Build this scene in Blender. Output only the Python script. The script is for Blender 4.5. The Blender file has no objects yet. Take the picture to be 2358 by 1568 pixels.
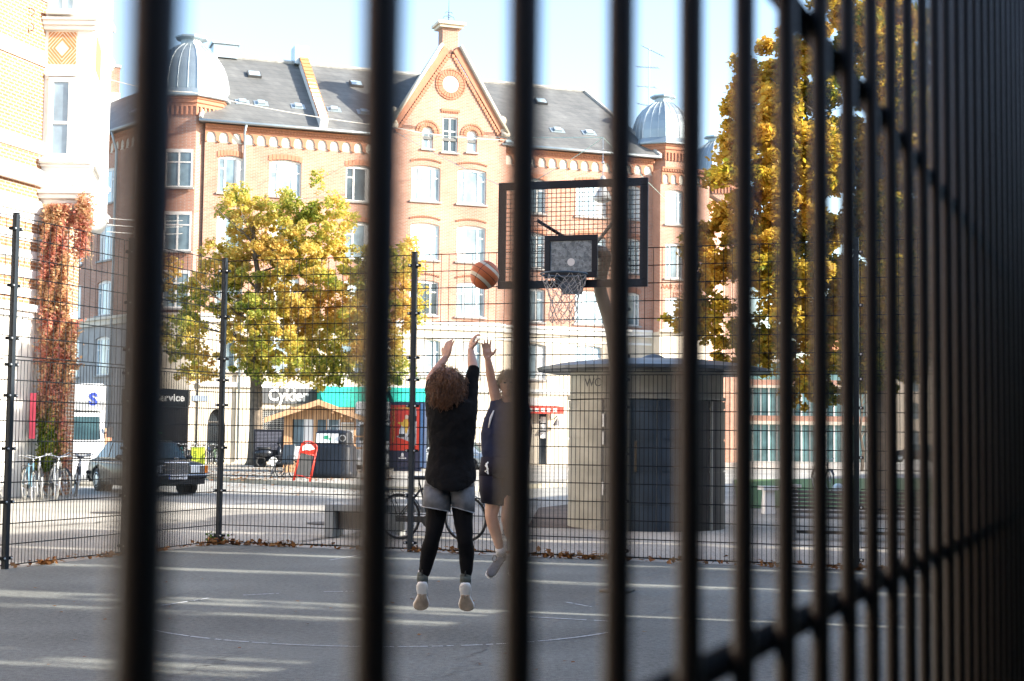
import bpy, bmesh, math, random
from mathutils import Vector, Matrix, Quaternion
random.seed(7)
V = Vector
sc = bpy.context.scene
COL = sc.collection
R_ = math.radians
# ---------------------------------------------------------------- camera
F = 3471.0; CX = 1179.0; CY = 784.0; HC = 1.55
PITCH = math.atan((1006-784)/F); ROLL = 0.012
cam_d = bpy.data.cameras.new('camera'); cam = bpy.data.objects.new('camera', cam_d); COL.objects.link(cam)
cam_d.sensor_width = 36; cam_d.lens = F/2358*36; cam_d.clip_start = 0.02; cam_d.clip_end = 3000
CR = Matrix.Rotation(math.pi/2+PITCH, 3, 'X') @ Matrix.Rotation(ROLL, 3, 'Z')
CL = V((0, 0, HC))
cam.matrix_world = Matrix.Translation(CL) @ CR.to_4x4()
cam_d.dof.use_dof = True; cam_d.dof.focus_distance = 15; cam_d.dof.aperture_fstop = cam_d.lens/3.7; cam_d.dof.aperture_blades = 0
sc.camera = cam
def ray(px, py): return CR @ V(((px-CX)/F, -(py-CY)/F, -1))
def P(px, py, d):
    r = ray(px, py); return CL + r*(d/r.y)
def G(px, py, z=0.0):
    r = ray(px, py); return CL + r*((z-HC)/r.z)
def H(py, px, d): return P(px, py, d).z
# ---------------------------------------------------------------- materials
MATS = {}
def mat(name, col, rough=.6, metal=0.0, var=.12, scale=6.0, bump=0.0, bscale=60, spec=.5, coat=0):
    if name in MATS: return MATS[name]
    m = bpy.data.materials.new(name); m.use_nodes = True; nt = m.node_tree; N = nt.nodes; L = nt.links
    b = N['Principled BSDF']; b.inputs['Roughness'].default_value = rough; b.inputs['Metallic'].default_value = metal
    b.inputs['Specular IOR Level'].default_value = spec
    if coat: b.inputs['Coat Weight'].default_value = coat
    tc = N.new('ShaderNodeTexCoord'); ns = N.new('ShaderNodeTexNoise'); ns.inputs['Scale'].default_value = scale; ns.inputs['Detail'].default_value = 6
    L.new(tc.outputs['Object'], ns.inputs['Vector'])
    r = N.new('ShaderNodeValToRGB'); r.color_ramp.elements[0].position = .3; r.color_ramp.elements[1].position = .7
    r.color_ramp.elements[0].color = [c*(1-var) for c in col]+[1]; r.color_ramp.elements[1].color = [min(1, c*(1+var)) for c in col]+[1]
    L.new(ns.outputs['Fac'], r.inputs['Fac']); L.new(r.outputs['Color'], b.inputs['Base Color'])
    if bump:
        n2 = N.new('ShaderNodeTexNoise'); n2.inputs['Scale'].default_value = bscale; n2.inputs['Detail'].default_value = 4
        L.new(tc.outputs['Object'], n2.inputs['Vector']); bp = N.new('ShaderNodeBump'); bp.inputs['Strength'].default_value = bump
        bp.inputs['Distance'].default_value = .01; L.new(n2.outputs['Fac'], bp.inputs['Height']); L.new(bp.outputs['Normal'], b.inputs['Normal'])
    MATS[name] = m; return m
def wallcoord(N, L):
    tc = N.new('ShaderNodeTexCoord'); sp = N.new('ShaderNodeSeparateXYZ'); L.new(tc.outputs['Object'], sp.inputs[0])
    ad = N.new('ShaderNodeMath'); ad.operation = 'ADD'; L.new(sp.outputs['X'], ad.inputs[0]); L.new(sp.outputs['Y'], ad.inputs[1])
    cb = N.new('ShaderNodeCombineXYZ'); L.new(ad.outputs[0], cb.inputs['X']); L.new(sp.outputs['Z'], cb.inputs['Y']); return tc, cb
def brick(name, c1, c2, mort, bw=.26, rh=.078, rough=.85, ms=.012):
    m = bpy.data.materials.new(name); m.use_nodes = True; nt = m.node_tree; N = nt.nodes; L = nt.links
    b = N['Principled BSDF']; b.inputs['Roughness'].default_value = rough
    tc, cb = wallcoord(N, L)
    t = N.new('ShaderNodeTexBrick'); t.inputs['Scale'].default_value = 1; t.inputs['Brick Width'].default_value = bw; t.inputs['Row Height'].default_value = rh
    t.inputs['Mortar Size'].default_value = ms; t.inputs['Mortar Smooth'].default_value = .2
    t.inputs['Color1'].default_value = (*c1, 1); t.inputs['Color2'].default_value = (*c2, 1); t.inputs['Mortar'].default_value = (*mort, 1)
    L.new(cb.outputs[0], t.inputs['Vector'])
    ns = N.new('ShaderNodeTexNoise'); ns.inputs['Scale'].default_value = .45; ns.inputs['Detail'].default_value = 10; ns.inputs['Roughness'].default_value = .65; L.new(tc.outputs['Object'], ns.inputs['Vector'])
    r = N.new('ShaderNodeMapRange'); r.inputs['To Min'].default_value = .72; r.inputs['To Max'].default_value = 1.2; r.inputs['From Min'].default_value = .3; r.inputs['From Max'].default_value = .7
    L.new(ns.outputs['Fac'], r.inputs['Value'])
    mx = N.new('ShaderNodeMix'); mx.data_type = 'RGBA'; mx.blend_type = 'MULTIPLY'; mx.inputs['Factor'].default_value = 1
    L.new(t.outputs['Color'], mx.inputs['A']); L.new(r.outputs['Result'], mx.inputs['B']); L.new(mx.outputs['Result'], b.inputs['Base Color'])
    bp = N.new('ShaderNodeBump'); bp.inputs['Strength'].default_value = .4; bp.inputs['Distance'].default_value = .01; bp.invert = True
    L.new(t.outputs['Fac'], bp.inputs['Height']); L.new(bp.outputs['Normal'], b.inputs['Normal'])
    MATS[name] = m; return m
def leafmat(name, cols, trans=.45, clump=.5):
    m = bpy.data.materials.new(name); m.use_nodes = True; nt = m.node_tree; N = nt.nodes; L = nt.links
    N.remove(N['Principled BSDF']); out = N['Material Output']
    ge = N.new('ShaderNodeNewGeometry'); tc = N.new('ShaderNodeTexCoord'); ns = N.new('ShaderNodeTexNoise'); ns.inputs['Scale'].default_value = clump; ns.inputs['Detail'].default_value = 2
    L.new(tc.outputs['Object'], ns.inputs['Vector'])
    a = N.new('ShaderNodeMath'); a.operation = 'MULTIPLY_ADD'; a.inputs[1].default_value = 2.2; a.inputs[2].default_value = -.85; L.new(ns.outputs['Fac'], a.inputs[0])
    b2 = N.new('ShaderNodeMath'); b2.operation = 'MULTIPLY_ADD'; b2.inputs[1].default_value = .5; L.new(ge.outputs['Random Per Island'], b2.inputs[0]); L.new(a.outputs[0], b2.inputs[2])
    r = N.new('ShaderNodeValToRGB'); cr = r.color_ramp
    while len(cr.elements) < len(cols): cr.elements.new(.5)
    for i, c in enumerate(cols): cr.elements[i].position = i/(len(cols)-1); cr.elements[i].color = (*c, 1)
    L.new(b2.outputs[0], r.inputs['Fac'])
    d = N.new('ShaderNodeBsdfDiffuse'); t = N.new('ShaderNodeBsdfTranslucent'); g = N.new('ShaderNodeBsdfGlossy'); g.inputs['Roughness'].default_value = .45
    L.new(r.outputs['Color'], d.inputs['Color']); L.new(r.outputs['Color'], t.inputs['Color'])
    x = N.new('ShaderNodeMixShader'); x.inputs[0].default_value = trans; L.new(d.outputs[0], x.inputs[1]); L.new(t.outputs[0], x.inputs[2])
    y = N.new('ShaderNodeMixShader'); y.inputs[0].default_value = .02; L.new(x.outputs[0], y.inputs[1]); L.new(g.outputs[0], y.inputs[2]); L.new(y.outputs[0], out.inputs['Surface'])
    MATS[name] = m; return m
def glassmat(name, col, rough=.05, var=.5):
    m = mat(name, col, rough, 0, var, 1.2); m.node_tree.nodes['Principled BSDF'].inputs['Specular IOR Level'].default_value = 1.0
    return m
# ---------------------------------------------------------------- mesh builder
class MB:
    def __init__(s): s.v = []; s.f = []; s.m = []; s.mi = 0
    def add(s, vs, fs):
        o = len(s.v); s.v += [tuple(v) for v in vs]
        for f in fs: s.f.append([o+i for i in f]); s.m.append(s.mi)
        return s
    def box(s, c, d, rz=0, M=None):
        x, y, z = d[0]/2, d[1]/2, d[2]/2
        vs = [V((a*x, b*y, e*z)) for e in (-1, 1) for b in (-1, 1) for a in (-1, 1)]
        if rz: rm = Matrix.Rotation(rz, 3, 'Z'); vs = [rm@v for v in vs]
        if M is not None: vs = [M@v for v in vs]
        return s.add([v+V(c) for v in vs], [(0, 2, 3, 1), (4, 5, 7, 6), (0, 1, 5, 4), (2, 6, 7, 3), (0, 4, 6, 2), (1, 3, 7, 5)])
    def b2(s, a, b): return s.box([(a[i]+b[i])/2 for i in range(3)], [abs(b[i]-a[i]) for i in range(3)])
    def ring(s, rings, cap=True, closed=True):
        o = len(s.v); n = len(rings[0])
        for r in rings: s.v += [tuple(p) for p in r]
        for i in range(len(rings)-1):
            for j in range(n if closed else n-1):
                k = (j+1) % n; s.f.append([o+i*n+j, o+i*n+k, o+(i+1)*n+k, o+(i+1)*n+j]); s.m.append(s.mi)
        if cap:
            s.f.append([o+j for j in range(n)][::-1]); s.m.append(s.mi)
            s.f.append([o+(len(rings)-1)*n+j for j in range(n)]); s.m.append(s.mi)
        return s
    def tube(s, pts, r, n=6, closed=False, cap=True):
        pts = [V(p) for p in pts]; N = len(pts); rs = r if isinstance(r, (list, tuple)) else [r]*N
        rings = []; prev = None
        for i, p in enumerate(pts):
            if closed: t = pts[(i+1) % N]-pts[i-1]
            else: t = pts[min(i+1, N-1)]-pts[max(i-1, 0)]
            if t.length < 1e-9: t = V((0, 0, 1))
            t.normalize()
            if prev is None:
                up = V((0, 0, 1)) if abs(t.z) < .9 else V((1, 0, 0)); a = t.cross(up).normalized()
            else: a = (prev - t*prev.dot(t)).normalized()
            prev = a; b = t.cross(a)
            rings.append([p+(a*math.cos(2*math.pi*k/n)+b*math.sin(2*math.pi*k/n))*rs[i] for k in range(n)])
        if closed: rings.append(rings[0]); cap = False
        return s.ring(rings, cap)
    def prism(s, poly, z0, z1):
        n = len(poly); vs = [(p[0], p[1], z0) for p in poly]+[(p[0], p[1], z1) for p in poly]
        return s.add(vs, [list(range(n))[::-1], list(range(n, 2*n))]+[(i, (i+1) % n, n+(i+1) % n, n+i) for i in range(n)])
    def ext(s, poly, y0, y1):  # polygon in x,z extruded along y
        n = len(poly); vs = [(p[0], y0, p[1]) for p in poly]+[(p[0], y1, p[1]) for p in poly]
        return s.add(vs, [list(range(n)), list(range(n, 2*n))[::-1]]+[((i+1) % n, i, n+i, n+(i+1) % n) for i in range(n)])
    def lathe(s, prof, c=(0, 0, 0), n=16, a0=0, sx=1, sy=1):
        return s.ring([[(c[0]+r*sx*math.cos(a0+2*math.pi*k/n), c[1]+r*sy*math.sin(a0+2*math.pi*k/n), c[2]+z) for k in range(n)] for r, z in prof])
    def ell(s, c, r, n=12, m=8, M=None):
        c = V(c); rr = V((r, r, r)) if not hasattr(r, '__len__') else V(r); rings = []
        for i in range(m+1):
            t = -math.pi/2+math.pi*i/m; t = max(-1.5, min(1.5, t)); ring = []
            for k in range(n):
                a = 2*math.pi*k/n; q = V((rr.x*math.cos(t)*math.cos(a), rr.y*math.cos(t)*math.sin(a), rr.z*math.sin(t)))
                ring.append(c+(M@q if M is not None else q))
            rings.append(ring)
        return s.ring(rings)
    def cone(s, p, r, q, t, n=12):
        s.tube([p, V(p).lerp(V(q), .5), q], [r, (r+t)/2, t], n); s.ell(p, r*.99, 10, 6); s.ell(q, t*.99, 10, 6); return s
    def mesh(s, name, mats, smooth=False, fix=True):
        me = bpy.data.meshes.new(name); me.from_pydata(s.v, [], s.f)
        for m in (mats if isinstance(mats, (list, tuple)) else [mats]): me.materials.append(m)
        if any(s.m): me.polygons.foreach_set('material_index', s.m)
        if fix:
            bm = bmesh.new(); bm.from_mesh(me); bmesh.ops.recalc_face_normals(bm, faces=bm.faces); bm.to_mesh(me); bm.free()
        if smooth: me.polygons.foreach_set('use_smooth', [True]*len(me.polygons))
        me.update(); return me
    def build(s, name, mats, parent=None, smooth=False, bevel=0, fix=True, label=None):
        o = bpy.data.objects.new(name, s.mesh(name, mats, smooth, fix)); COL.objects.link(o)
        if parent: o.parent = parent
        if bevel:
            b = o.modifiers.new('bevel', 'BEVEL'); b.width = bevel; b.segments = 2; b.limit_method = 'ANGLE'
        if label: o['label'] = label
        return o
def tag(o, label=None, cat=None, group=None, kind=None):
    for k, v in (('label', label), ('category', cat), ('group', group), ('kind', kind)):
        if v: o[k] = v
    return o
def thing(name, label, cat, loc=(0, 0, 0), rz=0, group=None):
    o = bpy.data.objects.new(name, None); COL.objects.link(o); o.location = loc; o.rotation_euler = (0, 0, rz); o.empty_display_size = .2
    return tag(o, label, cat, group)
def dup(root, loc, rz, label=None, group=None, mats=None):
    def cp(o, par):
        c = o.copy(); COL.objects.link(c)
        if par: c.parent = par
        if mats and o.type == 'MESH':
            for i, sl in enumerate(c.material_slots):
                nm_ = sl.material.name if sl.material else ''
                if nm_ in mats: sl.link = 'OBJECT'; sl.material = mats[nm_]
        for ch in list(o.children): cp(ch, c)
        return c
    src = list(root.children)
    r = root.copy(); COL.objects.link(r); r.location = loc; r.rotation_euler = (0, 0, rz)
    for ch in src: cp(ch, r)
    if label: r['label'] = label
    if group: r['group'] = group
    return r
def text(s, size, mt, parent, loc, rot=(math.pi/2, 0, 0), name='lettering', ext=.01, align='LEFT', sx=1, bold=0):
    c = bpy.data.curves.new(name, 'FONT'); c.body = s; c.size = size; c.extrude = ext; c.align_x = align; c.offset = bold; c.resolution_u = 3
    t = bpy.data.objects.new('tmp', c); COL.objects.link(t); bpy.context.view_layer.update()
    me = bpy.data.meshes.new_from_object(t.evaluated_get(bpy.context.evaluated_depsgraph_get())); bpy.data.objects.remove(t)
    me.materials.clear(); me.materials.append(mt); me.name = name
    o = bpy.data.objects.new(name, me); COL.objects.link(o); o.location = loc; o.rotation_euler = rot; o.scale = (sx, 1, 1)
    if parent: o.parent = parent
    return o
def remeshed(mb, name, mt, parent, vox=.008, smooth=6, disp=0):
    o = mb.build('tmp', mt, None, True)
    r = o.modifiers.new('r', 'REMESH'); r.mode = 'VOXEL'; r.voxel_size = vox; r.use_smooth_shade = True
    s = o.modifiers.new('s', 'SMOOTH'); s.iterations = smooth; s.factor = .5
    if disp:
        tx = bpy.data.textures.new('folds', 'CLOUDS'); tx.noise_scale = .09; d = o.modifiers.new('d', 'DISPLACE'); d.texture = tx; d.strength = disp; d.mid_level = .5
    bpy.context.view_layer.update()
    me = bpy.data.meshes.new_from_object(o.evaluated_get(bpy.context.evaluated_depsgraph_get())); bpy.data.objects.remove(o)
    me.name = name; me.materials.clear(); me.materials.append(mt)
    me.polygons.foreach_set('use_smooth', [True]*len(me.polygons))
    n = bpy.data.objects.new(name, me); COL.objects.link(n)
    if parent: n.parent = parent
    return n
class Fr:  # a local frame: origin + rotation about z
    def __init__(s, o, rz): s.o = V(o); s.rz = rz; s.R = Matrix.Rotation(rz, 3, 'Z'); s.I = s.R.transposed()
    def loc(s, p): return s.I @ (V(p)-s.o)
    def hit(s, px, py, y=0.0):  # ray against the plane local y = y -> local point
        a = s.I @ (CL-s.o); d = s.I @ ray(px, py); return a + d*((y-a.y)/d.y)
# ---------------------------------------------------------------- light
SUN = V((.970, -.242, math.tan(R_(24)))).normalized()
sd = bpy.data.lights.new('sun', 'SUN'); sd.energy = 3.2; sd.angle = R_(.5); sd.color = (1, .93, .82)
so = bpy.data.objects.new('sun', sd); COL.objects.link(so); so.rotation_euler = (-SUN).to_track_quat('-Z', 'Y').to_euler(); so.location = (0, -20, 40)
w = bpy.data.worlds.new('World'); sc.world = w; w.use_nodes = True
sky = w.node_tree.nodes.new('ShaderNodeTexSky'); sky.sky_type = 'NISHITA'; sky.sun_disc = False
sky.sun_elevation = R_(24); sky.sun_rotation = math.atan2(.970, -.242); sky.air_density = 1; sky.dust_density = 1.0; sky.ozone_density = 1.2
w.node_tree.links.new(sky.outputs[0], w.node_tree.nodes['Background'].inputs[0]); w.node_tree.nodes['Background'].inputs[1].default_value = .105
sc.view_settings.view_transform = 'Standard'; sc.view_settings.look = 'None'; sc.view_settings.gamma = 1; sc.view_settings.exposure = 2.3
# ---------------------------------------------------------------- palette
BRICK = brick('red_brick', (.46, .22, .14), (.39, .17, .10), (.42, .34, .29))
BRICKY = brick('yellow_brick', (.36, .165, .07), (.31, .13, .055), (.5, .42, .33), bw=.27, rh=.085, ms=.014)
ORN = mat('brick_ornament', (.40, .175, .10), .85, 0, .1)
CREAM = mat('cream_render', (.62, .54, .43), .8, 0, .1, 1.5, .3, 8)
CREAMD = mat('cream_recess', (.66, .6, .5), .8, 0, .06, 3)
WHITE = mat('white_paint', (.78, .76, .72), .5, 0, .04, 3)
SLATE = brick('slate_tiles', (.115, .117, .112), (.15, .15, .142), (.08, .08, .08), bw=.42, rh=.3, ms=.012)
SLATE.node_tree.nodes['Principled BSDF'].inputs['Roughness'].default_value = .55
ZINC = mat('zinc_sheet', (.36, .42, .45), .45, .55, .15, .8)
TILE = mat('orange_tile', (.55, .22, .09), .7, 0, .2, 8)
GLASS = glassmat('window_glass', (.16, .22, .25))
GLASSB = glassmat('window_glass_blue', (.42, .54, .60), .08, .25)
CURT = mat('white_curtain', (.6, .6, .58), .8, 0, .1, 4)
DARK = mat('dark_interior', (.012, .013, .015), .8)
BLACK = mat('black_metal', (.012, .014, .017), .45)
FENCE = mat('dark_fence_paint', (.008, .011, .013), .7, 0, .25, 20, spec=.15)
# ================================================================ GROUND
def asphalt(name, c, sc1=3, speck=110, rough=.9, bump=.5):
    m = bpy.data.materials.new(name); m.use_nodes = True; N = m.node_tree.nodes; L = m.node_tree.links; b = N['Principled BSDF']; b.inputs['Roughness'].default_value = rough
    tc = N.new('ShaderNodeTexCoord'); n1 = N.new('ShaderNodeTexNoise'); n1.inputs['Scale'].default_value = sc1*.12; n1.inputs['Detail'].default_value = 8
    n2 = N.new('ShaderNodeTexNoise'); n2.inputs['Scale'].default_value = speck; n2.inputs['Detail'].default_value = 2
    n3 = N.new('ShaderNodeTexNoise'); n3.inputs['Scale'].default_value = 22; n3.inputs['Detail'].default_value = 5
    for n in (n1, n2, n3): L.new(tc.outputs['Object'], n.inputs['Vector'])
    ad = N.new('ShaderNodeMath'); ad.operation = 'ADD'; L.new(n1.outputs['Fac'], ad.inputs[0]); L.new(n2.outputs['Fac'], ad.inputs[1])
    a2 = N.new('ShaderNodeMath'); a2.operation = 'MULTIPLY_ADD'; a2.inputs[1].default_value = .7; L.new(n3.outputs['Fac'], a2.inputs[0]); L.new(ad.outputs[0], a2.inputs[2])
    r = N.new('ShaderNodeMapRange'); r.inputs['From Min'].default_value = 1.05; r.inputs['From Max'].default_value = 1.65; r.inputs['To Min'].default_value = .42; r.inputs['To Max'].default_value = 1.55; L.new(a2.outputs[0], r.inputs['Value'])
    mx = N.new('ShaderNodeMix'); mx.data_type = 'RGBA'; mx.blend_type = 'MULTIPLY'; mx.inputs['Factor'].default_value = 1; mx.inputs['A'].default_value = (*c, 1); L.new(r.outputs['Result'], mx.inputs['B']); L.new(mx.outputs['Result'], b.inputs['Base Color'])
    bp = N.new('ShaderNodeBump'); bp.inputs['Strength'].default_value = bump; bp.inputs['Distance'].default_value = .01; L.new(n2.outputs['Fac'], bp.inputs['Height']); L.new(bp.outputs['Normal'], b.inputs['Normal'])
    MATS[name] = m; return m
ASPH = asphalt('court_asphalt', (.146, .156, .142)); ROAD = asphalt('road_asphalt', (.30, .285, .25), 2, 120)
PAVE = asphalt('pavement_concrete', (.34, .31, .26), 2, 60); SOIL = asphalt('soil', (.11, .08, .06), 6, 40, .95, 1)
def sheet(name, pts, z, mt, th=0):
    m = MB()
    if th: m.prism(pts, z-th, z)
    else: m.add([(p[0], p[1], z) for p in pts], [list(range(len(pts)))])
    return tag(m.build(name, mt), kind='structure')
sheet('ground', [(-900, -300), (900, -300), (900, 1500), (-900, 1500)], -.008, ROAD)
FA = V((-4.09, 21.3, 0)); UD = V((.94, -.34, 0)).normalized(); VD = V((.34, .94, 0)).normalized()
POST = [FA + UD*2.935*i for i in range(5)]
LB = P(20, 1306, 17.15); LB.z = 0; LD = (LB-FA).normalized()
L2 = FA + LD*16; NR0 = V((-.104, 0, 0)); ND = V((.415, 1, 0)).normalized()
sheet('court_ground', [L2, FA, POST[4], NR0-ND*6, NR0-ND*9+V((-9, 0, 0))], 0, ASPH)
# pavement island with tree, kiosk, container
isl = [G(470, 1103), G(540, 1110), G(750, 1122), G(900, 1131), G(1000, 1133), G(1120, 1130), G(1300, 1120), G(1330, 1085), G(1100, 1071), G(700, 1070), G(520, 1078)]
sheet('pavement_island', [(p.x, p.y) for p in isl], .12, PAVE, .125)
kb = MB()
for i in range(6):
    a, b = isl[i], isl[i+1]; n = max(1, int((b-a).length/1.0))
    for k in range(n):
        p, q = a.lerp(b, k/n), a.lerp(b, (k+1)/n-.015/n); d = (q-p); ang = math.atan2(d.y, d.x); c = (p+q)/2
        kb.box((c.x, c.y, .066), (d.length, .16, .14), ang)
tag(kb.build('kerb', mat('kerb_stone', (.34, .31, .24), .8, 0, .3, 2.5)), kind='structure')
# pavement behind court fence + left pavement + shop pavement
sheet('pavement', [(-3.0, 21.6), (9, 17.2), (16, 36), (4, 40), (1.5, 31), (-1.2, 26.5)], .004, PAVE)
sheet('soil_bed', [(p.x, p.y) for p in (G(1240, 1170), G(1330, 1160), G(1345, 1218), G(1215, 1215))], .012, SOIL)
sheet('grass_patch', [(p.x, p.y) for p in (G(1690, 1105), G(2300, 1100), G(2500, 1165), G(1700, 1172))], .02, mat('grass_green', (.06, .13, .03), .9, 0, .4, 8, .8, 60))
sheet('shop_pavement', [(-40, 60), (-19, 73.2), (12, 84.8), (16, 80), (-17, 68.5), (-30, 55)], .0, PAVE)
m = MB()
for a, b in (((560, 1252), (700, 1246)), ((700, 1246), (860, 1222)), ((40, 1215), (330, 1196)), ((330, 1196), (500, 1200)), ((545, 1160), (830, 1150)), ((520, 1135), (900, 1140)), ((1180, 1085), (1500, 1082))):
    A, B = G(*a), G(*b); n = 12; pts_ = [A.lerp(B, k/n)+V((random.gauss(0, .04), random.gauss(0, .04), 0)) for k in range(n+1)]
    for p, q in zip(pts_, pts_[1:]): d = (q-p).normalized(); nn_ = V((-d.y, d.x, 0))*.035; m.add([p-nn_, q-nn_, q+nn_, p+nn_], [(0, 1, 2, 3)])
m.v = [(x, y, .0075) for x, y, z in m.v]; tag(m.build('road_tar_seams', mat('tar', (.05, .05, .05), .6), fix=False), kind='structure')
m = MB(); c_ = G(760, 1205); m.lathe([(.0, .006), (.42, .006), (.42, .008), (0, .0085)], (c_.x, c_.y, 0), 24); c_ = G(250, 1180); m.lathe([(.0, -.003), (.35, -.003), (.35, 0), (0, 0)], (c_.x, c_.y, 0), 24); tag(m.build('road_drain_covers', mat('cast_iron', (.06, .055, .05), .5, .5, .4, 30)), kind='structure')
cr = MB()
for a, b in (((60, 1420), (700, 1330)), ((1250, 1500), (1600, 1380)), ((1030, 1560), (1180, 1440)), ((400, 1560), (560, 1500)), ((1700, 1420), (1950, 1480))):
    A, B = G(*a), G(*b); n = 26; pts_ = [A.lerp(B, k/n)+V((random.gauss(0, .05), random.gauss(0, .05), 0)) for k in range(n+1)]
    for p, q in zip(pts_, pts_[1:]): d = (q-p).normalized(); nn_ = V((-d.y, d.x, 0))*random.uniform(.002, .005); cr.add([p-nn_, q-nn_, q+nn_, p+nn_], [(0, 1, 2, 3)])
cr.v = [(x, y, .003) for x, y, z in cr.v]; tag(cr.build('court_cracks', MATS['tar'], fix=False), kind='structure')
# chalk markings
CH = mat('chalk', (.5, .53, .54), .9, 0, .3, 40)
def circ3(a, b, c):
    ax, ay, bx, by, cx, cy = a.x, a.y, b.x, b.y, c.x, c.y; d = 2*(ax*(by-cy)+bx*(cy-ay)+cx*(ay-by))
    ux = ((ax*ax+ay*ay)*(by-cy)+(bx*bx+by*by)*(cy-ay)+(cx*cx+cy*cy)*(ay-by))/d
    uy = ((ax*ax+ay*ay)*(cx-bx)+(bx*bx+by*by)*(ax-cx)+(cx*cx+cy*cy)*(bx-ax))/d
    return V((ux, uy, 0)), (V((ux, uy, 0))-V((ax, ay, 0))).length
ch = MB()
def stroke(pts, w=.035):
    for i in range(len(pts)-1):
        if random.random() < .08: continue
        p, q = V(pts[i]), V(pts[i+1]); d = (q-p).normalized(); n = V((-d.y, d.x, 0))*w/2*random.uniform(.6, 1.1); p = p.copy(); p.z = q.z = .004
        ch.add([p-n, q-n, q+n, p+n], [(0, 1, 2, 3)])
c, r = circ3(G(370, 1455), G(900, 1490), G(1410, 1455))
a0 = math.atan2(*(G(340, 1448)-c).yx); a1 = math.atan2(*(G(1425, 1450)-c).yx)
stroke([c+V((math.cos(a0+(a1-a0)*k/160), math.sin(a0+(a1-a0)*k/160), 0))*r for k in range(161)], .03)
for a, b in (((370, 1395), (465, 1381)), ((560, 1371), (642, 1367)), ((745, 1363), (815, 1362)), ((1303, 1387), (1362, 1398)), ((1180, 1419), (1420, 1432)), ((760, 1290), (830, 1278)), ((430, 1386), (480, 1378))):
    A, B = G(*a), G(*b); stroke([A.lerp(B, k/14) for k in range(15)], .035)
tag(ch.build('court_line_markings', CH, fix=False), kind='structure')
# ================================================================ COURT FENCE (far)
def wire(m, a, b, r):  # square-section wire
    a, b = V(a), V(b); m.tube([a, b], r, 4, cap=False)
def panel(name, A, B, z0, z1, hs, vs, parent, rh=.0062, rv=.0038):
    m = MB(); d = B-A; n = int(d.length/vs+.5)
    nz = int((z1-z0)/hs+.5)
    for k in range(nz+1):
        z = z0+(z1-z0)*k/nz; wire(m, A+V((0, 0, z)), B+V((0, 0, z)), rh)
    for k in range(n+1):
        p = A+d*(k/n); wire(m, p+V((0, 0, z0)), p+V((0, 0, z1)), rv)
    return m.build(name, FENCE, parent, fix=False)
def fence_run(pts, label, kinds):
    root = thing('mesh_fence', label, 'fence', pts[0])
    o = pts[0]; bolt = mat('galvanised_bolt', (.5, .52, .53), .35, .8)
    for i, p in enumerate(pts):
        q = p-o; d = (pts[min(i+1, len(pts)-1)]-pts[max(i-1, 0)]).normalized(); ang = math.atan2(d.y, d.x)
        m = MB(); m.box((q.x, q.y, 2.0), (.062, .062, 4.04), ang); m.box((q.x, q.y, 4.03), (.07, .07, .012), ang)
        po = m.build('post', mat('fence_post_paint', (.016, .023, .030), .5, 0, .2, 5, spec=.25), root, bevel=.004)
        if i == 0:
            cl = MB(); cl.box((0, 0, 0), (.05, .07, .035)); cl.mi = 1; cl.ell((0, -.042, 0), .013, 8, 5); cme = cl.mesh('clamp', [FENCE, bolt])
        for z in (.12, .75, 1.35, 1.95, 2.3, 2.6, 3.2, 3.85):
            for s in (-1, 1):
                co = bpy.data.objects.new('clamp', cme); COL.objects.link(co); co.parent = po; co.location = q+d*s*.058+V((0, 0, z)); co.rotation_euler.z = ang if d.x > 0 else ang+math.pi
    for i in range(len(pts)-1):
        a, b = pts[i]-o, pts[i+1]-o; e = (b-a).normalized()*.05
        panel('lower_panel', a+e, b-e, .04, 2.36, .2345, .0575, root)
        panel('upper_panel', a+e, b-e, 2.40, 3.99, .2345, .115, root)
    return root
fence_run(POST, 'tall dark welded mesh fence behind the hoop, running across the court end', 0)
fence_run([FA+LD*4.5*k/2 if k < 3 else FA+LD*(4.5+2.6*(k-2)) for k in range(1, 6)], 'dark welded mesh fence along the left side of the court in front of the bicycles', 0)
m = MB(); panel_root = None
# missing first bay joins the corner post
pr = [o for o in COL.objects if o.get('label', '').startswith('dark welded mesh fence along')][0]
oo = FA+LD*2.25
a, b = V((0, 0, 0)), FA-oo; e = (b-a).normalized()*.05
panel('lower_panel', a+e, b-e, .04, 2.36, .2345, .0575, pr); panel('upper_panel', a+e, b-e, 2.40, 3.99, .2345, .115, pr)
# ================================================================ NEAR FENCE (out of focus, at the lens)
k0 = .158/3.28
root = thing('near_mesh_fence', 'out of focus black wire mesh fence right in front of the viewer', 'fence', (-.104, 0, 0))
NB = mat('near_wire_coating', (.008, .0078, .007), .42, 0, .06, 3, spec=.24)
for n in range(0, 46):
    y = k0*(n+3.28); x = -.104+.415*y+.104
    m = MB(); m.tube([(x, y, 0), (x, y, .9), (x, y, 2.43)], .0031, 14); m.build('vertical_wire', NB, root, True)
nrm = V((1, -.415, 0)).normalized()
for k in range(12):
    z = 1.691-.2*8+.2*k
    for s in (-1,):
        m = MB(); A = V((.415*.05, .05, z))+nrm*s*.0066; B = V((.415*2.4, 2.4, z))+nrm*s*.0066; m.tube([A, B], .0042, 10); m.build('horizontal_wire', mat('near_rail_coating', (.010, .0105, .0115), .75, 0, .06, 3, spec=.08), root, True)
y = k0*(50); m = MB(); m.box((.415*y+.05, y, 1.22), (.06, .06, 2.5), math.atan2(1, .415)); m.build('post', FENCE, root, bevel=.004)
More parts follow.
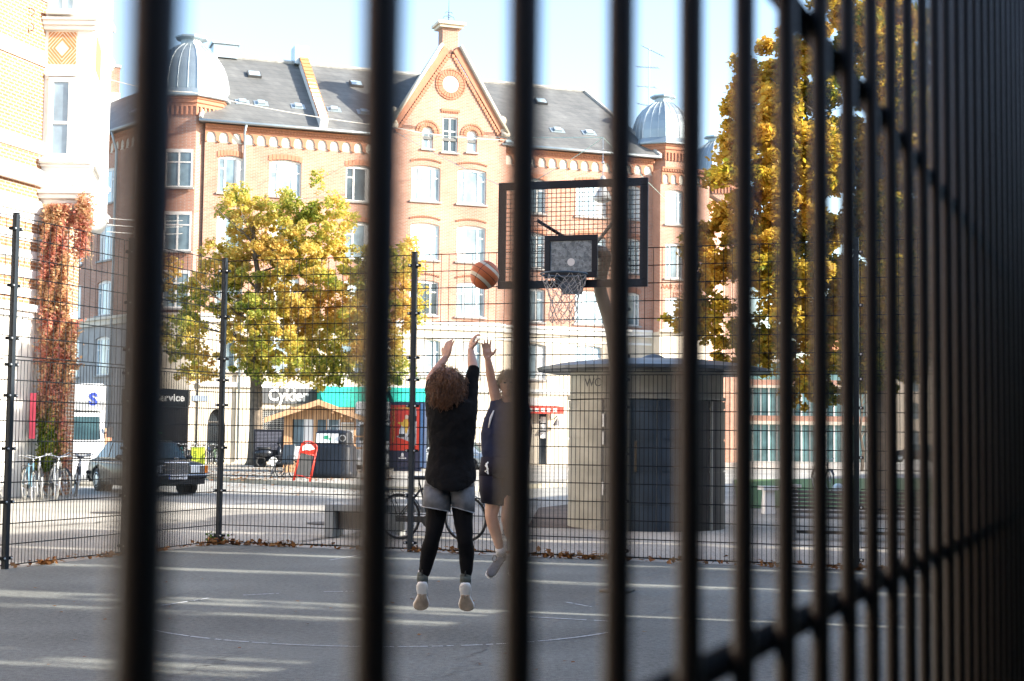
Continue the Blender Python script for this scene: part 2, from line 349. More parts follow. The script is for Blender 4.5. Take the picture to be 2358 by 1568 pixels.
# ================================================================ FALLEN LEAVES
def leafcards(m, c, s, n=1, flat=0):
    for _ in range(n):
        a = random.uniform(0, 6.28); t = random.uniform(-1, 1)*(.25 if flat else 1.4); q = Quaternion((math.cos(a), math.sin(a), 0), t) @ Quaternion((0, 0, 1), random.uniform(0, 6.28))
        z = s*random.uniform(.7, 1.25); k = random.uniform(-.15, .15)*z
        vs = [q@V(p) for p in ((-.5*z, 0, 0), (-.1*z, .42*z, k), (.55*z, .05*z, 0), (-.1*z, -.42*z, k))]
        m.add([V(c)+v for v in vs], [(0, 3, 2, 1)])
lm = MB()
def scatter(A, B, n, w, h, clump):
    cl = [random.random() for _ in range(clump)]
    for _ in range(n):
        t = min(1, max(0, random.choice(cl)+random.gauss(0, .03))) if random.random() < .75 else random.random()
        p = A.lerp(B, t); p = p+V((random.gauss(0, w), random.gauss(0, w), abs(random.gauss(0, h))+.01)); leafcards(lm, p, .075, 1, random.random() < .5)
scatter(POST[0], POST[1], 260, .06, .03, 6); scatter(POST[1], POST[2], 320, .06, .035, 8); scatter(POST[2], POST[4], 420, .06, .03, 9); scatter(FA, LB, 300, .05, .025, 6)
for _ in range(60):
    p = G(random.uniform(50, 1600), random.uniform(1290, 1560)); leafcards(lm, p+V((0, 0, .012)), .04, 1, 1)
for _ in range(900):
    p = G(random.uniform(480, 900), random.uniform(1074, 1106), .13); leafcards(lm, p, .13, 1, 1)
for _ in range(160):
    p = G(random.uniform(480, 900), random.uniform(1112, 1140), .01); leafcards(lm, p, .1, 1, 1)
LEAFB = leafmat('dry_leaves', [(.10, .04, .015), (.22, .09, .03), (.3, .15, .05), (.14, .06, .03)], .15, 3)
tag(lm.build('fallen_leaves', LEAFB, fix=False), kind='stuff'); COL.objects['fallen_leaves']['label'] = 'dry brown leaves blown against the foot of the fence'; COL.objects['fallen_leaves']['category'] = 'leaves'
wd = MB()
p = G(495, 1247)
for _ in range(160): leafcards(wd, p+V((random.gauss(0, .07), random.gauss(0, .05), abs(random.gauss(0, .06)))), .05)
tag(wd.build('weed_tuft', leafmat('weed_green', [(.05, .11, .02), (.12, .2, .04), (.2, .25, .06)], .3, 5), fix=False), 'small green weed at the foot of the fence corner post', 'weed')
# ================================================================ HOOP
d0 = 14.6; bl_, br_ = P(1148, 540, 14.85), P(1492, 535, 14.42); bc = (bl_+br_)/2; bd = (br_-bl_); brz = math.atan2(bd.y, bd.x); BW = V((bd.x, bd.y, 0)).length
hz0, hz1 = H(662, 1320, d0), H(414, 1320, d0); BHt = hz1-hz0
fr = Fr((bc.x, bc.y, 0), brz)
hoop = thing('basketball_hoop', 'basketball hoop on a curved pole with dark framed grid backboard', 'hoop', fr.o, brz)
NAVY = mat('dark_steel_paint', (.010, .012, .019), .45, .1, .2, 9, spec=.3)
t = .075; m = MB()
m.box((0, 0, hz1-t/2), (BW, .04, t)); m.box((0, 0, hz0+t/2), (BW, .04, t))
for s in (-1, 1): m.box((s*(BW/2-t/2), 0, (hz0+hz1)/2), (t, .04, BHt-2*t))
m.build('backboard_frame', NAVY, hoop, bevel=.004)
m = MB(); RUST = mat('grid_wire', (.08, .045, .035), .6, .3, .3, 12); n = 29
for k in range(1, n): x = -BW/2+t+(BW-2*t)*k/n; wire(m, (x, 0, hz0+t), (x, 0, hz1-t), .0035)
n = 20
for k in range(1, n): z = hz0+t+(BHt-2*t)*k/n; wire(m, (-BW/2+t, .003, z), (BW/2-t, .003, z), .0035)
m.build('backboard_grid', RUST, hoop, fix=False)
a, b = fr.hit(1254, 640, -.06), fr.hit(1376, 543, -.06); a.z = H(640, 1315, d0); b.z = H(542, 1315, d0)
m = MB(); tt = .055
m.b2((a.x, -.03, a.z), (b.x, -.07, a.z+tt)); m.b2((a.x, -.03, b.z-tt), (b.x, -.07, b.z))
m.b2((a.x, -.03, a.z+tt), (a.x+tt, -.07, b.z-tt)); m.b2((b.x-tt, -.03, a.z+tt), (b.x, -.07, b.z-tt))
m.build('target_frame', NAVY, hoop, bevel=.003)
GALV = bpy.data.materials.new('galvanised_plate'); GALV.use_nodes = True; N = GALV.node_tree.nodes; L = GALV.node_tree.links
tc = N.new('ShaderNodeTexCoord'); vo = N.new('ShaderNodeTexVoronoi'); vo.inputs['Scale'].default_value = 42; ns = N.new('ShaderNodeTexNoise'); ns.inputs['Scale'].default_value = 20
mx = N.new('ShaderNodeMix'); mx.data_type = 'VECTOR'; mx.inputs['Factor'].default_value = .06; L.new(tc.outputs['Object'], mx.inputs['A']); L.new(ns.outputs['Color'], mx.inputs['B']); L.new(mx.outputs['Result'], vo.inputs['Vector'])
sp = N.new('ShaderNodeSeparateColor'); L.new(vo.outputs['Color'], sp.inputs[0]); r = N.new('ShaderNodeValToRGB'); r.color_ramp.elements[0].color = (.11, .13, .145, 1); r.color_ramp.elements[1].color = (.3, .34, .36, 1); L.new(sp.outputs[0], r.inputs['Fac'])
L.new(r.outputs['Color'], N['Principled BSDF'].inputs['Base Color']); N['Principled BSDF'].inputs['Roughness'].default_value = .5; N['Principled BSDF'].inputs['Metallic'].default_value = .35
m = MB(); m.b2((a.x+tt, -.04, a.z+tt), (b.x-tt, -.058, b.z-tt)); m.build('target_plate', GALV, hoop)
q = fr.hit(1315, 604, -.062); m = MB(); m.ring([[(q.x+.038*math.cos(2*math.pi*k/20), y, H(604, 1315, d0)+.038*math.sin(2*math.pi*k/20)) for k in range(20)] for y in (-.059, -.064)]); m.build('white_dot', WHITE, hoop)
rc = fr.hit(1293, 631, -.42); rz_ = H(629, 1293, d0-.35); rr = .222; STEELB = mat('rim_blue_grey', (.07, .11, .15), .4, .4, .3, 10)
rx = rc.x
m = MB(); m.tube([(rx+rr*math.cos(2*math.pi*k/40), -.33+rr*math.sin(2*math.pi*k/40), rz_) for k in range(40)], .009, 8, closed=True); m.build('rim', STEELB, hoop, True)
m = MB(); m.ext([(rx-.15, rz_-.01), (rx+.15, rz_-.01), (rx+.11, rz_-.17), (rx-.07, rz_-.17)], -.05, -.09)
for s in (-1, 1): m.add([(rx+s*.14, -.05, rz_-.012), (rx+s*.14, -.2, rz_-.012), (rx+s*.08, -.05, rz_-.16), (rx+s*.125, -.05, rz_-.012), (rx+s*.125, -.2, rz_-.012), (rx+s*.065, -.05, rz_-.16)], [(0, 1, 2), (3, 5, 4), (0, 3, 4, 1), (1, 4, 5, 2), (0, 2, 5, 3)])
m.b2((rx-.15, -.05, rz_-.01), (rx+.15, -.13, rz_+.003)); m.build('rim_bracket', mat('bracket_grey', (.12, .14, .16), .5, .3, .3, 8), hoop)
# net: loose chain of crossing strands
m = MB(); NET = mat('net_cord', (.42, .40, .38), .9, 0, .2, 30); nn = 12; lev = 8
def npt(k, l):
    tL = l/lev; rad = .215*(1-.42*min(1, tL*1.6))*(1+.10*max(0, tL-.55)); a = 2*math.pi*(k+.5*(l % 2))/nn
    return V((rx+rad*math.cos(a)+.012*math.sin(5*a+l), -.33+rad*math.sin(a), rz_-.006-.43*tL-.012*math.sin(3*a+1)))
for k in range(nn):
    for l in range(lev):
        a_, b_ = npt(k, l), npt(k, l+1); c_ = npt(k-1, l+1) if l % 2 == 0 else npt(k+1, l+1)
        for e_ in (b_, c_):
            md = (a_+e_)/2+V((random.uniform(-.006, .006), 0, -.012)); m.tube([a_, md, e_], .0032, 5)
    a_ = npt(k, lev); b_ = npt(k+1, lev); m.tube([a_, (a_+b_)/2+V((0, 0, -.03)), b_], .0032, 5)
m.build('net', NET, hoop, True)
PG = mat('pole_grey', (.12, .115, .10), .5, .2, .15, 4)
pb = fr.loc(P(1424, 1000, 15.4)); pts = []
pzb = hz0+.32; ex = pb.x; ey = pb.y
cp = [V((rx+.12, .06, pzb+.03)), V((rx+.27, .2, pzb+.02)), V((ex-.17, ey-.15, pzb-.25)), V((ex-.06, ey-.03, pzb-.75)), V((ex, ey, pzb-1.7)), V((ex, ey, 0))]
for k in range(25):
    t_ = k/24*(len(cp)-1); i = min(int(t_), len(cp)-2); u = t_-i; p0, p1, p2, p3 = cp[max(i-1, 0)], cp[i], cp[i+1], cp[min(i+2, len(cp)-1)]
    pts.append(.5*((2*p1)+(p2-p0)*u+(2*p0-5*p1+4*p2-p3)*u*u+(3*p1-p0-3*p2+p3)*u**3))
m = MB(); m.tube(pts, .066, 16); m.box((ex, ey, .01), (.3, .3, .02)); m.build('curved_pole', PG, hoop, True)
for nm, A, B in (('brace', (1238, 508), (1300, 546)), ('brace', (1412, 512), (1372, 560))):
    p, q2 = fr.hit(A[0], A[1], .04), fr.hit(B[0], B[1], .3); m = MB(); m.tube([p, q2, V((rx+.1, .12, pzb+.05))], .018, 8); m.build(nm, NAVY if A[0] < 1300 else mat('worn_galvanised', (.3, .31, .3), .5, .5), hoop)
# ================================================================ BALL
bc_ = P(1116, 633, 12.3); ball = MB(); n_, m__ = 48, 32; RB = .119
BALL = bpy.data.materials.new('basketball_leather'); BALL.use_nodes = True; N = BALL.node_tree.nodes; L = BALL.node_tree.links; bs = N['Principled BSDF']
tc = N.new('ShaderNodeTexCoord'); mp = N.new('ShaderNodeMapping'); mp.inputs['Rotation'].default_value = (R_(8), R_(-38), R_(20)); L.new(tc.outputs['Object'], mp.inputs['Vector'])
sp = N.new('ShaderNodeSeparateXYZ'); L.new(mp.outputs[0], sp.inputs[0])
def mth(op, a, b=None):
    x = N.new('ShaderNodeMath'); x.operation = op
    for i, q_ in enumerate((a, b)):
        if q_ is None: continue
        if isinstance(q_, (int, float)): x.inputs[i].default_value = q_
        else: L.new(q_, x.inputs[i])
    return x.outputs[0]
band = mth('LESS_THAN', mth('ABSOLUTE', mth('SUBTRACT', mth('ABSOLUTE', sp.outputs['Z']), .058)), .0125)
l1 = mth('LESS_THAN', mth('ABSOLUTE', mth('SUBTRACT', mth('ABSOLUTE', sp.outputs['Z']), .073)), .0018)
seam = mth('LESS_THAN', mth('MINIMUM', mth('ABSOLUTE', sp.outputs['X']), mth('ABSOLUTE', sp.outputs['Z'])), .0022); seam = mth('MAXIMUM', seam, l1)
x1 = N.new('ShaderNodeMix'); x1.data_type = 'RGBA'; x1.inputs['A'].default_value = (.52, .13, .035, 1); x1.inputs['B'].default_value = (.62, .55, .42, 1); L.new(band, x1.inputs['Factor'])
x2 = N.new('ShaderNodeMix'); x2.data_type = 'RGBA'; x2.inputs['B'].default_value = (.03, .015, .01, 1); L.new(x1.outputs['Result'], x2.inputs['A']); L.new(seam, x2.inputs['Factor']); L.new(x2.outputs['Result'], bs.inputs['Base Color'])
vo = N.new('ShaderNodeTexVoronoi'); vo.inputs['Scale'].default_value = 350; L.new(tc.outputs['Object'], vo.inputs['Vector']); bp = N.new('ShaderNodeBump'); bp.inputs['Strength'].default_value = .3; bp.inputs['Distance'].default_value = .002; L.new(vo.outputs['Distance'], bp.inputs['Height']); L.new(bp.outputs['Normal'], bs.inputs['Normal']); bs.inputs['Roughness'].default_value = .55
ball.ell((0, 0, 0), RB, n_, m__); bo = ball.build('basketball', BALL, None, True); bo.location = bc_
tag(bo, 'orange basketball with cream bands flying towards the hoop', 'ball')
# ================================================================ BUILDINGS
def wall(m, x0, x1, z0, z1, holes, y=0.0, dep=.16, arch=.12, T=None):
    """facade skin at local y with openings; T maps (x,y,z)->local"""
    T = T or (lambda x, y, z: (x, y, z))
    xs = sorted({x0, x1, *[h[0] for h in holes], *[h[1] for h in holes]}); zs = sorted({z0, z1, *[h[2] for h in holes], *[h[3] for h in holes]})
    xs = [x for x in xs if x0 <= x <= x1]; zs = [z for z in zs if z0 <= z <= z1]
    for i in range(len(xs)-1):
        for j in range(len(zs)-1):
            cx, cz = (xs[i]+xs[i+1])/2, (zs[j]+zs[j+1])/2
            if any(h[0] < cx < h[1] and h[2] < cz < h[3] for h in holes): continue
            m.add([T(xs[i], y, zs[j]), T(xs[i+1], y, zs[j]), T(xs[i+1], y, zs[j+1]), T(xs[i], y, zs[j+1])], [(0, 1, 2, 3)])
    for h in holes:
        a, b, c, d = h[:4]; ar = h[4] if len(h) > 4 else arch; Y = y+dep
        m.add([T(a, y, c), T(a, Y, c), T(a, Y, d), T(a, y, d)], [(0, 1, 2, 3)]); m.add([T(b, y, c), T(b, Y, c), T(b, Y, d), T(b, y, d)], [(3, 2, 1, 0)])
        m.add([T(a, y, c), T(b, y, c), T(b, Y, c), T(a, Y, c)], [(0, 1, 2, 3)])
        n = 8; hw = (b-a)/2; pr = []
        for k in range(n+1):
            u = -1+2*k/n; zz = d-ar*(1-math.sqrt(max(0, 1-u*u))) if ar >= hw*.9 else d-ar*u*u; pr.append((a+hw*(1+u), zz))
        for k in range(n):
            p, q = pr[k], pr[k+1]
            m.add([T(p[0], y, p[1]), T(q[0], y, q[1]), T(q[0], y, d+.0), T(p[0], y, d+.0)], [(0, 1, 2, 3)])
            m.add([T(p[0], y, p[1]), T(p[0], Y, p[1]), T(q[0], Y, q[1]), T(q[0], y, q[1])], [(0, 1, 2, 3)])
def window(par, x0, x1, z0, z1, y=.1, T=None, cols=3, glass=None, arch=.1, sill=True, tr=.34, sillmat=None, curtain=.5, fw=.075):
    T = T or (lambda x, y, z: (x, y, z))
    def bx(m, a, b):
        vs = [T(x, yy, z) for z in (a[2], b[2]) for yy in (a[1], b[1]) for x in (a[0], b[0])]
        m.add(vs, [(0, 2, 3, 1), (4, 5, 7, 6), (0, 1, 5, 4), (2, 6, 7, 3), (0, 4, 6, 2), (1, 3, 7, 5)])
    m = MB(); w = x1-x0
    bx(m, (x0, y, z0), (x1, y+.06, z0+fw)); bx(m, (x0, y, z0+fw), (x0+fw, y+.06, z1)); bx(m, (x1-fw, y, z0+fw), (x1, y+.06, z1)); bx(m, (x0+fw, y, z1-arch-fw), (x1-fw, y+.06, z1))
    ms = [x0+w*.27, x0+w*.73] if cols == 3 else ([x0+w*.5] if cols == 2 else [])
    for q in ms: bx(m, (q-.045, y+.004, z0+fw), (q+.045, y+.055, z1-arch-fw))
    zt = z1-(z1-z0)*tr; ed = [x0+fw]+ms+[x1-fw]
    if tr:
        for i in range(len(ed)-1):
            if cols == 3 and i == 1: continue
            a = ed[i]+(.045 if i else 0); b = ed[i+1]-(.045 if i < len(ed)-2 else 0); bx(m, (a, y+.006, zt-.035), (b, y+.05, zt+.035))
    f = m.build('window', WHITE, par)
    g = MB(); bx(g, (x0+.02, y+.035, z0+.02), (x1-.02, y+.045, z1-.02)); g.build('pane', glass or random.choice([GLASS, GLASS, GLASSB, mat('window_glass_dark', (.05, .07, .08), .06, 0, .4, 1.5), mat('window_glass_pale', (.3, .38, .42), .07, 0, .4, 1.5)]), f)
    if curtain and random.random() < curtain:
        g = MB(); s = random.choice([0, 1]); xa = x0+fw if s else x1-fw-w*.3; bx(g, (xa, y+.028, z0+fw), (xa+w*.3, y+.034, z1-arch-fw)); g.build('curtain', CURT, f)
    if sill:
        s = MB(); bx(s, (x0-.1, y-.2, z0-.1), (x1+.1, y+.02, z0-.002)); s.build('sill', sillmat or mat('grey_sill', (.3, .28, .26), .7), f)
def frieze(m, x0, x1, zt, T=None, pitch=.62, y=-.07):
    """blind arcade: cream arches framed by brick ribs"""
    T = T or (lambda x, y, z: (x, y, z)); n = max(1, int((x1-x0)/pitch)); p = (x1-x0)/n
    def bx(a, b):
        vs = [T(x, yy, z) for z in (a[2], b[2]) for yy in (a[1], b[1]) for x in (a[0], b[0])]
        m.add(vs, [(0, 2, 3, 1), (4, 5, 7, 6), (0, 1, 5, 4), (2, 6, 7, 3), (0, 4, 6, 2), (1, 3, 7, 5)])
    bx((x0, y, zt-.12), (x1, 0, zt)); bx((x0, y-.06, zt), (x1, 0, zt+.14)); bx((x0, y-.12, zt+.14), (x1, 0, zt+.24))
    k = 0
    while x0+k*.16 < x1: bx((x0+k*.16, y-.1, zt+.02), (x0+k*.16+.08, y-.061, zt+.13)); k += 1
    for k in range(n):
        a = x0+k*p; b = a+p; c = (a+b)/2; h = p/2-.09
        bx((a, y, zt-.62), (a+.09, 0, zt-.12)); bx((b-.09, y, zt-.62), (b-.001, 0, zt-.12)); bx((a, y-.03, zt-.68), (a+.12, 0, zt-.62))
        for q in range(6):
            u0, u1 = -1+q/3, -1+(q+1)/3; za = zt-.12-h+h*math.sqrt(max(0, 1-u0*u0))-.02; zb = zt-.12-h+h*math.sqrt(max(0, 1-u1*u1))-.02
            m.add([T(c+h*u0, y, za), T(c+h*u1, y, zb), T(c+h*u1, y, zt-.12), T(c+h*u0, y, zt-.12)], [(0, 1, 2, 3)])
            m.add([T(c+h*u0, y, za), T(c+h*u0, 0, za), T(c+h*u1, 0, zb), T(c+h*u1, y, zb)], [(0, 1, 2, 3)])
def friezeback(m, x0, x1, zt, T=None):
    T = T or (lambda x, y, z: (x, y, z)); m.add([T(x0, -.006, zt-.68), T(x1, -.006, zt-.68), T(x1, -.006, zt-.1), T(x0, -.006, zt-.1)], [(0, 1, 2, 3)])
RZ = math.atan(.36)
A0 = P(455, 990, 77.4); MF = Fr((A0.x, A0.y, 0), RZ)
B = thing('apartment_building', 'long red brick building with a central gable, slate roof and zinc domes', 'building', MF.o, RZ)
ZE = 17.7; ZB = 7.6; ZR = 22.6; SB = 5.6
LX = MF.hit(1503, 400).x; GX0 = MF.hit(897, 400, -.5).x; GX1 = MF.hit(1165, 400, -.5).x
def fw(px0, px1, py0, py1, y=0.0):
    a = MF.hit(px0, py1, y); b = MF.hit(px1, py0, y); return (a.x, b.x, a.z, b.z)
rows = [(345, 430), (487, 570), (627, 712)]
L_ = []; Rr = []; Gg = []
# window rectangles from measured positions, three brick storeys share heights
def zrow(k): return [(14.05, 16.0), (10.95, 12.95), (7.95, 9.85)][k]
for k in range(3):
    z0, z1 = zrow(k)
    for a, b in ((500, 562), (618, 694), (795, 866)):
        x = fw(a, b, 400, 500); L_.append((x[0], x[1], z0, z1))
    for a, b in ((1187, 1257), (1326, 1398), (1437, 1475)):
        x = fw(a, b, 400, 500); Rr.append((x[0], x[1], z0, z1))
    for a, b in ((946, 1014), (1053, 1120)):
        x = fw(a, b, 400, 500, -.5); Gg.append((x[0], x[1], z0+(.18 if k == 0 else .1), z1+(.18 if k == 0 else .1)))
m = MB(); wall(m, 0, GX0, ZB, ZE, L_); wall(m, GX1, LX, ZB, ZE, Rr); m.b2((0, 11, .0), (LX, 11.2, ZE)); m.b2((0, .3, 0), (.2, 11, ZE)); m.build('wall', BRICK, B)
m = MB()
for a, b in ((0, GX0), (GX1, LX)): m = MB(); frieze(m, a, b, 17.35); m.build('frieze', ORN, B)
for (x0, x1, z0, z1) in L_+Rr:
    n = 9; m = MB()
    for k in range(n): # soldier arch over the window
        u0, u1 = -1+2*k/n, -1+2*(k+1)/n; xa = x0-.06+(x1-x0+.12)*(u0+1)/2; xb = x0-.06+(x1-x0+.12)*(u1+1)/2
        m.b2((xa, -.03, z1+.02-.12*((u0+u1)/2)**2), (xb-.02, 0, z1+.3-.12*((u0+u1)/2)**2))
    m.build('window_arch', ORN, B)
for a, b in ((0, GX0), (GX1, LX)): m = MB(); friezeback(m, a, b, 17.35); m.build('frieze_recess', CREAMD, B)
for (x0, x1, z0, z1) in L_+Rr: window(B, x0, x1, z0, z1)
# gable block
gx0, gx1 = GX0, GX1; gc = MF.hit(1037, 200, -.5).x; gm = MB(); yg = -.5; gz = 17.9; gp = MF.hit(1037, 112, yg).z
hg = [(h[0], h[1], h[2], h[3]) for h in Gg]
cw = fw(1019, 1055, 247, 325, yg); aw1 = fw(973, 998, 272, 320, yg); aw2 = fw(1076, 1099, 281, 330, yg)
attic = [(cw[0], cw[1], 17.0, 18.95, .02), (aw1[0], aw1[1], 17.1, 18.3, .3), (aw2[0], aw2[1], 17.1, 18.3, .3)]
wall(gm, gx0, gx1, ZB, 19.0, hg+attic, y=yg)
def gl(z, s):  # gable half outline
    return gc + s*( (gx1-gx0)/2-.35)*(1-(z-18.1)/(gp-18.1))
rc_ = MF.hit(1038, 194, yg)
n = 12; zz = [19.0+(gp-19.0)*k/n for k in range(n+1)]
# trapezoid strips above 19.0 and clip below by side pieces: build gable triangle with round hole left as proud ring
gm.add([(gl(19.0, -1), yg, 19.0), (gl(19.0, 1), yg, 19.0), (gc, yg, gp)], [(0, 1, 2)])
gw = gm
gm2 = MB()  # rear body of gable
gm2.add([(gx0, yg, ZB), (gx0, .1, ZB), (gx0, .1, 18.1), (gx0, yg, 18.1)], [(0, 1, 2, 3)]); gm2.add([(gx1, yg, ZB), (gx1, .1, ZB), (gx1, .1, 18.1), (gx1, yg, 18.1)], [(0, 1, 2, 3)])
# cut the wall above 18.1 to the gable outline: replace cells outside
keep_v, keep_f = [], []
for f in gw.f:
    vs = [gw.v[i] for i in f]
    if len(vs) == 4 and all(abs(v[1]-yg) < 1e-6 for v in vs) and min(v[2] for v in vs) >= 18.05 and (max(v[0] for v in vs) <= attic[1][0]+1e-6 or min(v[0] for v in vs) >= attic[2][1]-1e-6): continue
    keep_f.append(f)
gw.f = keep_f; gw.m = [0]*len(keep_f)
# shoulders between 17.9..19 rebuilt as clipped polygons
zc = max(h[2] for h in [(0, 0, 18.1)])
for s, edge in ((-1, attic[1][0]), (1, attic[2][1])):
    zt0 = sorted({18.3, 18.95, 19.0})
    prev = 18.1
    e = edge; pts = [(e, 18.1), (gl(18.1, s), 18.1), (gl(19.0, s), 19.0), (e, 19.0)]
    gw.add([(p[0], yg, p[1]) for p in pts], [(0, 1, 2, 3)])
    xb = gx0 if s < 0 else gx1
gw.build('gable_wall', BRICK, B); gm2.build('gable_side', BRICK, B)
m = MB()
for s in (-1, 1):  # raking coping, shoulders, stepped corbels, ball finials
    a = V((gl(18.1, s)+s*.3, 0, 18.25)); b = V((gc+s*.45, 0, gp+.15)); d = (b-a); nrm_ = V((d.z, 0, -d.x)).normalized()*(1 if s > 0 else -1); 
    if nrm_.z < 0: nrm_ = -nrm_
    t = nrm_*.16
    m.ring([[V((p.x, y, p.z)) for p in (a, b, b+t, a+t)] for y in (yg-.22, yg+.35)])
    xs = gx0 if s < 0 else gx1
    m.b2((min(xs-s*.0, gl(18.1, s))-(.15 if s < 0 else 0), yg-.2, 18.1), (max(xs, gl(18.1, s))+(.15 if s > 0 else 0), yg+.5, 18.32))
    c = (xs-s*.22, yg+.15, 0); m.lathe([(.0, 18.32), (.3, 18.33), (.28, 18.5), (.13, 18.56), (.11, 18.75), (.2, 18.8)], (c[0], c[1], 0), 12); m.ell((c[0], c[1], 19.02), .26, 14, 10)
m.build('coping', CREAM, B, True)
m = MB()
for s in (-1, 1):
    a = V((gl(18.1, s)+s*.1, 0, 17.95)); b = V((gc+s*.12, 0, gp-.25)); n = 30
    for k in range(n):
        p = a.lerp(b, k/n); q = a.lerp(b, (k+1)/n); w_ = .62*(1-k/n*.5)
        m.b2((min(p.x, p.x-s*.16), yg-.07, p.z-.1), (max(p.x, p.x-s*.16), yg, p.z+.08))
    a2 = V((gl(18.1, s)+s*.32, 0, 18.22)); b2_ = V((gc+s*.4, 0, gp+.1))
    m.ring([[V((p.x, y, p.z)) for p in (a+V((s*.0, 0, .1)), b+V((0, 0, .1)), b2_, a2)] for y in (yg-.1, yg-.001)])
def ringarch(m, cx, cz, r0, r1, a0, a1, y, n=16, dots=0):
    for k in range(n):
        t0 = a0+(a1-a0)*k/n; t1 = a0+(a1-a0)*(k+.82)/n
        m.ring([[(cx+r_*math.cos(t), yy, cz+r_*math.sin(t)) for r_, t in ((r0, t0), (r0, t1), (r1, t1), (r1, t0))] for yy in (y-.05, y+.0)])
m.build('gable_ornament', ORN, B); m = MB(); ringarch(m, rc_.x, rc_.z, .48, .74, 0, 2*math.pi, yg, 26); ringarch(m, rc_.x, rc_.z, .78, .86, 0, 2*math.pi, yg, 30); m.build('round_surround', ORN, B)
for h in attic[1:]: m = MB(); ringarch(m, (h[0]+h[1])/2, h[3]-.3, .34, .52, 0, math.pi, yg, 11); ringarch(m, (h[0]+h[1])/2, h[3]-.3, .58, .68, 0, math.pi, yg, 14); m.build('window_arch', ORN, B)
h = attic[0]; m = MB(); m.b2((h[0]-.1, yg-.06, h[3]+.3), (h[1]+.1, yg, h[3]+.42))
for k in range(8): m.b2((h[0]-.08+k*.13, yg-.05, h[3]+.2), (h[0]-.02+k*.13, yg, h[3]+.299))
m.build('window_arch', ORN, B)
for (x0, x1, z0, z1) in hg:
    m = MB()
    for k in range(14):
        u = -1+2*(k+.5)/14; x_ = x0-.08+(x1-x0+.16)*(k+.5)/14; zz_ = z1+.30-.14*u*u; m.b2((x_-.035, yg-.06, zz_), (x_+.035, yg, zz_+.09))
    m.build('window_arch', ORN, B)
m = MB(); m.ring([[(rc_.x+.46*math.cos(2*math.pi*k/24), y, rc_.z+.46*math.sin(2*math.pi*k/24)) for k in range(24)] for y in (yg-.02, yg-.002)]); m.build('round_plaque', CREAMD, B)
for h in hg: window(B, *h[:4], y=yg+.1)
for i, h in enumerate(attic): window(B, *h[:4], y=yg+.1, cols=2 if i == 0 else 1, arch=.02 if i == 0 else .3, tr=.4 if i == 0 else 0)
# chimney on gable + finial
ck = MB(); cx0, cx1 = MF.hit(1019, 100, yg).x, MF.hit(1056, 100, yg).x; ck.b2((cx0, yg, gp-.4), (cx1, yg+.8, gp+1.15)); cho = ck.build('gable_chimney', BRICK, B)
m = MB(); m.b2((cx0-.2, yg-.2, gp+1.15), (cx1+.2, yg+1, gp+1.3)); m.b2((cx0-.32, yg-.32, gp+1.3), (cx1+.32, yg+1.12, gp+1.45)); m.build('cap', CREAM, cho)
m = MB(); cx_ = (cx0+cx1)/2; m.tube([(cx_, yg+.4, gp+1.45), (cx_, yg+.4, gp+3.1)], [.03, .008], 6)
for s in (-1, 1):
    for zz0, r_ in ((1.75, .16), (2.05, .1)): m.tube([(cx_+s*(r_+r_*math.cos(t*.6)), yg+.4, gp+zz0+r_*math.sin(t*.6)) for t in range(0, 9)], .012, 4)
m.build('finial', BLACK, cho)
# roofs
def roofm(m, x0, x1, hip0=0, hip1=0):
    ov = .45; th = .12
    z_ = ZE+.05; P0 = [(x0-0, -ov, z_), (x1, -ov, z_), (x1-hip1, SB, ZR), (x0+hip0, SB, ZR)]; m.add(P0, [(0, 1, 2, 3)])
    m.add([(x0, -ov, z_), (x1, -ov, z_), (x1, -ov, z_-th), (x0, -ov, z_-th), (x0, .1, z_-th), (x1, .1, z_-th)], [(0, 3, 2, 1), (3, 4, 5, 2)])
    m.add([(x0, 11.2, z_), (x1, 11.2, z_), (x1-hip1, SB, ZR), (x0+hip0, SB, ZR)], [(3, 2, 1, 0)])
    if hip1: m.add([(x1, -ov, z_), (x1, 11.2, z_), (x1-hip1, SB, ZR)], [(0, 1, 2)])
    if hip0: m.add([(x0, -ov, z_), (x0, 11.2, z_), (x0+hip0, SB, ZR)], [(1, 0, 2)])
m = MB(); roofm(m, -.3, LX+.3, 1.6, 2.3)
# gable roof running back
zg = gp-.05
for s in (-1, 1): m.add([(gl(18.1, s)+s*.35, yg+.3, 18.15), (gl(18.1, s)+s*.35, 2.5, 18.15), (gc, SB+1, zg), (gc, yg+.3, zg)], [(0, 1, 2, 3)])
roof = m.build('roof', SLATE, B)
m = MB(); m.tube([(1.3, SB, ZR+.03), (LX-2, SB, ZR+.03)], .13, 6)
for x0_, x1_, za in ((-.3, 1.3, 0), (LX+.3, LX-2, 0)): m.tube([(x0_, -.42, ZE+.1), (x1_, SB, ZR+.05)], .11, 5)
m.build('ridge', mat('ridge_mortar', (.42, .41, .38), .8, 0, .2, 5), roof)
for a, b in ((-.4, gx0-.02), (gx1+.02, LX+.3)): m = MB(); m.tube([(a, -.52, ZE-.02), (b, -.52, ZE-.02)], .075, 8); m.build('gutter', ZINC, B, True)
def roofpt(px, py):
    # plane through eave and ridge
    n_ = V((0, -(ZR-ZE-.05), SB+.45)).normalized(); p0 = V((0, -.45, ZE+.05)); a = MF.I@(CL-MF.o); d = MF.I@ray(px, py); return a+d*((p0-a).dot(n_)/d.dot(n_)), n_
SK = MB(); SKG = MB(); Rt = Matrix.Rotation(math.atan2(ZR-ZE-.05, SB+.45), 3, 'X')
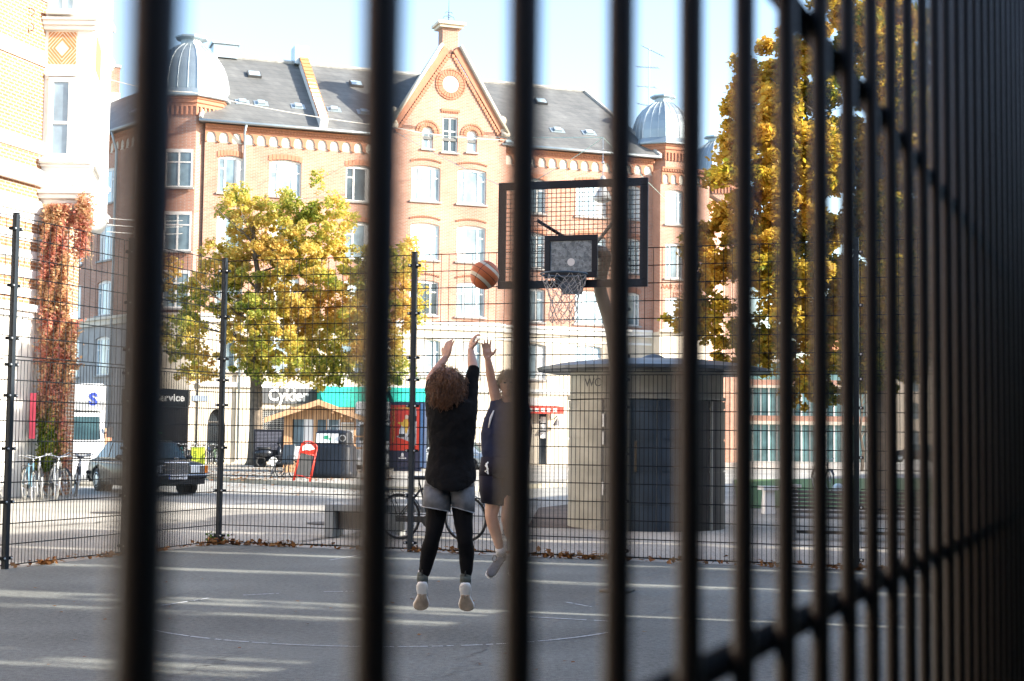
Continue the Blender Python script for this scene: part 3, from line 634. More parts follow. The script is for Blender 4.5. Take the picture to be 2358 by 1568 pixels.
for px, py, w_, h_ in ((585, 174, .75, .6), (820, 196, .75, .6), (1170, 330, .4, .3), (1245, 236, .7, .6), (558, 236, .4, .35), (601, 239, .4, .35), (686, 246, .4, .35), (769, 253, .4, .35), (838, 259, .4, .35), (1283, 301, .45, .35), (1356, 307, .45, .35)):
    p, n_ = roofpt(px, py); m = MB(); m.box(p+n_*.08, (w_, h_, .14), M=Rt)
    if w_ < .6: m.box(p+n_*.02, (w_*1.9, h_*1.5, .03), M=Rt)
    s_ = m.build('skylight', ZINC if w_ < .6 else mat('skylight_frame', (.08, .08, .08), .6), roof); m = MB(); m.box(p+n_*.155, (w_*.8, h_*.8, .012), M=Rt); m.build('pane', GLASSB, s_)
# tiled fire wall across roof
p1, n_ = roofpt(732, 272); p2, _ = roofpt(683, 122); xw = (p1.x+p2.x)/2+.1
m = MB(); ang = math.atan2(ZR-ZE-.05, SB+.45); ln = math.hypot(ZR-ZE-.05, SB+.45)
Mx = Matrix.Rotation(ang, 3, 'X'); cc = V((xw, (SB-.45)/2, (ZR+ZE)/2+.2)); m.box(cc+V((0, 0, .1)), (.42, ln*1.02, .55), M=Mx); fwl = m.build('firewall', WHITE, B)
m = MB()
for k in range(17):
    q = V((xw, -.35, ZE+.62)).lerp(V((xw, SB, ZR+.62)), (k+.5)/17); m.box(q+V((.02, 0, .02)), (.5, ln/17*1.12, .1), M=Matrix.Rotation(ang-.09, 3, 'X'))
m.build('tile_coping', TILE, fwl)
m = MB(); m.b2((xw-.5, SB-.5, ZR-.1), (xw+.3, SB+.6, ZR+.95)); m.build('cap', ZINC, fwl)
cz = MF.hit(515, 110, SB+1); m = MB(); m.b2((cz.x-.75, SB-.3, ZR-.1), (cz.x+.6, SB+.9, ZR+.65)); m.b2((cz.x-.85, SB-.4, ZR+.65), (cz.x+.7, SB+1, ZR+.78)); m.build('vent_stack', ZINC, B)
# downpipes
for px in (562, 1424):
    m = MB(); x_ = MF.hit(px, 350, 0).x; m.tube([(x_, -.5, ZE-.1), (x_-.05, -.3, ZE-.55), (x_, -.14, ZE-.95), (x_, -.14, .2)], .06, 8); m.build('downpipe', ZINC, B, True)
# cream base storeys
base_w = []
for a, b in ((760, 836), (1187, 1258), (1322, 1386), (500, 560), (612, 690)):
    x = fw(a, b, 795, 850); base_w.append((x[0], x[1], 4.75, 6.75))
m = MB()
shop = [fw(600, 715, 945, 1064), fw(738, 880, 935, 1060), fw(1240, 1262, 935, 1055), fw(475, 520, 942, 1062), fw(900, 1005, 955, 1062)]
sh = [(s_[0], s_[1], .5 if i < 2 else .05, min(3.6, s_[3]), .02 if i != 3 else .9) for i, s_ in enumerate(shop)]
wall(m, 0, GX0, 0, ZB, [h for h in base_w+sh if h[1] < GX0], dep=.25); wall(m, GX1, LX, 0, ZB, [h for h in base_w+sh if h[0] > GX1], dep=.25)
gh = []
for a, b in ((967, 1014), (1056, 1108)):
    x = fw(a, b, 790, 850, yg); gh.append((x[0], x[1], 4.75, 6.75))
wall(m, GX0, GX1, 0, ZB, gh+[(gc-1.2, gc+1.2, .05, 3.3)], y=yg, dep=.25)
m.add([(GX0, yg, 0), (GX0, 0, 0), (GX0, 0, ZB), (GX0, yg, ZB)], [(0, 1, 2, 3)]); m.add([(GX1, yg, 0), (GX1, 0, 0), (GX1, 0, ZB), (GX1, yg, ZB)], [(0, 1, 2, 3)])
m.build('base_wall', CREAM, B)
for x0_, x1_, yy in ((0, GX0, 0), (GX0-.05, GX1+.05, yg), (GX1, LX, 0)):
    m = MB(); m.b2((x0_, yy-.22, ZB-.02), (x1_, yy-.001, ZB+.12)); m.b2((x0_, yy-.12, ZB-.3), (x1_, yy-.001, ZB-.02)); m.b2((x0_, yy-.14, 3.95), (x1_, yy-.001, 4.2)); m.b2((x0_, yy-.06, 6.85), (x1_, yy-.001, 6.97)); m.build('cornice', WHITE, B)
for h in base_w: window(B, *h[:4], arch=.02, tr=.36)
for h in gh: window(B, *h[:4], y=yg+.1, arch=.02)
for i, h in enumerate(sh):
    m = MB(); m.b2((h[0]+.01, .2, h[2]), (h[1]-.01, .22, h[3])); g_ = m.build('shop_window', glassmat('shop_glass', (.03, .035, .04), .1), B)
    m = MB(); n = max(1, int((h[1]-h[0])/1.1))
    for k in range(n+1): x_ = h[0]+(h[1]-h[0])*k/n; m.b2((x_-.04, .15, h[2]), (x_+.04, .2, h[3]))
    m.b2((h[0]+.05, .14, h[2]+(h[3]-h[2])*.75), (h[1]-.05, .19, h[2]+(h[3]-h[2])*.75+.06)); m.build('shop_frame', mat('shop_frame_paint', (.12, .11, .1), .5) if i != 2 else WHITE, g_)
# left shop front: grille, grey fascia with lettering
h = sh[0]; SF = mat('grey_fascia', (.09, .095, .1), .6)
m = MB(); m.b2((h[0]-.3, -.12, 3.15), (h[1]+.4, -.001, 4.1)); fs = m.build('shop_sign', SF, B); text('Cykler', .85, WHITE, fs, (h[0]+.3, -.13, 3.3), sx=.92, bold=.025)
m = MB()
for k in range(26): x_ = h[0]+.02+(h[1]-h[0]-.04)*k/25; wire(m, (x_, .09, .55), (x_, .09, 3.1), .012)
for k in range(26): z_ = .6+2.5*k/25; wire(m, (h[0], .08, z_), (h[1], .08, z_), .012)
m.build('window_grille', mat('light_grille', (.45, .45, .43), .6), B, fix=False)
# teal awning + red awning
TEAL = mat('teal_canvas', (.01, .42, .33), .8, 0, .1, 2); h = sh[1]; xe = GX0-.05
m = MB(); m.ring([[(x, -.02, 4.05), (x, -.25, 4.1), (x, -1.6, 3.35), (x, -1.6, 3.0), (x, -.02, 3.0)] for x in (h[0]-.3, xe)]); m.build('awning', TEAL, B)
m = MB(); m.ring([[(x, yg-.02, 4.05), (x, yg-.2, 4.1), (x, yg-1.2, 3.4), (x, yg-1.2, 1.7+.9), (x, yg-.02, 2.6)] for x in (GX0+.1, GX0+3.6)]); m.build('awning', TEAL, B)
REDC = mat('red_canvas', (.55, .04, .02), .7, 0, .08, 3)
xa, xb = MF.hit(1195, 925, -.8).x, MF.hit(1300, 925, -.8).x
m = MB(); m.b2((xa, -.3, 3.3), (xb, -.02, 3.75)); m.build('cafe_fascia', WHITE, B); m = MB(); m.b2((xa, -.7, 2.85), (xb, -.31, 3.25)); aw = m.build('cafe_awning', REDC, B)
m = MB()
for k in range(6): x_ = xa+.25+k*.36; m.b2((x_, -.712, 2.95), (x_+.22, -.702, 3.15))
m.build('lettering_blocks', WHITE, aw)
m = MB(); h = sh[2]
for k in range(3): m.b2((h[0]+.15, .12, 1.5+k*.42), (h[0]+.5, .145, 1.85+k*.42))
m.build('door_panes', WHITE, B)
lx = MF.hit(1280, 965, -.2); m = MB(); m.tube([(lx.x, -.02, 2.6), (lx.x, -.35, 2.75), (lx.x, -.45, 2.6)], .03, 6); m.lathe([(.05, 2.6), (.1, 2.5), (.3, 2.2), (.28, 2.2)], (lx.x, -.45, 0), 12); m.build('wall_lamp', mat('lamp_grey', (.25, .24, .22), .5), B)
# street name plate and round clock sign by arch door
x_ = MF.hit(482, 932, 0); m = MB(); m.b2((MF.hit(440, 930).x, -.04, 3.2), (MF.hit(478, 930).x, -.002, 3.48)); m.build('street_name_plate', mat('plate_blue', (.25, .3, .38), .5), B)
h = sh[3]; m = MB(); m.ring([[(h[0]+1.0+.28*math.cos(2*math.pi*k/20), y, 2.6+.28*math.sin(2*math.pi*k/20)) for k in range(20)] for y in (.1, .14)]); m.build('round_sign', WHITE, B)
# corner towers with domes
def tower(c, ap, a0, z0, z1, zb, holes_face=None):
    n = 8; r = ap/math.cos(math.pi/8); m = MB()
    m.lathe([(r*.96, z0), (r*.96, z1)], (c[0], c[1], 0), n, a0); tw = m.build('tower', BRICK, B)
    m = MB(); m.lathe([(r*1.0, z1-.5), (r*1.0, z1-.35), (r*1.04, z1-.3), (r*1.04, z1-.15), (r*1.08, z1-.1), (r*1.08, z1+.02)], (c[0], c[1], 0), n, a0)
    for k in range(n):
        a1_, a2_ = a0+2*math.pi*k/n, a0+2*math.pi*(k+1)/n; p = V((c[0]+r*.985*math.cos(a1_), c[1]+r*.985*math.sin(a1_), 0)); q = V((c[0]+r*.985*math.cos(a2_), c[1]+r*.985*math.sin(a2_), 0))
        for j in range(7): s_ = p.lerp(q, j/6); m.box((s_.x, s_.y, z1-.72), (.1, .1, .45), (a1_+a2_)/2)
    m.build('corbel', ORN, tw)
    prof = [(1.12, 0), (1.14, .04), (1.14, .12), (1.0, .5), (1.0, .55), (.985, 1.1), (.93, 1.7), (.83, 2.25), (.66, 2.75), (.46, 3.1), (.3, 3.3), (.27, 3.35), (.27, 3.6), (.42, 3.68), (.42, 3.78), (.05, 3.8)]
    m = MB(); m.lathe([(r*a*1.03, z1+z*.97*ap/1.9) for a, z in prof], (c[0], c[1], 0), n, a0); dm = m.build('dome', ZINC, tw)
    m = MB()
    for k in range(n):
        for f in (0, .33, .67):
            pts = []
            for a, z in prof[3:11]:
                p = V((math.cos(a0+2*math.pi*k/n), math.sin(a0+2*math.pi*k/n), 0)); q = V((math.cos(a0+2*math.pi*(k+1)/n), math.sin(a0+2*math.pi*(k+1)/n), 0)); s_ = p.lerp(q, f)*r*a*1.035
                pts.append((c[0]+s_.x, c[1]+s_.y, z1+z*.97*ap/1.9))
            m.tube(pts, .035 if f == 0 else .022, 4)
    m.build('ribs', mat('zinc_light', (.5, .55, .57), .5, .4), dm)
    return tw, r
cL = MF.loc(P(418, 990, 79.0)); af = -RZ-math.pi/8
tL, rL = tower(cL, 1.85, af, 0, 18.95, ZB)
cR = MF.loc(P(1522, 990, 87.6))
tR, rR = tower(cR, 1.62, -RZ-math.pi/2, 16.4, 18.5, ZB)
# base facing + window of the left tower (front face is turned to the square)
fL = Fr(MF.R@cL+MF.o, 0); faceL = fL.R@V((0, -1.85*.962, 0))
def TL(x, y, z):
    p = V((x, -1.78+y, 0))+fL.o; q = MF.I@(p-MF.o); return (q.x, q.y, z)
for z0, z1 in ((14.2, 16.2), (10.9, 12.95), (7.95, 9.9)): window(B, -.78, .62, z0, z1, y=-.09, T=TL, cols=2, curtain=0, glass=GLASS, sill=True)
mm = MB(); mm.lathe([(rL*.985, 0), (rL*.985, ZB), (rL*1.06, ZB), (rL*1.06, ZB+.12)], (cL[0], cL[1], 0), 8, af); mm.build('tower_base', CREAM, tL)
# left shop beside the corner: dark front with lettering
q0 = fL.hit(340, 900, -1.95); q1 = fL.hit(462, 900, -1.95)
def boxT(m, T, a, b):
    vs = [T(x, yy, z) for z in (a[2], b[2]) for yy in (a[1], b[1]) for x in (a[0], b[0])]; m.add(vs, [(0, 2, 3, 1), (4, 5, 7, 6), (0, 1, 5, 4), (2, 6, 7, 3), (0, 4, 6, 2), (1, 3, 7, 5)])
m = MB(); boxT(m, TL, (-2.6, -.3, .1), (.75, -.12, 2.95)); m.build('shutter', mat('dark_shutter', (.012, .011, .012), .7, 0, .3, 10, spec=.2), B)
m = MB(); boxT(m, TL, (-2.6, -.45, 2.95), (.8, -.12, 3.75)); ss = m.build('shop_sign', mat('dark_fascia', (.008, .01, .012), .6, spec=.2), B)
pl = MF.I@(V((-1.35, -1.78-.46, 3.15))+fL.o-MF.o); text('& Service', .52, WHITE, ss, (pl.x, pl.y, 3.17), (math.pi/2, 0, -RZ), sx=.98, bold=.015)
m = MB(); c_ = V((-.62, -1.78-.32, 2.0))+fL.o; c_ = MF.I@(c_-MF.o)
m.tube([(c_.x+.42*math.cos(t/24*math.pi*2)*math.cos(RZ), c_.y-.42*math.cos(t/24*math.pi*2)*math.sin(RZ), 1.95+.42*math.sin(t/24*math.pi*2)) for t in range(7, 20)], .03, 5); m.build('green_ring_sign', mat('green_paint', (.02, .35, .08), .5), B)
# right tower body: box in facade frame
xr0 = MF.hit(1521, 400, -1.1).x; xr1 = xr0+3.1
rw = []
for k in range(3):
    z0, z1 = zrow(k); x = fw(1533, 1574, 400, 500, -1.1); rw.append((x[0], x[1], z0-.3, z1-.25))
m = MB(); wall(m, xr0, xr1, ZB, 16.9, rw, y=-1.1); m.add([(xr0, -1.1, ZB), (xr0, 3, ZB), (xr0, 3, 16.9), (xr0, -1.1, 16.9)], [(3, 2, 1, 0)]); m.add([(xr1, -1.1, ZB), (xr1, 3, ZB), (xr1, 3, 16.9), (xr1, -1.1, 16.9)], [(0, 1, 2, 3)]); m.build('tower_wall', BRICK, B)
m = MB(); frieze(m, xr0+.05, xr1-.05, 16.75, T=lambda x, y, z: (x, y-1.1, z), pitch=.5); m.build('tower_trim', ORN, B)
m = MB(); friezeback(m, xr0+.05, xr1-.05, 16.75, T=lambda x, y, z: (x, y-1.1, z)); m.build('tower_frieze_recess', CREAMD, B)
for h in rw: window(B, *h[:4], y=-1.0)
m = MB(); m.b2((xr0, -1.1, 0), (xr1, 3, ZB)); m.b2((xr0-.05, -1.3, ZB-.02), (xr1, -1.101, ZB+.12)); m.build('tower_base_wall', CREAM, B)
tx_ = MF.hit(1545, 592, -1.1)
t_ = text('AAB AFD. 5', .38, ORN, B, (tx_.x-.6, -1.12, 10.05)); 
t_ = text('1997', .38, ORN, B, (tx_.x+.1, -1.12, 9.6))
# right wing receding + third dome
WR = Fr(MF.R@V((xr1, 2.4, 0))+MF.o, math.atan2(1, .39)); 
def TW(x, y, z):
    p = WR.R@V((x, y, 0))+WR.o; q = MF.I@(p-MF.o); return (q.x, q.y, z)
ww = [(1.2+k*2.6, 2.5+k*2.6, z0-.3, z1-.3) for k in range(3) for z0, z1 in (zrow(0), zrow(1), zrow(2))]
m = MB(); wall(m, -1, 11, 0, 17.0, ww, T=TW); m.build('right_wing_wall', BRICK, B)
m = MB(); frieze(m, -1, 11, 16.6, T=TW); m.build('right_wing_trim', ORN, B)
m = MB(); friezeback(m, -1, 11, 16.6, T=TW); m.build('right_wing_recess', CREAMD, B)
for h in ww: window(B, *h, T=TW, sill=False, curtain=0)
m = MB(); m.add([TW(-1, -.4, 17.0), TW(11, -.4, 17.0), TW(11, 5, 20.5), TW(-1, 5, 20.5)], [(0, 1, 2, 3)]); m.add([TW(-1, -.4, 17.0), TW(11, -.4, 17.0), TW(11, .2, 16.9), TW(-1, .2, 16.9)], [(3, 2, 1, 0)]); m.add([TW(11, -.4, 17.0), TW(11, 5, 20.5), TW(11, 9, 17), TW(11, 9, 0), TW(11, 0, 0), TW(11, 0, 17)], [(0, 1, 2, 3, 4, 5)]); m.build('right_wing_roof', SLATE, B)
c3 = MF.loc(P(1645, 990, 104)); tower(c3, 1.7, .2, 0, 19.3, ZB)
# left wing (shaded street front)
WL0 = MF.R@V((cL.x-1.9, cL.y-1.3, 0))+MF.o; WL = Fr(WL0, math.atan2(-1, .85))
LW = 34
def TV(x, y, z):  # x runs away from corner to the left/back ; outward normal faces -x side
    p = WL.R@V((-x, y, 0))+WL.o; q = MF.I@(p-MF.o); return (q.x, q.y, z)
def wl(px): return -WL.hit(px, 500).x
wx = [(wl(260), wl(228)), (wl(192), wl(171)), (wl(345), wl(305)), (wl(150), wl(135))]
lw = [(min(a, b), max(a, b), z0-.1, z1-.1) for a, b in wx for z0, z1 in (zrow(0), zrow(1), zrow(2))]
lw2 = [(min(a, b), max(a, b), 4.6, 6.7) for a, b in wx]
BS = BRICK
m = MB(); wall(m, -1, LW, ZB, ZE, lw, T=TV); m.build('left_wing_wall', BS, B)
m = MB(); wall(m, -1, LW, 0, ZB, lw2, T=TV); m.build('left_wing_base', mat('grey_render', (.33, .31, .29), .8, 0, .15, 2), B)
m = MB(); frieze(m, -1, LW, 17.35, T=TV); m.build('left_wing_trim', ORN, B); m = MB(); friezeback(m, -1, LW, 17.35, T=TV); m.build('left_wing_recess', CREAMD, B)
for h in lw+lw2: window(B, *h[:4], T=TV, curtain=.2, glass=GLASSB)
m = MB(); boxT(m, TV, (-1, -.22, ZB), (LW, -.001, ZB+.14)); boxT(m, TV, (-1, -.12, ZB-.3), (LW, -.001, ZB-.001)); m.build('left_wing_cornice', CREAM, B)
m = MB(); m.add([TV(.6, -.45, ZE), TV(LW, -.45, ZE), TV(LW, 5.6, ZR-.3), TV(4.2, 5.6, ZR-.3)], [(3, 2, 1, 0)]); m.add([TV(-1, -.45, ZE), TV(LW, -.45, ZE), TV(LW, .2, ZE-.1), TV(-1, .2, ZE-.1)], [(0, 1, 2, 3)]); m.add([TV(LW, -.45, ZE), TV(LW, 5.6, ZR-.3), TV(LW, 11, ZE), TV(LW, 11, 0), TV(LW, 0, 0)], [(0, 1, 2, 3, 4)])
rl = m.build('left_wing_roof', SLATE, B)
for x_, f_ in ((wl(240)+.4, .55), (wl(262), .3), (wl(285), .62)):
    p = V(TV(x_, -.45+6.05*f_, ZE+(ZR-.3-ZE)*f_)); m = MB(); m.box(p+V((0, 0, .1)), (.9, .9, .16), M=Matrix.Rotation(-RZ+R_(-40), 3, 'Z')@Matrix.Rotation(.6, 3, 'X')); m.build('skylight', ZINC, rl)
def wl5(px): return -Fr(WL.R@V((0, 5.6, 0))+WL.o, WL.rz).hit(px, 190).x
m = MB(); p = V(TV(wl5(245), 5.6, 0)); m.box((p.x, p.y, ZR+.6), (1.5, 1.6, 2.8)); ck2 = m.build('chimney', BRICK, B); m = MB(); m.box((p.x, p.y, ZR-.1), (1.6, 1.7, .8)); m.box((p.x, p.y, ZR+2.0), (1.65, 1.75, .14)); m.build('collar', WHITE, ck2)
m = MB(); p = [TV(wl(272), -.5, ZE-.1), TV(wl(270), -.3, ZE-.6), TV(wl(270), -.15, ZE-1), TV(wl(270), -.15, .2)]; m.tube(p, .07, 8); m.tube([TV(-1, -.52, ZE-.03), TV(LW, -.52, ZE-.03)], .08, 8); m.build('left_wing_drainage', ZINC, B, True)
m = MB(); a_, b_ = wl(252), wl(205); boxT(m, TV, (min(a_, b_), -.1, 3.1), (max(a_, b_), -.001, 4.0)); sg = m.build('workshop_sign', mat('dark_fascia', (0, 0, 0)), B)
pp = TV(max(a_, b_)-.15, -.12, 3.3); text('Værksted', .72, mat('faded_lettering', (.5, .55, .56), .7), sg, pp, (math.pi/2, 0, WL.rz-RZ), sx=1.0, ext=.01)
m = MB(); boxT(m, TV, (min(a_, b_), -.05, .2), (max(a_, b_), -.001, 3.0)); m.build('workshop_front', mat('brown_front', (.10, .06, .04), .7, 0, .4, 1.2), B)
# antenna behind roof on right
p = MF.loc(P(1490, 990, 93)); m = MB(); z0 = 20.5; z1 = P(1490, 112, 93).z; m.tube([(p.x, p.y, z0), (p.x, p.y, z1)], .035, 5)
for zf, L1, L2, tilt, n in ((.99, .5, .95, -.35, 9), (.78, .85, .6, .04, 8), (.55, .8, .4, .02, 3), (.33, .8, .1, -.1, 6)):
    z = z0+(z1-z0)*zf; m.tube([(p.x-L1, p.y, z-L1*tilt), (p.x+L2, p.y, z+L2*tilt)], .02, 4)
    for k in range(n): t = -L1+(L1+L2)*k/(n-1); m.tube([(p.x+t, p.y-.2, z+t*tilt-.12), (p.x+t, p.y+.2, z+t*tilt+.12)], .012, 4)
m.build('television_antenna', mat('antenna_metal', (.25, .26, .27), .4, .6), B)
# ================================================================ WHITE BAY / YELLOW BRICK CORNER HOUSE
Q0 = P(88, 990, 36.5); YR = math.atan2(1, .3)
HB = thing('corner_house', 'pale yellow brick corner house with a white painted oriel window', 'building', (Q0.x, Q0.y, 0), 0)
hf = Fr((Q0.x, Q0.y, 0), 0)
def z33(py): return P(90, py, 36.6).z
def TA(x, y, z):  # along wall: x backwards toward camera (negative), outward +x world
    d = V((.3, 1, 0)).normalized(); n_ = V((1, -.3, 0)).normalized(); p = d*x - n_*y; return (p.x, p.y, z)
m = MB()
boxT(m, TA, (-60, 0, 0), (0, .5, 19)); m.build('brick_wall', BRICKY, HB)
m = MB()
for a, b, pr in ((-10, 14, .06), (128, 162, .05), (333, 362, .05), (398, 412, .08), (412, 436, .16), (470, 500, .05)):
    boxT(m, TA, (-30, -pr, z33(b)), (.05, -.001, z33(a)))
for k in range(5): boxT(m, TA, (-30, -.03, z33(523+k*42)), (.05, -.001, z33(502+k*42)))
boxT(m, TA, (-30, -.2, z33(724)), (.1, -.001, z33(708))); boxT(m, TA, (-30, -.1, z33(740)), (.08, -.001, z33(724)))
m.build('white_banding', WHITE, HB, bevel=.01)
m = MB(); boxT(m, TA, (-60, -.05, 0), (.06, -.001, z33(740))); m.build('cream_plinth_wall', mat('white_render', (.74, .7, .62), .8, 0, .06, 1), HB)
# scroll ironwork
m = MB(); c_ = V(TA(-.93, -.05, z33(70)))
m.tube([c_+V((.09*math.cos(t*.5)+.0, -.25*0, .09*math.sin(t*.5)+.18)) for t in range(-3, 9)], .012, 5); m.tube([c_+V((.09*math.cos(-t*.5), 0, .09*math.sin(-t*.5)-.2)) for t in range(-3, 9)], .012, 5); m.build('scroll_ironwork', mat('rust_iron', (.08, .04, .03), .7), HB)
# oriel: octagonal corner bay
def oz(py): return P(140, py, 36.3).z
f0, f1, f2 = P(84, 700, 36.3), P(199, 700, 36.3), P(219, 700, 38.7)
pf = [hf.loc(p) for p in (f0, f1, f2)]; pb_ = [V((pf[2].x-.2, pf[2].y+1.6, 0)), V((-.6, pf[0].y+3.2, 0)), V((-.75, pf[0].y+.9, 0))]
foot = [(p.x, p.y) for p in pf]+[(p.x, p.y) for p in pb_]; cxo = sum(p[0] for p in foot)/6; cyo = sum(p[1] for p in foot)/6
def off(k, dx=0): return [(cxo+(x-cxo)*k, cyo+(y-cyo)*k) for x, y in foot]
def slab(m, z0, z1, k): m.prism(off(k), z0, z1)
m = MB(); m.prism(foot, oz(455), 19); bay = m.build('oriel', WHITE, HB)
for grp_ in (((70, 60, 1.06), (60, 50, 1.1), (50, 44, 1.13)), ((384, 378, 1.04), (378, 368, 1.08)), ((447, 440, 1.1), (458, 447, 1.06)), ((-30, -45, 1.1),)):
    m = MB()
    for a, b, k in grp_: slab(m, oz(a), oz(b), k)
    m.build('cornice', WHITE, bay, bevel=.02)
m = MB(); n = 10  # curved corbel bottom
m.ring([[(cxo+(x-cxo)*kk+(-.25)*(1-kk), cyo+(y-cyo)*kk+.5*(1-kk), oz(458)-.42*math.sin(t)) for x, y in foot] for t, kk in [(math.pi/2*i/n, math.cos(math.pi/2*i/n)*.35+.65) for i in range(n+1)]]); m.build('corbel', WHITE, bay, True)
fo = Fr(hf.R@V((pf[0].x, pf[0].y, 0))+hf.o, math.atan2(pf[1].y-pf[0].y, pf[1].x-pf[0].x))
def TO(x, y, z):
    p = fo.R@V((x, y, 0))+fo.o; q = p-hf.o; return (q.x, q.y, z)
def ox(px): return fo.hit(px, 500).x
ZF = mat('white_frame', (.8, .79, .76), .45)
window(bay, ox(104), ox(162), oz(366), oz(178), y=-.06, T=TO, cols=1, arch=.0, tr=.56, sill=True, sillmat=WHITE, curtain=0, glass=glassmat('blue_reflection_glass', (.22, .30, .36), .08, .4), fw=.12)
window(bay, ox(108), ox(162), oz(28), oz(-120), y=-.06, T=TO, cols=2, arch=.0, tr=0, sill=True, sillmat=WHITE, curtain=0)
m = MB(); boxT(m, TO, (ox(96), -.05, oz(183)), (ox(103), -.001, oz(170))); boxT(m, TO, (ox(98), -.09, oz(176)), (ox(168), -.001, oz(171))); m.build('window_hood', WHITE, bay)
BR2 = mat('herringbone_brick', (.5, .22, .08), .8, 0, .15, 12)
m = MB(); x0_, x1_, z0_, z1_ = ox(99), ox(164), oz(148), oz(74); cxp, czp = (x0_+x1_)/2, (z0_+z1_)/2; hw, hh = (x1_-x0_)/2, (z1_-z0_)/2
for q in range(4):  # four quadrants of slanted bricks around a white lozenge
    sx_, sz_ = ((1, 1), (-1, 1), (-1, -1), (1, -1))[q]
    for k in range(3, 14):
        c_ = k*.078; pts = []
        A_ = (c_*hw/.36*.5, 0); B_ = (0, c_*hh/.36*.5)
        th_ = .055
        def cl(c): # line |x|/hw+|z|/hh = c, clipped to quadrant box
            xa = min(1, c); za = c-xa; zb = min(1, c); xb = c-zb; return (xa, za), (xb, zb)
        c1 = .5+(k-3)*.25; c2 = c1+.17
        if c1 > 1.9: continue
        (p1, p2), (p3, p4) = cl(c1), cl(min(2, c2))
        vs = [(cxp+sx_*hw*p[0], czp+sz_*hh*p[1]) for p in (p1, p2, p4, p3)]
        m.add([TO(v[0], -.012, v[1]) for v in vs], [(0, 1, 2, 3)])
m.build('brick_lozenge_panel', BR2, bay)
m = MB(); boxT(m, TO, (x0_-.03, -.008, z0_-.03), (x1_+.03, -.001, z1_+.03)); m.build('panel_ground', mat('pale_mortar', (.7, .62, .5), .8), bay)
fo2 = Fr(V((pf[1].x, pf[1].y, 0))+hf.o, math.atan2(pf[2].y-pf[1].y, pf[2].x-pf[1].x)); W2 = (pf[2]-pf[1]).length
def TO2(x, y, z):
    p = fo2.R@V((x, y, 0))+fo2.o; q = p-hf.o; return (q.x, q.y, z)
window(bay, .45, W2-.5, oz(366), oz(185), y=-.06, T=TO2, cols=2, arch=0, tr=.4, sill=True, sillmat=WHITE, curtain=0)
m = MB(); boxT(m, TO2, (.5, -.012, oz(148)), (W2-.5, -.001, oz(74))); m.build('side_brick_panel', BR2, bay)
# recessed entrance below oriel
m = MB(); boxT(m, TO, (ox(104), .35, 0), (ox(152), 1.2, oz(455))); m.build('corner_pier', BRICKY, HB)
m = MB(); boxT(m, TO, (ox(88), .7, oz(610)), (ox(103), .78, oz(500))); m.build('side_window', GLASS, HB)
m = MB(); boxT(m, TO, (ox(84), .5, 0), (ox(104), .69, oz(640))); m.build('door_jamb', WHITE, HB)
for z0p, z1p in ((700, 722), (722, 732)): pass
m = MB(); boxT(m, TO, (ox(86), .1, oz(728)), (ox(153), 1.2, oz(708))); m.build('pier_cornice', WHITE, HB)
# red tag stripe (banner) and its post on cream wall
m = MB(); q = hf.loc(P(75, 960, 35.8)); q1 = hf.loc(P(75, 905, 35.8)).z; q2 = hf.loc(P(72, 1010, 35.8)).z
m.b2((q.x-.07, q.y, q2), (q.x+.07, q.y+.03, q1+.0)); bn = m.build('banner', mat('pink_banner', (.6, .06, .1), .7), None)
tag(bn, 'narrow pink red banner hanging on the cream wall beside the creeper', 'banner'); bn.location = hf.o
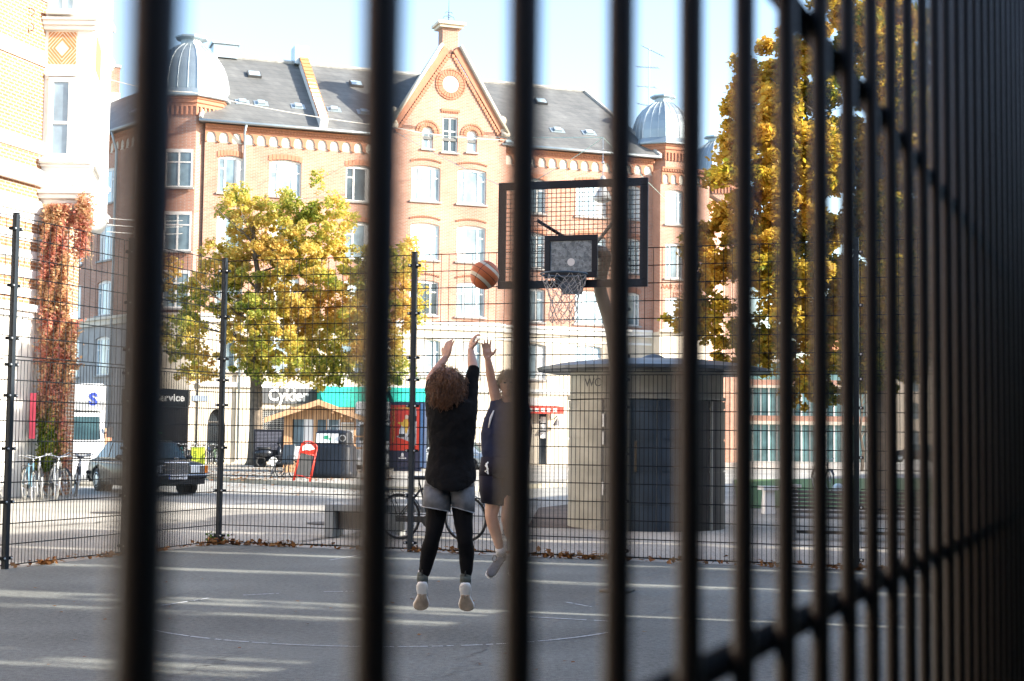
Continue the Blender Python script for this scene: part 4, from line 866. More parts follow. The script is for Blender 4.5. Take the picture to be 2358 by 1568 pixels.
# ================================================================ BICYCLES
RUB = mat('tyre_rubber', (.02, .02, .02), .8); ALU = mat('aluminium', (.45, .47, .5), .35, .8, .1, 10)
def bike(name, label, fc, rimc, step=False, basket=False, tyre=RUB, group=None):
    r = thing(name, label, 'bicycle', (0, 0, 0), 0, group); R = .345
    FM = fc
    for x in (-.54, .54):
        w_ = MB(); w_.tube([(x+(R-.018)*math.cos(2*math.pi*k/36), 0, R+(R-.018)*math.sin(2*math.pi*k/36)) for k in range(36)], .019, 8, closed=True); wo = w_.build('wheel', tyre, r, True)
        m = MB(); m.tube([(x+(R-.045)*math.cos(2*math.pi*k/36), 0, R+(R-.045)*math.sin(2*math.pi*k/36)) for k in range(36)], .012, 6, closed=True); m.build('rim', rimc, wo, True)
        m = MB()
        for k in range(28):
            a = 2*math.pi*k/28; b = a+(.5 if k % 2 else -.5); m.tube([(x+.02*math.cos(b), .02*(1 if k % 4 < 2 else -1), R+.02*math.sin(b)), (x+(R-.05)*math.cos(a), 0, R+(R-.05)*math.sin(a))], .0016, 3, cap=False)
        m.tube([(x, -.045, R), (x, .045, R)], .018, 8); m.build('spokes', ALU, wo, fix=False)
    bb = (-.06, 0, .29); st = (-.2, 0, .82); hd = (.36, 0, .86); hb = (.4, 0, .68); re = (-.54, 0, R)
    m = MB(); m.tube([bb, st], .016, 8); m.tube([hb, bb], .018, 8)
    if step: m.tube([(.38, 0, .78), (.2, 0, .55), (.0, 0, .42), (-.08, 0, .4)], .014, 8)
    else: m.tube([(.37, 0, .82), (-.18, 0, .76)], .016, 8)
    for s in (-1, 1): m.tube([(-.06, s*.02, .29), (-.54, s*.06, R)], .009, 6); m.tube([(-.185, s*.02, .76), (-.54, s*.06, R)], .008, 6)
    m.tube([hb, hd], .02, 8); m.build('frame', FM, r, True)
    m = MB()
    for s in (-1, 1): m.tube([(.41, s*.03, .64), (.46, s*.05, .5), (.54, s*.05, R)], .011, 6)
    m.build('fork', FM, r, True)
    m = MB(); m.tube([hd, (.34, 0, .96)], .012, 6); m.tube([(.14, -.28, 1.0), (.28, -.27, 1.03), (.36, -.12, .99), (.35, 0, .96), (.36, .12, .99), (.28, .27, 1.03), (.14, .28, 1.0)], .011, 6); m.build('handlebar', ALU, r, True)
    m = MB(); m.ring([[(x, y*w_, z) for y, z in ((-1, .93), (-.6, .955), (0, .96), (.6, .955), (1, .93), (0, .9))] for x, w_ in ((-.36, .09), (-.3, .11), (-.2, .06), (-.08, .03), (-.05, .015))]); m.tube([(-.2, 0, .8), (-.22, 0, .92)], .012, 6); m.build('saddle', BLACK, r, True)
    m = MB(); m.tube([(-.06, 0, .29), (.02, 0, .15)], .01, 5); m.lathe([(.09, -.003), (.095, 0), (.09, .003)], (0, 0, 0), 18); 
    m.v = [(v[0]-.06, v[2]-.03, v[1]+.29) if i >= len(m.v)-54 else v for i, v in enumerate(m.v)]
    m.b2((-.58, -.05, .27), (-.0, -.035, .36)); m.build('chain_guard', BLACK, r)
    for x, a0_, a1_ in ((-.54, .3, 3.0), (.54, .5, 2.9)):
        m = MB(); m.ring([[(x+(R+.02)*math.cos(t), y, R+(R+.02)*math.sin(t)) for y in (-.03, .03)] for t in [a0_+(a1_-a0_)*k/12 for k in range(13)]], cap=False, closed=False); m.build('mudguard', BLACK, r, True)
    m = MB(); m.b2((-.78, -.06, .74), (-.3, .06, .755)); m.tube([(-.7, -.06, .74), (-.54, -.06, R)], .006, 5); m.tube([(-.7, .06, .74), (-.54, .06, R)], .006, 5); m.build('rack', BLACK, r)
    if basket:
        m = MB()
        for zz in (.72, .8, .88, .96): m.tube([(.42, -.18, zz), (.74, -.18, zz), (.74, .18, zz), (.42, .18, zz)], .006, 4, closed=True)
        for k in range(7): y = -.18+.06*k; m.tube([(.74, y, .72), (.74, y, .96)], .005, 4); m.tube([(.42+.05*k, -.18, .72), (.42+.05*k, -.18, .96)], .005, 4)
        m.build('basket', mat('wicker', (.25, .22, .17), .8), r)
    return r
WP = mat('white_bike_paint', (.6, .62, .63), .35, .1); BLK = mat('black_bike_paint', (.02, .022, .025), .35); BLU = mat('blue_bike_paint', (.10, .22, .3), .4); RED = mat('red_paint', (.5, .02, .02), .4)
b1 = bike('bicycle', 'black bicycle with silver rims leaning behind the court fence by the jumping shooter', BLK, ALU)
f_ = G(1075, 1006+F*HC/22.2); f_.z = 0; r_ = V((f_.x-1.03, f_.y+.42, 0)); cc = (f_+r_)/2; b1.location = (cc.x, cc.y, 0); b1.rotation_euler = (R_(3), 0, math.atan2(f_.y-r_.y, f_.x-r_.x))
TG = mat('pale_tyre', (.5, .5, .48), .8)
b2x = bike('bicycle', 'pale blue bicycle, leftmost of those parked by the creeper', BLU, ALU, tyre=TG, group='bicycles parked by the creeper')
spots = [((77, 1156), -62, None), ((98, 1150), -70, 'grey bicycle second from the left in front of the creeper'), ((128, 1151), -66, 'white bicycle third from the left in front of the creeper'), ((153, 1146), -50, 'cream bicycle leaning against the grey one by the car boot'), ((176, 1142), -72, 'white bicycle at the right end of the row, beside the dark car')]
mp_ = [None, {'blue_bike_paint': ALU}, {'blue_bike_paint': WP}, {'blue_bike_paint': mat('cream_bike_paint', (.55, .5, .4), .4)}, {'blue_bike_paint': WP}]
for i, (px, a, lb) in enumerate(spots):
    g = G(*px); dr = V((math.cos(R_(a)), math.sin(R_(a)), 0)); c_ = g-dr*.54
    if i == 0: b2x.location = c_; b2x.rotation_euler = (0, R_(2), R_(a)); bb2 = b2x
    else: o = dup(bb2, c_, R_(a), lb, None, mp_[i]); o.rotation_euler.x = R_([0, 5, -4, 7, -5][i])
names = ['red', 'teal', 'silver', 'black', 'white', 'grey', 'dark blue', 'pale green', 'dark grey']
cols = [(.45, .03, .03), (.03, .3, .32), (.5, .5, .5), (.03, .03, .03), (.7, .7, .7), (.25, .26, .27), (.03, .06, .2), (.3, .45, .3), (.1, .1, .1)]
for i in range(9):
    g = G(400+i*13.5, 1067+i*.3)
    dup(bb2, g, R_(-75+random.uniform(-14, 14)), names[i]+' bicycle in the far row before the bike shop', 'bicycles parked before the shops', {'blue_bike_paint': mat('paint_'+names[i].replace(' ', '_'), cols[i], .4), 'pale_tyre': RUB})
g = G(1895, 1132); dup(b1, (g.x, g.y, 0), R_(-80), 'black bicycle standing upright near the bench seen through the fence')
g = G(1862, 1062); dup(b1, (g.x, g.y, 0), R_(20), 'small far bicycle ridden past the glass fronted building')
# ================================================================ CARS
def car(label, paint, name='parked_car', L=4.7, W=1.79, Hh=1.44):
    r = thing(name, label, 'car'); hl = L/2; hw = W/2
    st_ = [(-hl, .86, .42, .80), (-hl+.04, .93, .36, .88), (-hl+.5, .97, .26, .93), (-1.2, 1, .2, .93), (0, 1, .2, .92), (1.0, 1, .2, .93), (hl-.9, .985, .22, .92), (hl-.25, .95, .28, .88), (hl-.06, .93, .36, .85), (hl, .9, .42, .80)]
    def sec(x, k, z0, z1):
        w_ = hw*k; zm = (z0+z1)/2; return [(x, -w_*.93, z0), (x, -w_, z0+.1), (x, -w_*1.0, zm), (x, -w_*.985, z1-.12), (x, -w_*.9, z1-.02), (x, -w_*.4, z1+.02), (x, w_*.4, z1+.02), (x, w_*.9, z1-.02), (x, w_*.985, z1-.12), (x, w_, zm), (x, w_, z0+.1), (x, w_*.93, z0)]
    m = MB(); m.ring([sec(*s) for s in st_]); bo = m.build('tmp', paint, None, True)
    cut = []
    for x in (-1.38, 1.4):
        c = MB(); c.ring([[(x+.36*math.cos(2*math.pi*k/24), y, .33+.36*math.sin(2*math.pi*k/24)) for k in range(24)] for y in (-1.2, 1.2)]); co = c.build('cut', BLACK); cut.append(co)
        bm_ = bo.modifiers.new('b', 'BOOLEAN'); bm_.object = co; bm_.operation = 'DIFFERENCE'
    bpy.context.view_layer.update(); me = bpy.data.meshes.new_from_object(bo.evaluated_get(bpy.context.evaluated_depsgraph_get())); bpy.data.objects.remove(bo)
    for c in cut: bpy.data.objects.remove(c)
    me.name = 'body'; b = bpy.data.objects.new('body', me); COL.objects.link(b); b.parent = r
    # greenhouse
    gh_ = [(-1.75, .92, .80), (-1.15, 1.38, .66), (-.75, 1.43, .66), (.25, 1.43, .66), (.55, 1.38, .67), (1.15, .93, .80)]
    m = MB(); m.ring([[(x, -hw*.93, .9), (x, -y, z), (x, y, z), (x, hw*.93, .9)] if z > 1 else [(x, -hw*.9, .9), (x, -hw*.86, z), (x, hw*.86, z), (x, hw*.9, .9)] for x, z, y in gh_], cap=True)
    m.build('cabin', paint, r, True, .02)
    gl_ = MB(); e = .012
    for s in (-1, 1):
        for xa, xb, xc, xd in ((-1.5, -.62, -.66, -1.12), (-.54, .42, .28, -.58), (.5, .95, .55, .36)):
            if xa == .5: continue
            def sp_(x, z): k = (z-.9)/(1.43-.9); return (x, s*((hw*.93)*(1-k)+.66*k+e), z)
            gl_.add([sp_(xa, .95), sp_(xb, .95), sp_(xc, 1.36), sp_(xd, 1.36)], [(0, 1, 2, 3)])
    for (xa, za, wa), (xb, zb, wb) in (((1.14, .965, .72), (.60, 1.36, .58)), ((-1.72, .965, .72), (-1.2, 1.36, .58))):
        d = .02 if xa > 0 else -.02; gl_.add([(xa+d, -wa, za), (xa+d, wa, za), (xb+d, wb, zb), (xb+d, -wb, zb)], [(0, 1, 2, 3)])
    gl_.build('window_glass', glassmat('car_glass', (.03, .06, .06), .03), r)
    m = MB()
    for s in (-1, 1): m.b2((-1.75, s*(hw+.0), .80), (hl-.5, s*(hw+.012), .825)); m.b2((-1.2, s*(hw*.94), .925), (.95, s*(hw*.94+.015), .945))
    m.build('chrome_trim', mat('chrome', (.7, .7, .7), .12, 1), r)
    CHR = MATS['chrome']
    m = MB(); m.b2((hl-.05, -.34, .5), (hl+.05, .34, .88)); 
    gr = m.build('grille', CHR, r, bevel=.02); m = MB()
    for k in range(8): m.b2((hl+.05, -.3, .54+k*.04), (hl+.056, .3, .556+k*.04))
    m.build('grille_slats', mat('grille_dark', (.15, .16, .16), .4, .5), gr)
    m = MB(); m.tube([(hl-.02, .045*math.cos(t*math.pi/8), .96+.045*math.sin(t*math.pi/8)) for t in range(16)], .006, 4, closed=True); m.tube([(hl-.02, 0, .88), (hl-.02, 0, .92)], .006, 4)
    for a in (90, 210, 330): m.tube([(hl-.02, 0, .96), (hl-.02, .045*math.cos(R_(a)), .96+.045*math.sin(R_(a)))], .005, 3)
    m.build('bonnet_emblem', CHR, r)
    for s in (-1, 1):
        m = MB(); m.box((hl-.01, s*.58, .69), (.06, .42, .22)); h_ = m.build('headlight', CHR, r, bevel=.015)
        m = MB(); m.box((hl+.021, s*.52, .69), (.01, .24, .18)); m.build('lens', mat('lamp_lens', (.7, .72, .72), .08), h_)
        m = MB(); m.box((hl-.05, s*.83, .69), (.12, .1, .2)); m.build('indicator', mat('amber', (.7, .18, .02), .2), r)
        m = MB(); m.box((-hl+.0, s*.62, .68), (.05, .36, .18)); m.build('tail_light', mat('red_lens', (.5, .02, .02), .2), r)
        m = MB(); m.ell((.75, s*(hw+.1), .98), (.07, .1, .07), 10, 6); m.build('mirror', BLACK, r, True)
    for x, n_ in ((hl+.04, 1), (-hl-.04, -1)):
        m = MB(); m.tube([(x-n_*.3, -hw-.01, .5), (x-.02*n_, -hw*.9, .5), (x, 0, .5), (x-.02*n_, hw*.9, .5), (x-n_*.3, hw+.01, .5)], .055, 6); m.b2((x-.12, -.8, .3), (x-.02, .8, .45)); bp_ = m.build('bumper', BLACK, r)
        m = MB(); m.tube([(x+n_*.03-n_*.3, -hw-.02, .54), (x+n_*.035, -hw*.9, .54), (x+n_*.055, 0, .54), (x+n_*.035, hw*.9, .54)], .012, 5); m.build('bumper_trim', CHR, bp_)
        m = MB(); m.box((x+n_*.07, 0, .49), (.015, .52, .12)); pt = m.build('number_plate', mat('plate_white', (.75, .75, .75), .4), r)
        if n_ > 0:
            m = MB(); m.box((x+.079, -.235, .49), (.004, .05, .12)); m.build('plate_band', mat('plate_blue_band', (.02, .08, .4), .4), pt)
            text('AH 80 960', .1, BLACK, pt, (x+.08, -.19, .455), (math.pi/2, 0, math.pi/2), sx=.86, ext=.001)
    for x in (-1.38, 1.4):
        for s in (-1, 1):
            m = MB(); m.ring([[(x+q*math.cos(2*math.pi*k/24), s*(hw-.19+yy), .315+q*math.sin(2*math.pi*k/24)) for k in range(24)] for yy, q in ((0, .28), (.0, .315), (.17, .315), (.185, .28))]); w_ = m.build('wheel', RUB, r, True)
            m = MB(); m.ring([[(x+q*math.cos(2*math.pi*k/20), s*(hw+yy), .315+q*math.sin(2*math.pi*k/20)) for k in range(20)] for yy, q in ((-.02, .22), (.0, .21), (-.015, .17), (.01, .1), (.012, .02))]); m.build('hub_cap', ALU, w_, True)
            m = MB(); m.ring([[(x+.355*math.cos(2*math.pi*k/24), s*yy, .33+.355*math.sin(2*math.pi*k/24)) for k in range(24)] for yy in (.5, hw-.25)]); m.build('wheel_well', DARK, r)
    return r
def place_car(c, px, py, wheel, yaw):
    g = G(px, py); c.rotation_euler = (0, 0, yaw); rm = Matrix.Rotation(yaw, 3, 'Z'); w_ = rm@V(wheel); c.location = (g.x-w_.x, g.y-w_.y, 0)
GRN = mat('dark_green_car_paint', (.016, .022, .018), .3, .0, .08, 2)
c1 = car('dark green older saloon car with chrome grille turning on the road beside the bicycles', GRN, 'moving_car'); c1.scale = (.94, .94, .94); place_car(c1, 439, 1137, (1.32, .75, 0), R_(-56))
SIL = mat('silver_car_paint', (.38, .42, .45), .25, .6); BLUC = mat('dark_blue_car_paint', (.02, .03, .06), .2, .2); BLCC = mat('black_car_paint', (.015, .015, .018), .2)
def cdup(px, py, yaw, lb, paint, grp=None):
    c = dup(c1, (0, 0, 0), 0, lb, grp, {'dark_green_car_paint': paint}); place_car(c, px, py, (0, 0, 0), R_(yaw)); c.name = 'parked_car'; return c
cdup(1042, 1086, 155, 'silver car parked between the poster stand and the jumping shooter', SIL)
cdup(1985, 1062, 175, 'dark blue car parked far off, right of the glass fronted building', BLUC, 'cars parked far off on the right'); cdup(2110, 1064, 172, 'black car parked far off at the right, behind the near fence wires', BLCC, 'cars parked far off on the right')
cdup(1232, 1093, 170, 'white car partly hidden between two near fence wires, left of the toilet kiosk', mat('white_car_paint', (.7, .7, .7), .3)) if False else None
# white luton van
van = thing('delivery_van', 'white box van parked behind the dark saloon car', 'van')
VW = mat('van_white', (.75, .76, .76), .35, 0, .03); fx = 2.6
m = MB(); hw = 1.0
m.ring([[(x, -hw*k, z0), (x, -hw*k, z1-.1), (x, -hw*k+.12, z1), (x, hw*k-.12, z1), (x, hw*k, z1-.1), (x, hw*k, z0)] for x, k, z0, z1 in ((.6, 1, .3, 2.12), (1.2, 1, .3, 2.12), (1.35, .99, .3, 2.05), (1.95, .98, .3, 1.32), (2.5, .95, .32, 1.12), (2.62, .9, .4, .95), (2.64, .88, .45, .8))]); m.build('cab', VW, van, True, .03)
m = MB(); m.ring([[(x, -1.05, .6), (x, -1.05, z1-.08), (x, -.97, z1), (x, .97, z1), (x, 1.05, z1-.08), (x, 1.05, .6)] for x, z1 in ((-2.8, 3.0), (.75, 3.0))]); 
m.ring([[(x, -1.03, z0), (x, -1.03, 2.95), (x, 1.03, 2.95), (x, 1.03, z0)] for x, z0 in ((.751, 2.15), (1.1, 2.2), (1.35, 2.45))]); bx_ = m.build('cargo_box', VW, van, bevel=.03)
text('S', .5, mat('blue_lettering', (.03, .06, .35), .5), bx_, (1.36, .55, 2.35), (math.pi/2, 0, math.pi/2), sx=-1 if False else 1, bold=.02)
m = MB(); m.add([(1.41, -.85, 2.0), (1.41, .85, 2.0), (2.0, .88, 1.33), (2.0, -.88, 1.33)], [(0, 1, 2, 3)]); m.add([(.9, -1.012, 1.95), (1.3, -1.01, 1.95), (1.75, -1.0, 1.35), (.9, -1.012, 1.35)], [(0, 1, 2, 3)]); m.add([(.9, 1.012, 1.95), (1.3, 1.01, 1.95), (1.75, 1.0, 1.35), (.9, 1.012, 1.35)], [(3, 2, 1, 0)]); m.build('window_glass', MATS['car_glass'], van)
m = MB()
for k in range(3): m.b2((2.6, -.6, .78+k*.07), (2.66, .6, .81+k*.07))
m.build('grille', mat('dark_plastic', (.04, .04, .045), .6), van)
for s in (-1, 1):
    m = MB(); m.box((2.55, s*.75, .9), (.12, .28, .22)); m.build('headlight', MATS['lamp_lens'], van, bevel=.02); m = MB(); m.box((1.75, s*1.15, 1.55), (.12, .2, .32)); m.tube([(1.75, s*.98, 1.5), (1.75, s*1.1, 1.55)], .02, 5); m.build('mirror', MATS['dark_plastic'], van, bevel=.02)
    for x in (-1.7, 1.75):
        m = MB(); m.ring([[(x+q*math.cos(2*math.pi*k/20), s*(.75+yy), .35+q*math.sin(2*math.pi*k/20)) for k in range(20)] for yy, q in ((0, .3), (0, .35), (.2, .35), (.21, .3))]); m.build('wheel', RUB, van)
m = MB(); m.b2((2.55, -.95, .3), (2.7, .95, .6)); m.build('bumper', VW, van, bevel=.03)
g = P(190, 1120, 46.5); place_car(van, 237, 1119, (2.62, .95, 0), R_(-72))
# white van behind hut
v2 = dup(van, (0, 0, 0), 0, 'white van parked behind the wooden kiosk, right half hidden by a near wire'); g = P(872, 1080, 66); v2.location = (g.x, g.y, 0); v2.rotation_euler = (0, 0, R_(-84))
for ch_ in list(v2.children):
    if ch_.name.startswith('cargo_box'):
        for c3_ in list(ch_.children): bpy.data.objects.remove(c3_)
# ================================================================ WC KIOSK
kx = G(1490, 1219); kr = 1.37; kc = P(1488, 1000, 26.6)
wc = thing('toilet_kiosk', 'round beige and dark metal public toilet kiosk with overhanging roof beyond the fence', 'public toilet', (kc.x, kc.y, 0))
KM = mat('kiosk_beige', (.25, .24, .20), .5, .1, .22, 2.5, .1, 20); KD = mat('kiosk_blue_door', (.030, .043, .056), .45, .1, .35, 2); KG = mat('kiosk_brown_panel', (.036, .031, .028), .5, .1, .3, 3)
n = 32
def arcshell(m, a0, a1, r0, r1, z0, z1, k=8): m.prism([(r1*math.cos(a0+(a1-a0)*i/k), r1*math.sin(a0+(a1-a0)*i/k)) for i in range(k+1)]+[(r0*math.cos(a1-(a1-a0)*i/k), r0*math.sin(a1-(a1-a0)*i/k)) for i in range(k+1)], z0, z1)
D_ = math.radians
for a0_, a1_, mt in ((178, 232, KM), (232, 254, KM), (254, 292, KD), (292, 318, KG), (318, 362, KG), (362, 538, KG)):  # panels pale at the left, dark blue in the middle, dark brown beyond
    m = MB()
    for z0_, z1_ in ((0, .42), (.45, .98), (1.01, 1.52), (1.55, 2.05), (2.08, 2.2)): arcshell(m, D_(a0_+.5), D_(a1_-.5), 1.2, kr, z0_, z1_)
    arcshell(m, D_(a0_+.5), D_(a1_-.5), 1.2, kr-.015, 0, 2.2); m.build('wall_panel', mt, wc)
m = MB(); arcshell(m, 0, math.pi*2-.001, 1.2, kr+.02, 2.22, 2.27, 40); arcshell(m, 0, math.pi*2-.001, 1.2, kr-.02, 2.27, 2.75, 40); m.build('frieze', KM, wc, False)
m = MB(); m.lathe([(.0, 2.7), (1.98, 2.7), (2.05, 2.72), (2.05, 2.77), (1.7, 2.84), (1.5, 2.87), (.9, 2.93), (.25, 2.95), (.12, 3.02), (.0, 3.04)], (.12, 0, 0), 28); m.build('roof', mat('kiosk_roof_zinc', (.05, .062, .075), .4, .3, .35, 2), wc, False)
for a in (232, 254, 273, 292, 318):
    m = MB(); p = (kr*1.005*math.cos(D_(a)), kr*1.005*math.sin(D_(a))); m.box((p[0], p[1], 1.1), (.05, .05, 2.2), D_(a)); m.build('jamb', KD if a in (254, 273, 292) else KM, wc, bevel=.01)
m = MB(); a = D_(258); p = V((kr*math.cos(a), kr*math.sin(a), 0)); q = p*1.06; m.tube([p+V((0, 0, 1.5)), q+V((0, 0, 1.5)), q+V((0, 0, 1.0)), p+V((0, 0, 1.0))], .018, 6); m.build('door_handle', mat('brass_worn', (.2, .14, .08), .4, .7), wc)
m = MB()
for z in (.7, 1.55, 1.85): a = D_(234); m.box((kr*1.02*math.cos(a), kr*1.02*math.sin(a), z), (.03, .03, .22), a)
m.build('hinge', ALU, wc)
a = D_(222); text('WC', .2, BLACK, wc, (kr*1.0*math.cos(a)-.12, kr*1.0*math.sin(a)-.06, 2.42), (math.pi/2, 0, D_(222-270)), sx=1.1, ext=.004)
# ================================================================ WOODEN HUT
hu = P(735, 1075, 58); hut = thing('wooden_kiosk', 'small wooden kiosk with low pitched roof and window hatch beside the street tree', 'kiosk', (hu.x, hu.y, .12), R_(4))
WD = bpy.data.materials.new('pine_boards'); WD.use_nodes = True; N = WD.node_tree.nodes; L = WD.node_tree.links; tc = N.new('ShaderNodeTexCoord'); wv = N.new('ShaderNodeTexWave'); wv.inputs['Scale'].default_value = 3.4; wv.inputs['Distortion'].default_value = .6; r = N.new('ShaderNodeValToRGB')
r.color_ramp.elements[0].color = (.22, .09, .03, 1); r.color_ramp.elements[0].position = .05; r.color_ramp.elements[1].color = (.56, .33, .17, 1); r.color_ramp.elements[1].position = .2; L.new(tc.outputs['Object'], wv.inputs['Vector']); L.new(wv.outputs['Fac'], r.inputs['Fac']); L.new(r.outputs['Color'], N['Principled BSDF'].inputs['Base Color']); N['Principled BSDF'].inputs['Roughness'].default_value = .7
m = MB(); wall(m, -1.3, 1.35, 0, 2.15, [(-.98, -.2, .95, 2.0, .01), (-.05, .28, .1, 2.0, .01), (.35, .78, .6, 2.0, .01)], y=-1, dep=.1); m.add([(-1.3, -1, 2.15), (1.35, -1, 2.15), (.02, -1, 2.6)], [(0, 1, 2)])
m.b2((-1.3, -.99, 0), (-1.24, 1, 2.15)); m.b2((1.29, -.99, 0), (1.35, 1, 2.15)); m.b2((-1.24, .95, 0), (1.29, 1, 2.5)); m.build('wall', WD, hut)
m = MB()
for s, xe_, ze_ in ((-1, -1.95, 2.02), (1, 2.0, 2.0)): m.add([(.02, -1.6, 2.72), (.02, 1.3, 2.72), (xe_, 1.3, ze_), (xe_, -1.6, ze_), (.02, -1.6, 2.66), (.02, 1.3, 2.66), (xe_, 1.3, ze_-.06), (xe_, -1.6, ze_-.06)], [(0, 1, 2, 3), (4, 7, 6, 5), (0, 3, 7, 4), (3, 2, 6, 7), (2, 1, 5, 6)])
m.build('roof', mat('roof_felt', (.2, .19, .18), .9, 0, .2, 8), hut)
m = MB()
for s, xe_, ze_ in ((-1, -1.97, 2.02), (1, 2.02, 2.0)): m.add([(.02, -1.63, 2.74), (xe_, -1.63, ze_+.02), (xe_, -1.63, ze_-.17), (.02, -1.63, 2.53), (.02, -1.6, 2.74), (xe_, -1.6, ze_+.02), (xe_, -1.6, ze_-.17), (.02, -1.6, 2.53)], [(0, 1, 2, 3), (4, 7, 6, 5), (0, 4, 5, 1), (3, 2, 6, 7), (1, 5, 6, 2)])
m.build('bargeboard', mat('pine_trim', (.6, .35, .18), .6, 0, .15, 4), hut)
m = MB()
for x_ in (.55, .9, 1.25): m.box((x_, -1.3, 2.62-x_*.35-.15), (.07, .6, .1))
m.b2((1.72, -1.5, 0), (1.8, -1.42, 2.0)); m.build('rafter_and_post', WD, hut)
m = MB(); m.b2((-.98, -1.03, .5), (-.2, -.95, .95)); m.b2((.85, -1.03, .35), (1.32, -1.001, 1.9)); m.b2((-.98, -1.06, .9), (-.2, -1.0, .98)); m.b2((.32, -1.02, .6), (.38, -.98, 2.02)); m.b2((.75, -1.02, .6), (.81, -.98, 2.02)); m.b2((-.55, -1.0, 1.0), (-.2, -.96, 2.0)); m.build('white_panels', WHITE, hut)
m = MB(); m.b2((-.95, -.92, 1.0), (-.22, -.9, 2.0)); m.b2((.38, -.92, .6), (.75, -.9, 2.0)); m.b2((-.04, -.9, .1), (.27, -.88, 2.0)); m.build('window_glass', GLASS, hut)
m = MB(); m.ring([[(-.55+.16*(math.sin(t)**3), y, .73+.01*(13*math.cos(t)-5*math.cos(2*t)-2*math.cos(3*t)-math.cos(4*t))) for t in [2*math.pi*k/24 for k in range(24)]] for y in (-1.036, -1.046)]); m.build('heart_cutout', mat('heart_green', (.12, .25, .18), .6), hut)
m = MB(); m.b2((.88, -1.04, 1.62), (1.3, -1.031, 1.85)); m.build('notice_board', mat('cream_board', (.6, .5, .38), .7), hut)
m = MB(); m.b2((1.36, -.9, .9), (1.9, .9, .96)); m.b2((1.36, -.9, 1.35), (1.9, .9, 1.41)); m.build('side_shelf', WD, hut)
# ================================================================ BOTTLE BANK
ig = P(768, 1108, 50.5); ig.z = .12; bk = thing('bottle_bank', 'big dark blue recycling container with labels on the pavement by the red board sign', 'recycling container', ig, R_(-3))
IG = mat('dark_blue_plastic', (.007, .011, .018), .5, 0, .35, 1.5, spec=.25)
def rrect(hx, hy, z, r=.25, n=5):
    o = []
    for cx_, cy_, a0_ in ((hx-r, hy-r, 0), (-hx+r, hy-r, 90), (-hx+r, -hy+r, 180), (hx-r, -hy+r, 270)):
        for k in range(n+1): a = D_(a0_+90*k/n); o.append((cx_+r*math.cos(a), cy_+r*math.sin(a), z))
    return o
m = MB(); m.ring([rrect(.66, .66, 0), rrect(.72, .7, .04), rrect(.74, .72, .2), rrect(.70, .7, .23), rrect(.68, .69, 1.0), rrect(.66, .68, 1.04), rrect(.55, .6, 1.12)]); m.build('body', IG, bk, True)
m = MB(); m.ring([rrect(.56, .6, 1.1, .1), rrect(.54, .5, 1.5, .1), rrect(.48, .4, 1.56, .1), rrect(.2, .2, 1.6, .1)]); m.build('lid', IG, bk)
m = MB(); m.add([(-.5, -.596, 1.16), (-.04, -.596, 1.16), (-.04, -.53, 1.47), (-.5, -.53, 1.47)], [(0, 1, 2, 3)]); m.add([(0.0, -.596, 1.16), (.24, -.596, 1.16), (.24, -.53, 1.47), (0, -.53, 1.47)], [(0, 1, 2, 3)]); m.v = [(x, y-.012, z) for x, y, z in m.v]; lb_ = m.build('label', mat('label_white', (.6, .62, .62), .5), bk)
m = MB(); m.box((-.17, -.578, 1.32), (.14, .01, .16)); m.box((-.05, -.585, 1.28), (.03, .01, .1)); m.build('label_picture', mat('label_green', (.02, .3, .15), .5), lb_)
m = MB(); m.ring([[(.37+.11*math.cos(2*math.pi*k/20), -.53-yy-.02, 1.32+.11*math.sin(2*math.pi*k/20)) for k in range(20)] for yy in (0, .05)]); m.build('throw_hole', mat('hole_rim', (.3, .3, .3), .4), bk); m = MB(); m.ring([[(.37+.085*math.cos(2*math.pi*k/20), -.585-yy-.02, 1.32+.085*math.sin(2*math.pi*k/20)) for k in range(20)] for yy in (0, .01)]); m.build('hole_dark', DARK, bk)
m = MB(); m.tube([(-.16, 0, 1.58), (-.12, 0, 1.72), (.1, 0, 1.75), (.05, 0, 1.6)], .012, 5); m.tube([(.1, 0, 1.6), (.18, 0, 1.76), (0, 0, 1.68)], .012, 5); m.build('lifting_loop', ALU, bk)
# red board sign
p = G(694, 1110, .12); sg = thing('pavement_sign', 'red framed blackboard pavement sign leaning sideways beside the recycling container', 'sign', p, R_(2)); sg.rotation_euler = (0, R_(11), R_(2))
REDM = mat('red_sign_frame', (.62, .035, .015), .4, 0, .05)
for s, y_, t_ in ((-1, -.12, .18), (1, .28, -.25)):
    m = MB()
    for sx_ in (-.24, .24): m.tube([(sx_, y_+(-.0), 0), (sx_, y_*.1, 1.08)], .022, 6)
    arc = [(.24*math.cos(D_(180-k*15)), y_*.1, 1.08+.16*math.sin(D_(k*15))) for k in range(13)]; m.tube(arc, .022, 6); m.tube([(-.24, y_*.9, .18), (.24, y_*.9, .18)], .02, 6); m.tube([(-.24, y_*.25, .86), (.24, y_*.25, .86)], .02, 6); m.build('frame', REDM, sg, True)
m = MB(); m.add([(-.2, -.115, .2), (.2, -.115, .2), (.2, -.035, .84), (-.2, -.035, .84)], [(0, 1, 2, 3)]); m.build('blackboard', mat('slate_board', (.07, .068, .065), .8), sg)
m = MB(); m.add([(-.23, -.02, .86)]+[(.23*math.cos(D_(180-k*20)), -.015, 1.06+.15*math.sin(D_(k*20))) for k in range(10)]+[(.23, -.02, .86)], [list(range(12))]); hp_ = m.build('head_panel', REDM, sg)
m = MB(); m.add([(-.17, -.03, .92), (-.19, -.03, 1.06), (-.08, -.03, 1.16), (.08, -.03, 1.16), (.19, -.03, 1.05), (.1, -.03, 1.0), (.02, -.03, .97), (-.05, -.03, .98)], [list(range(8))]); m.build('white_swirl', WHITE, hp_)
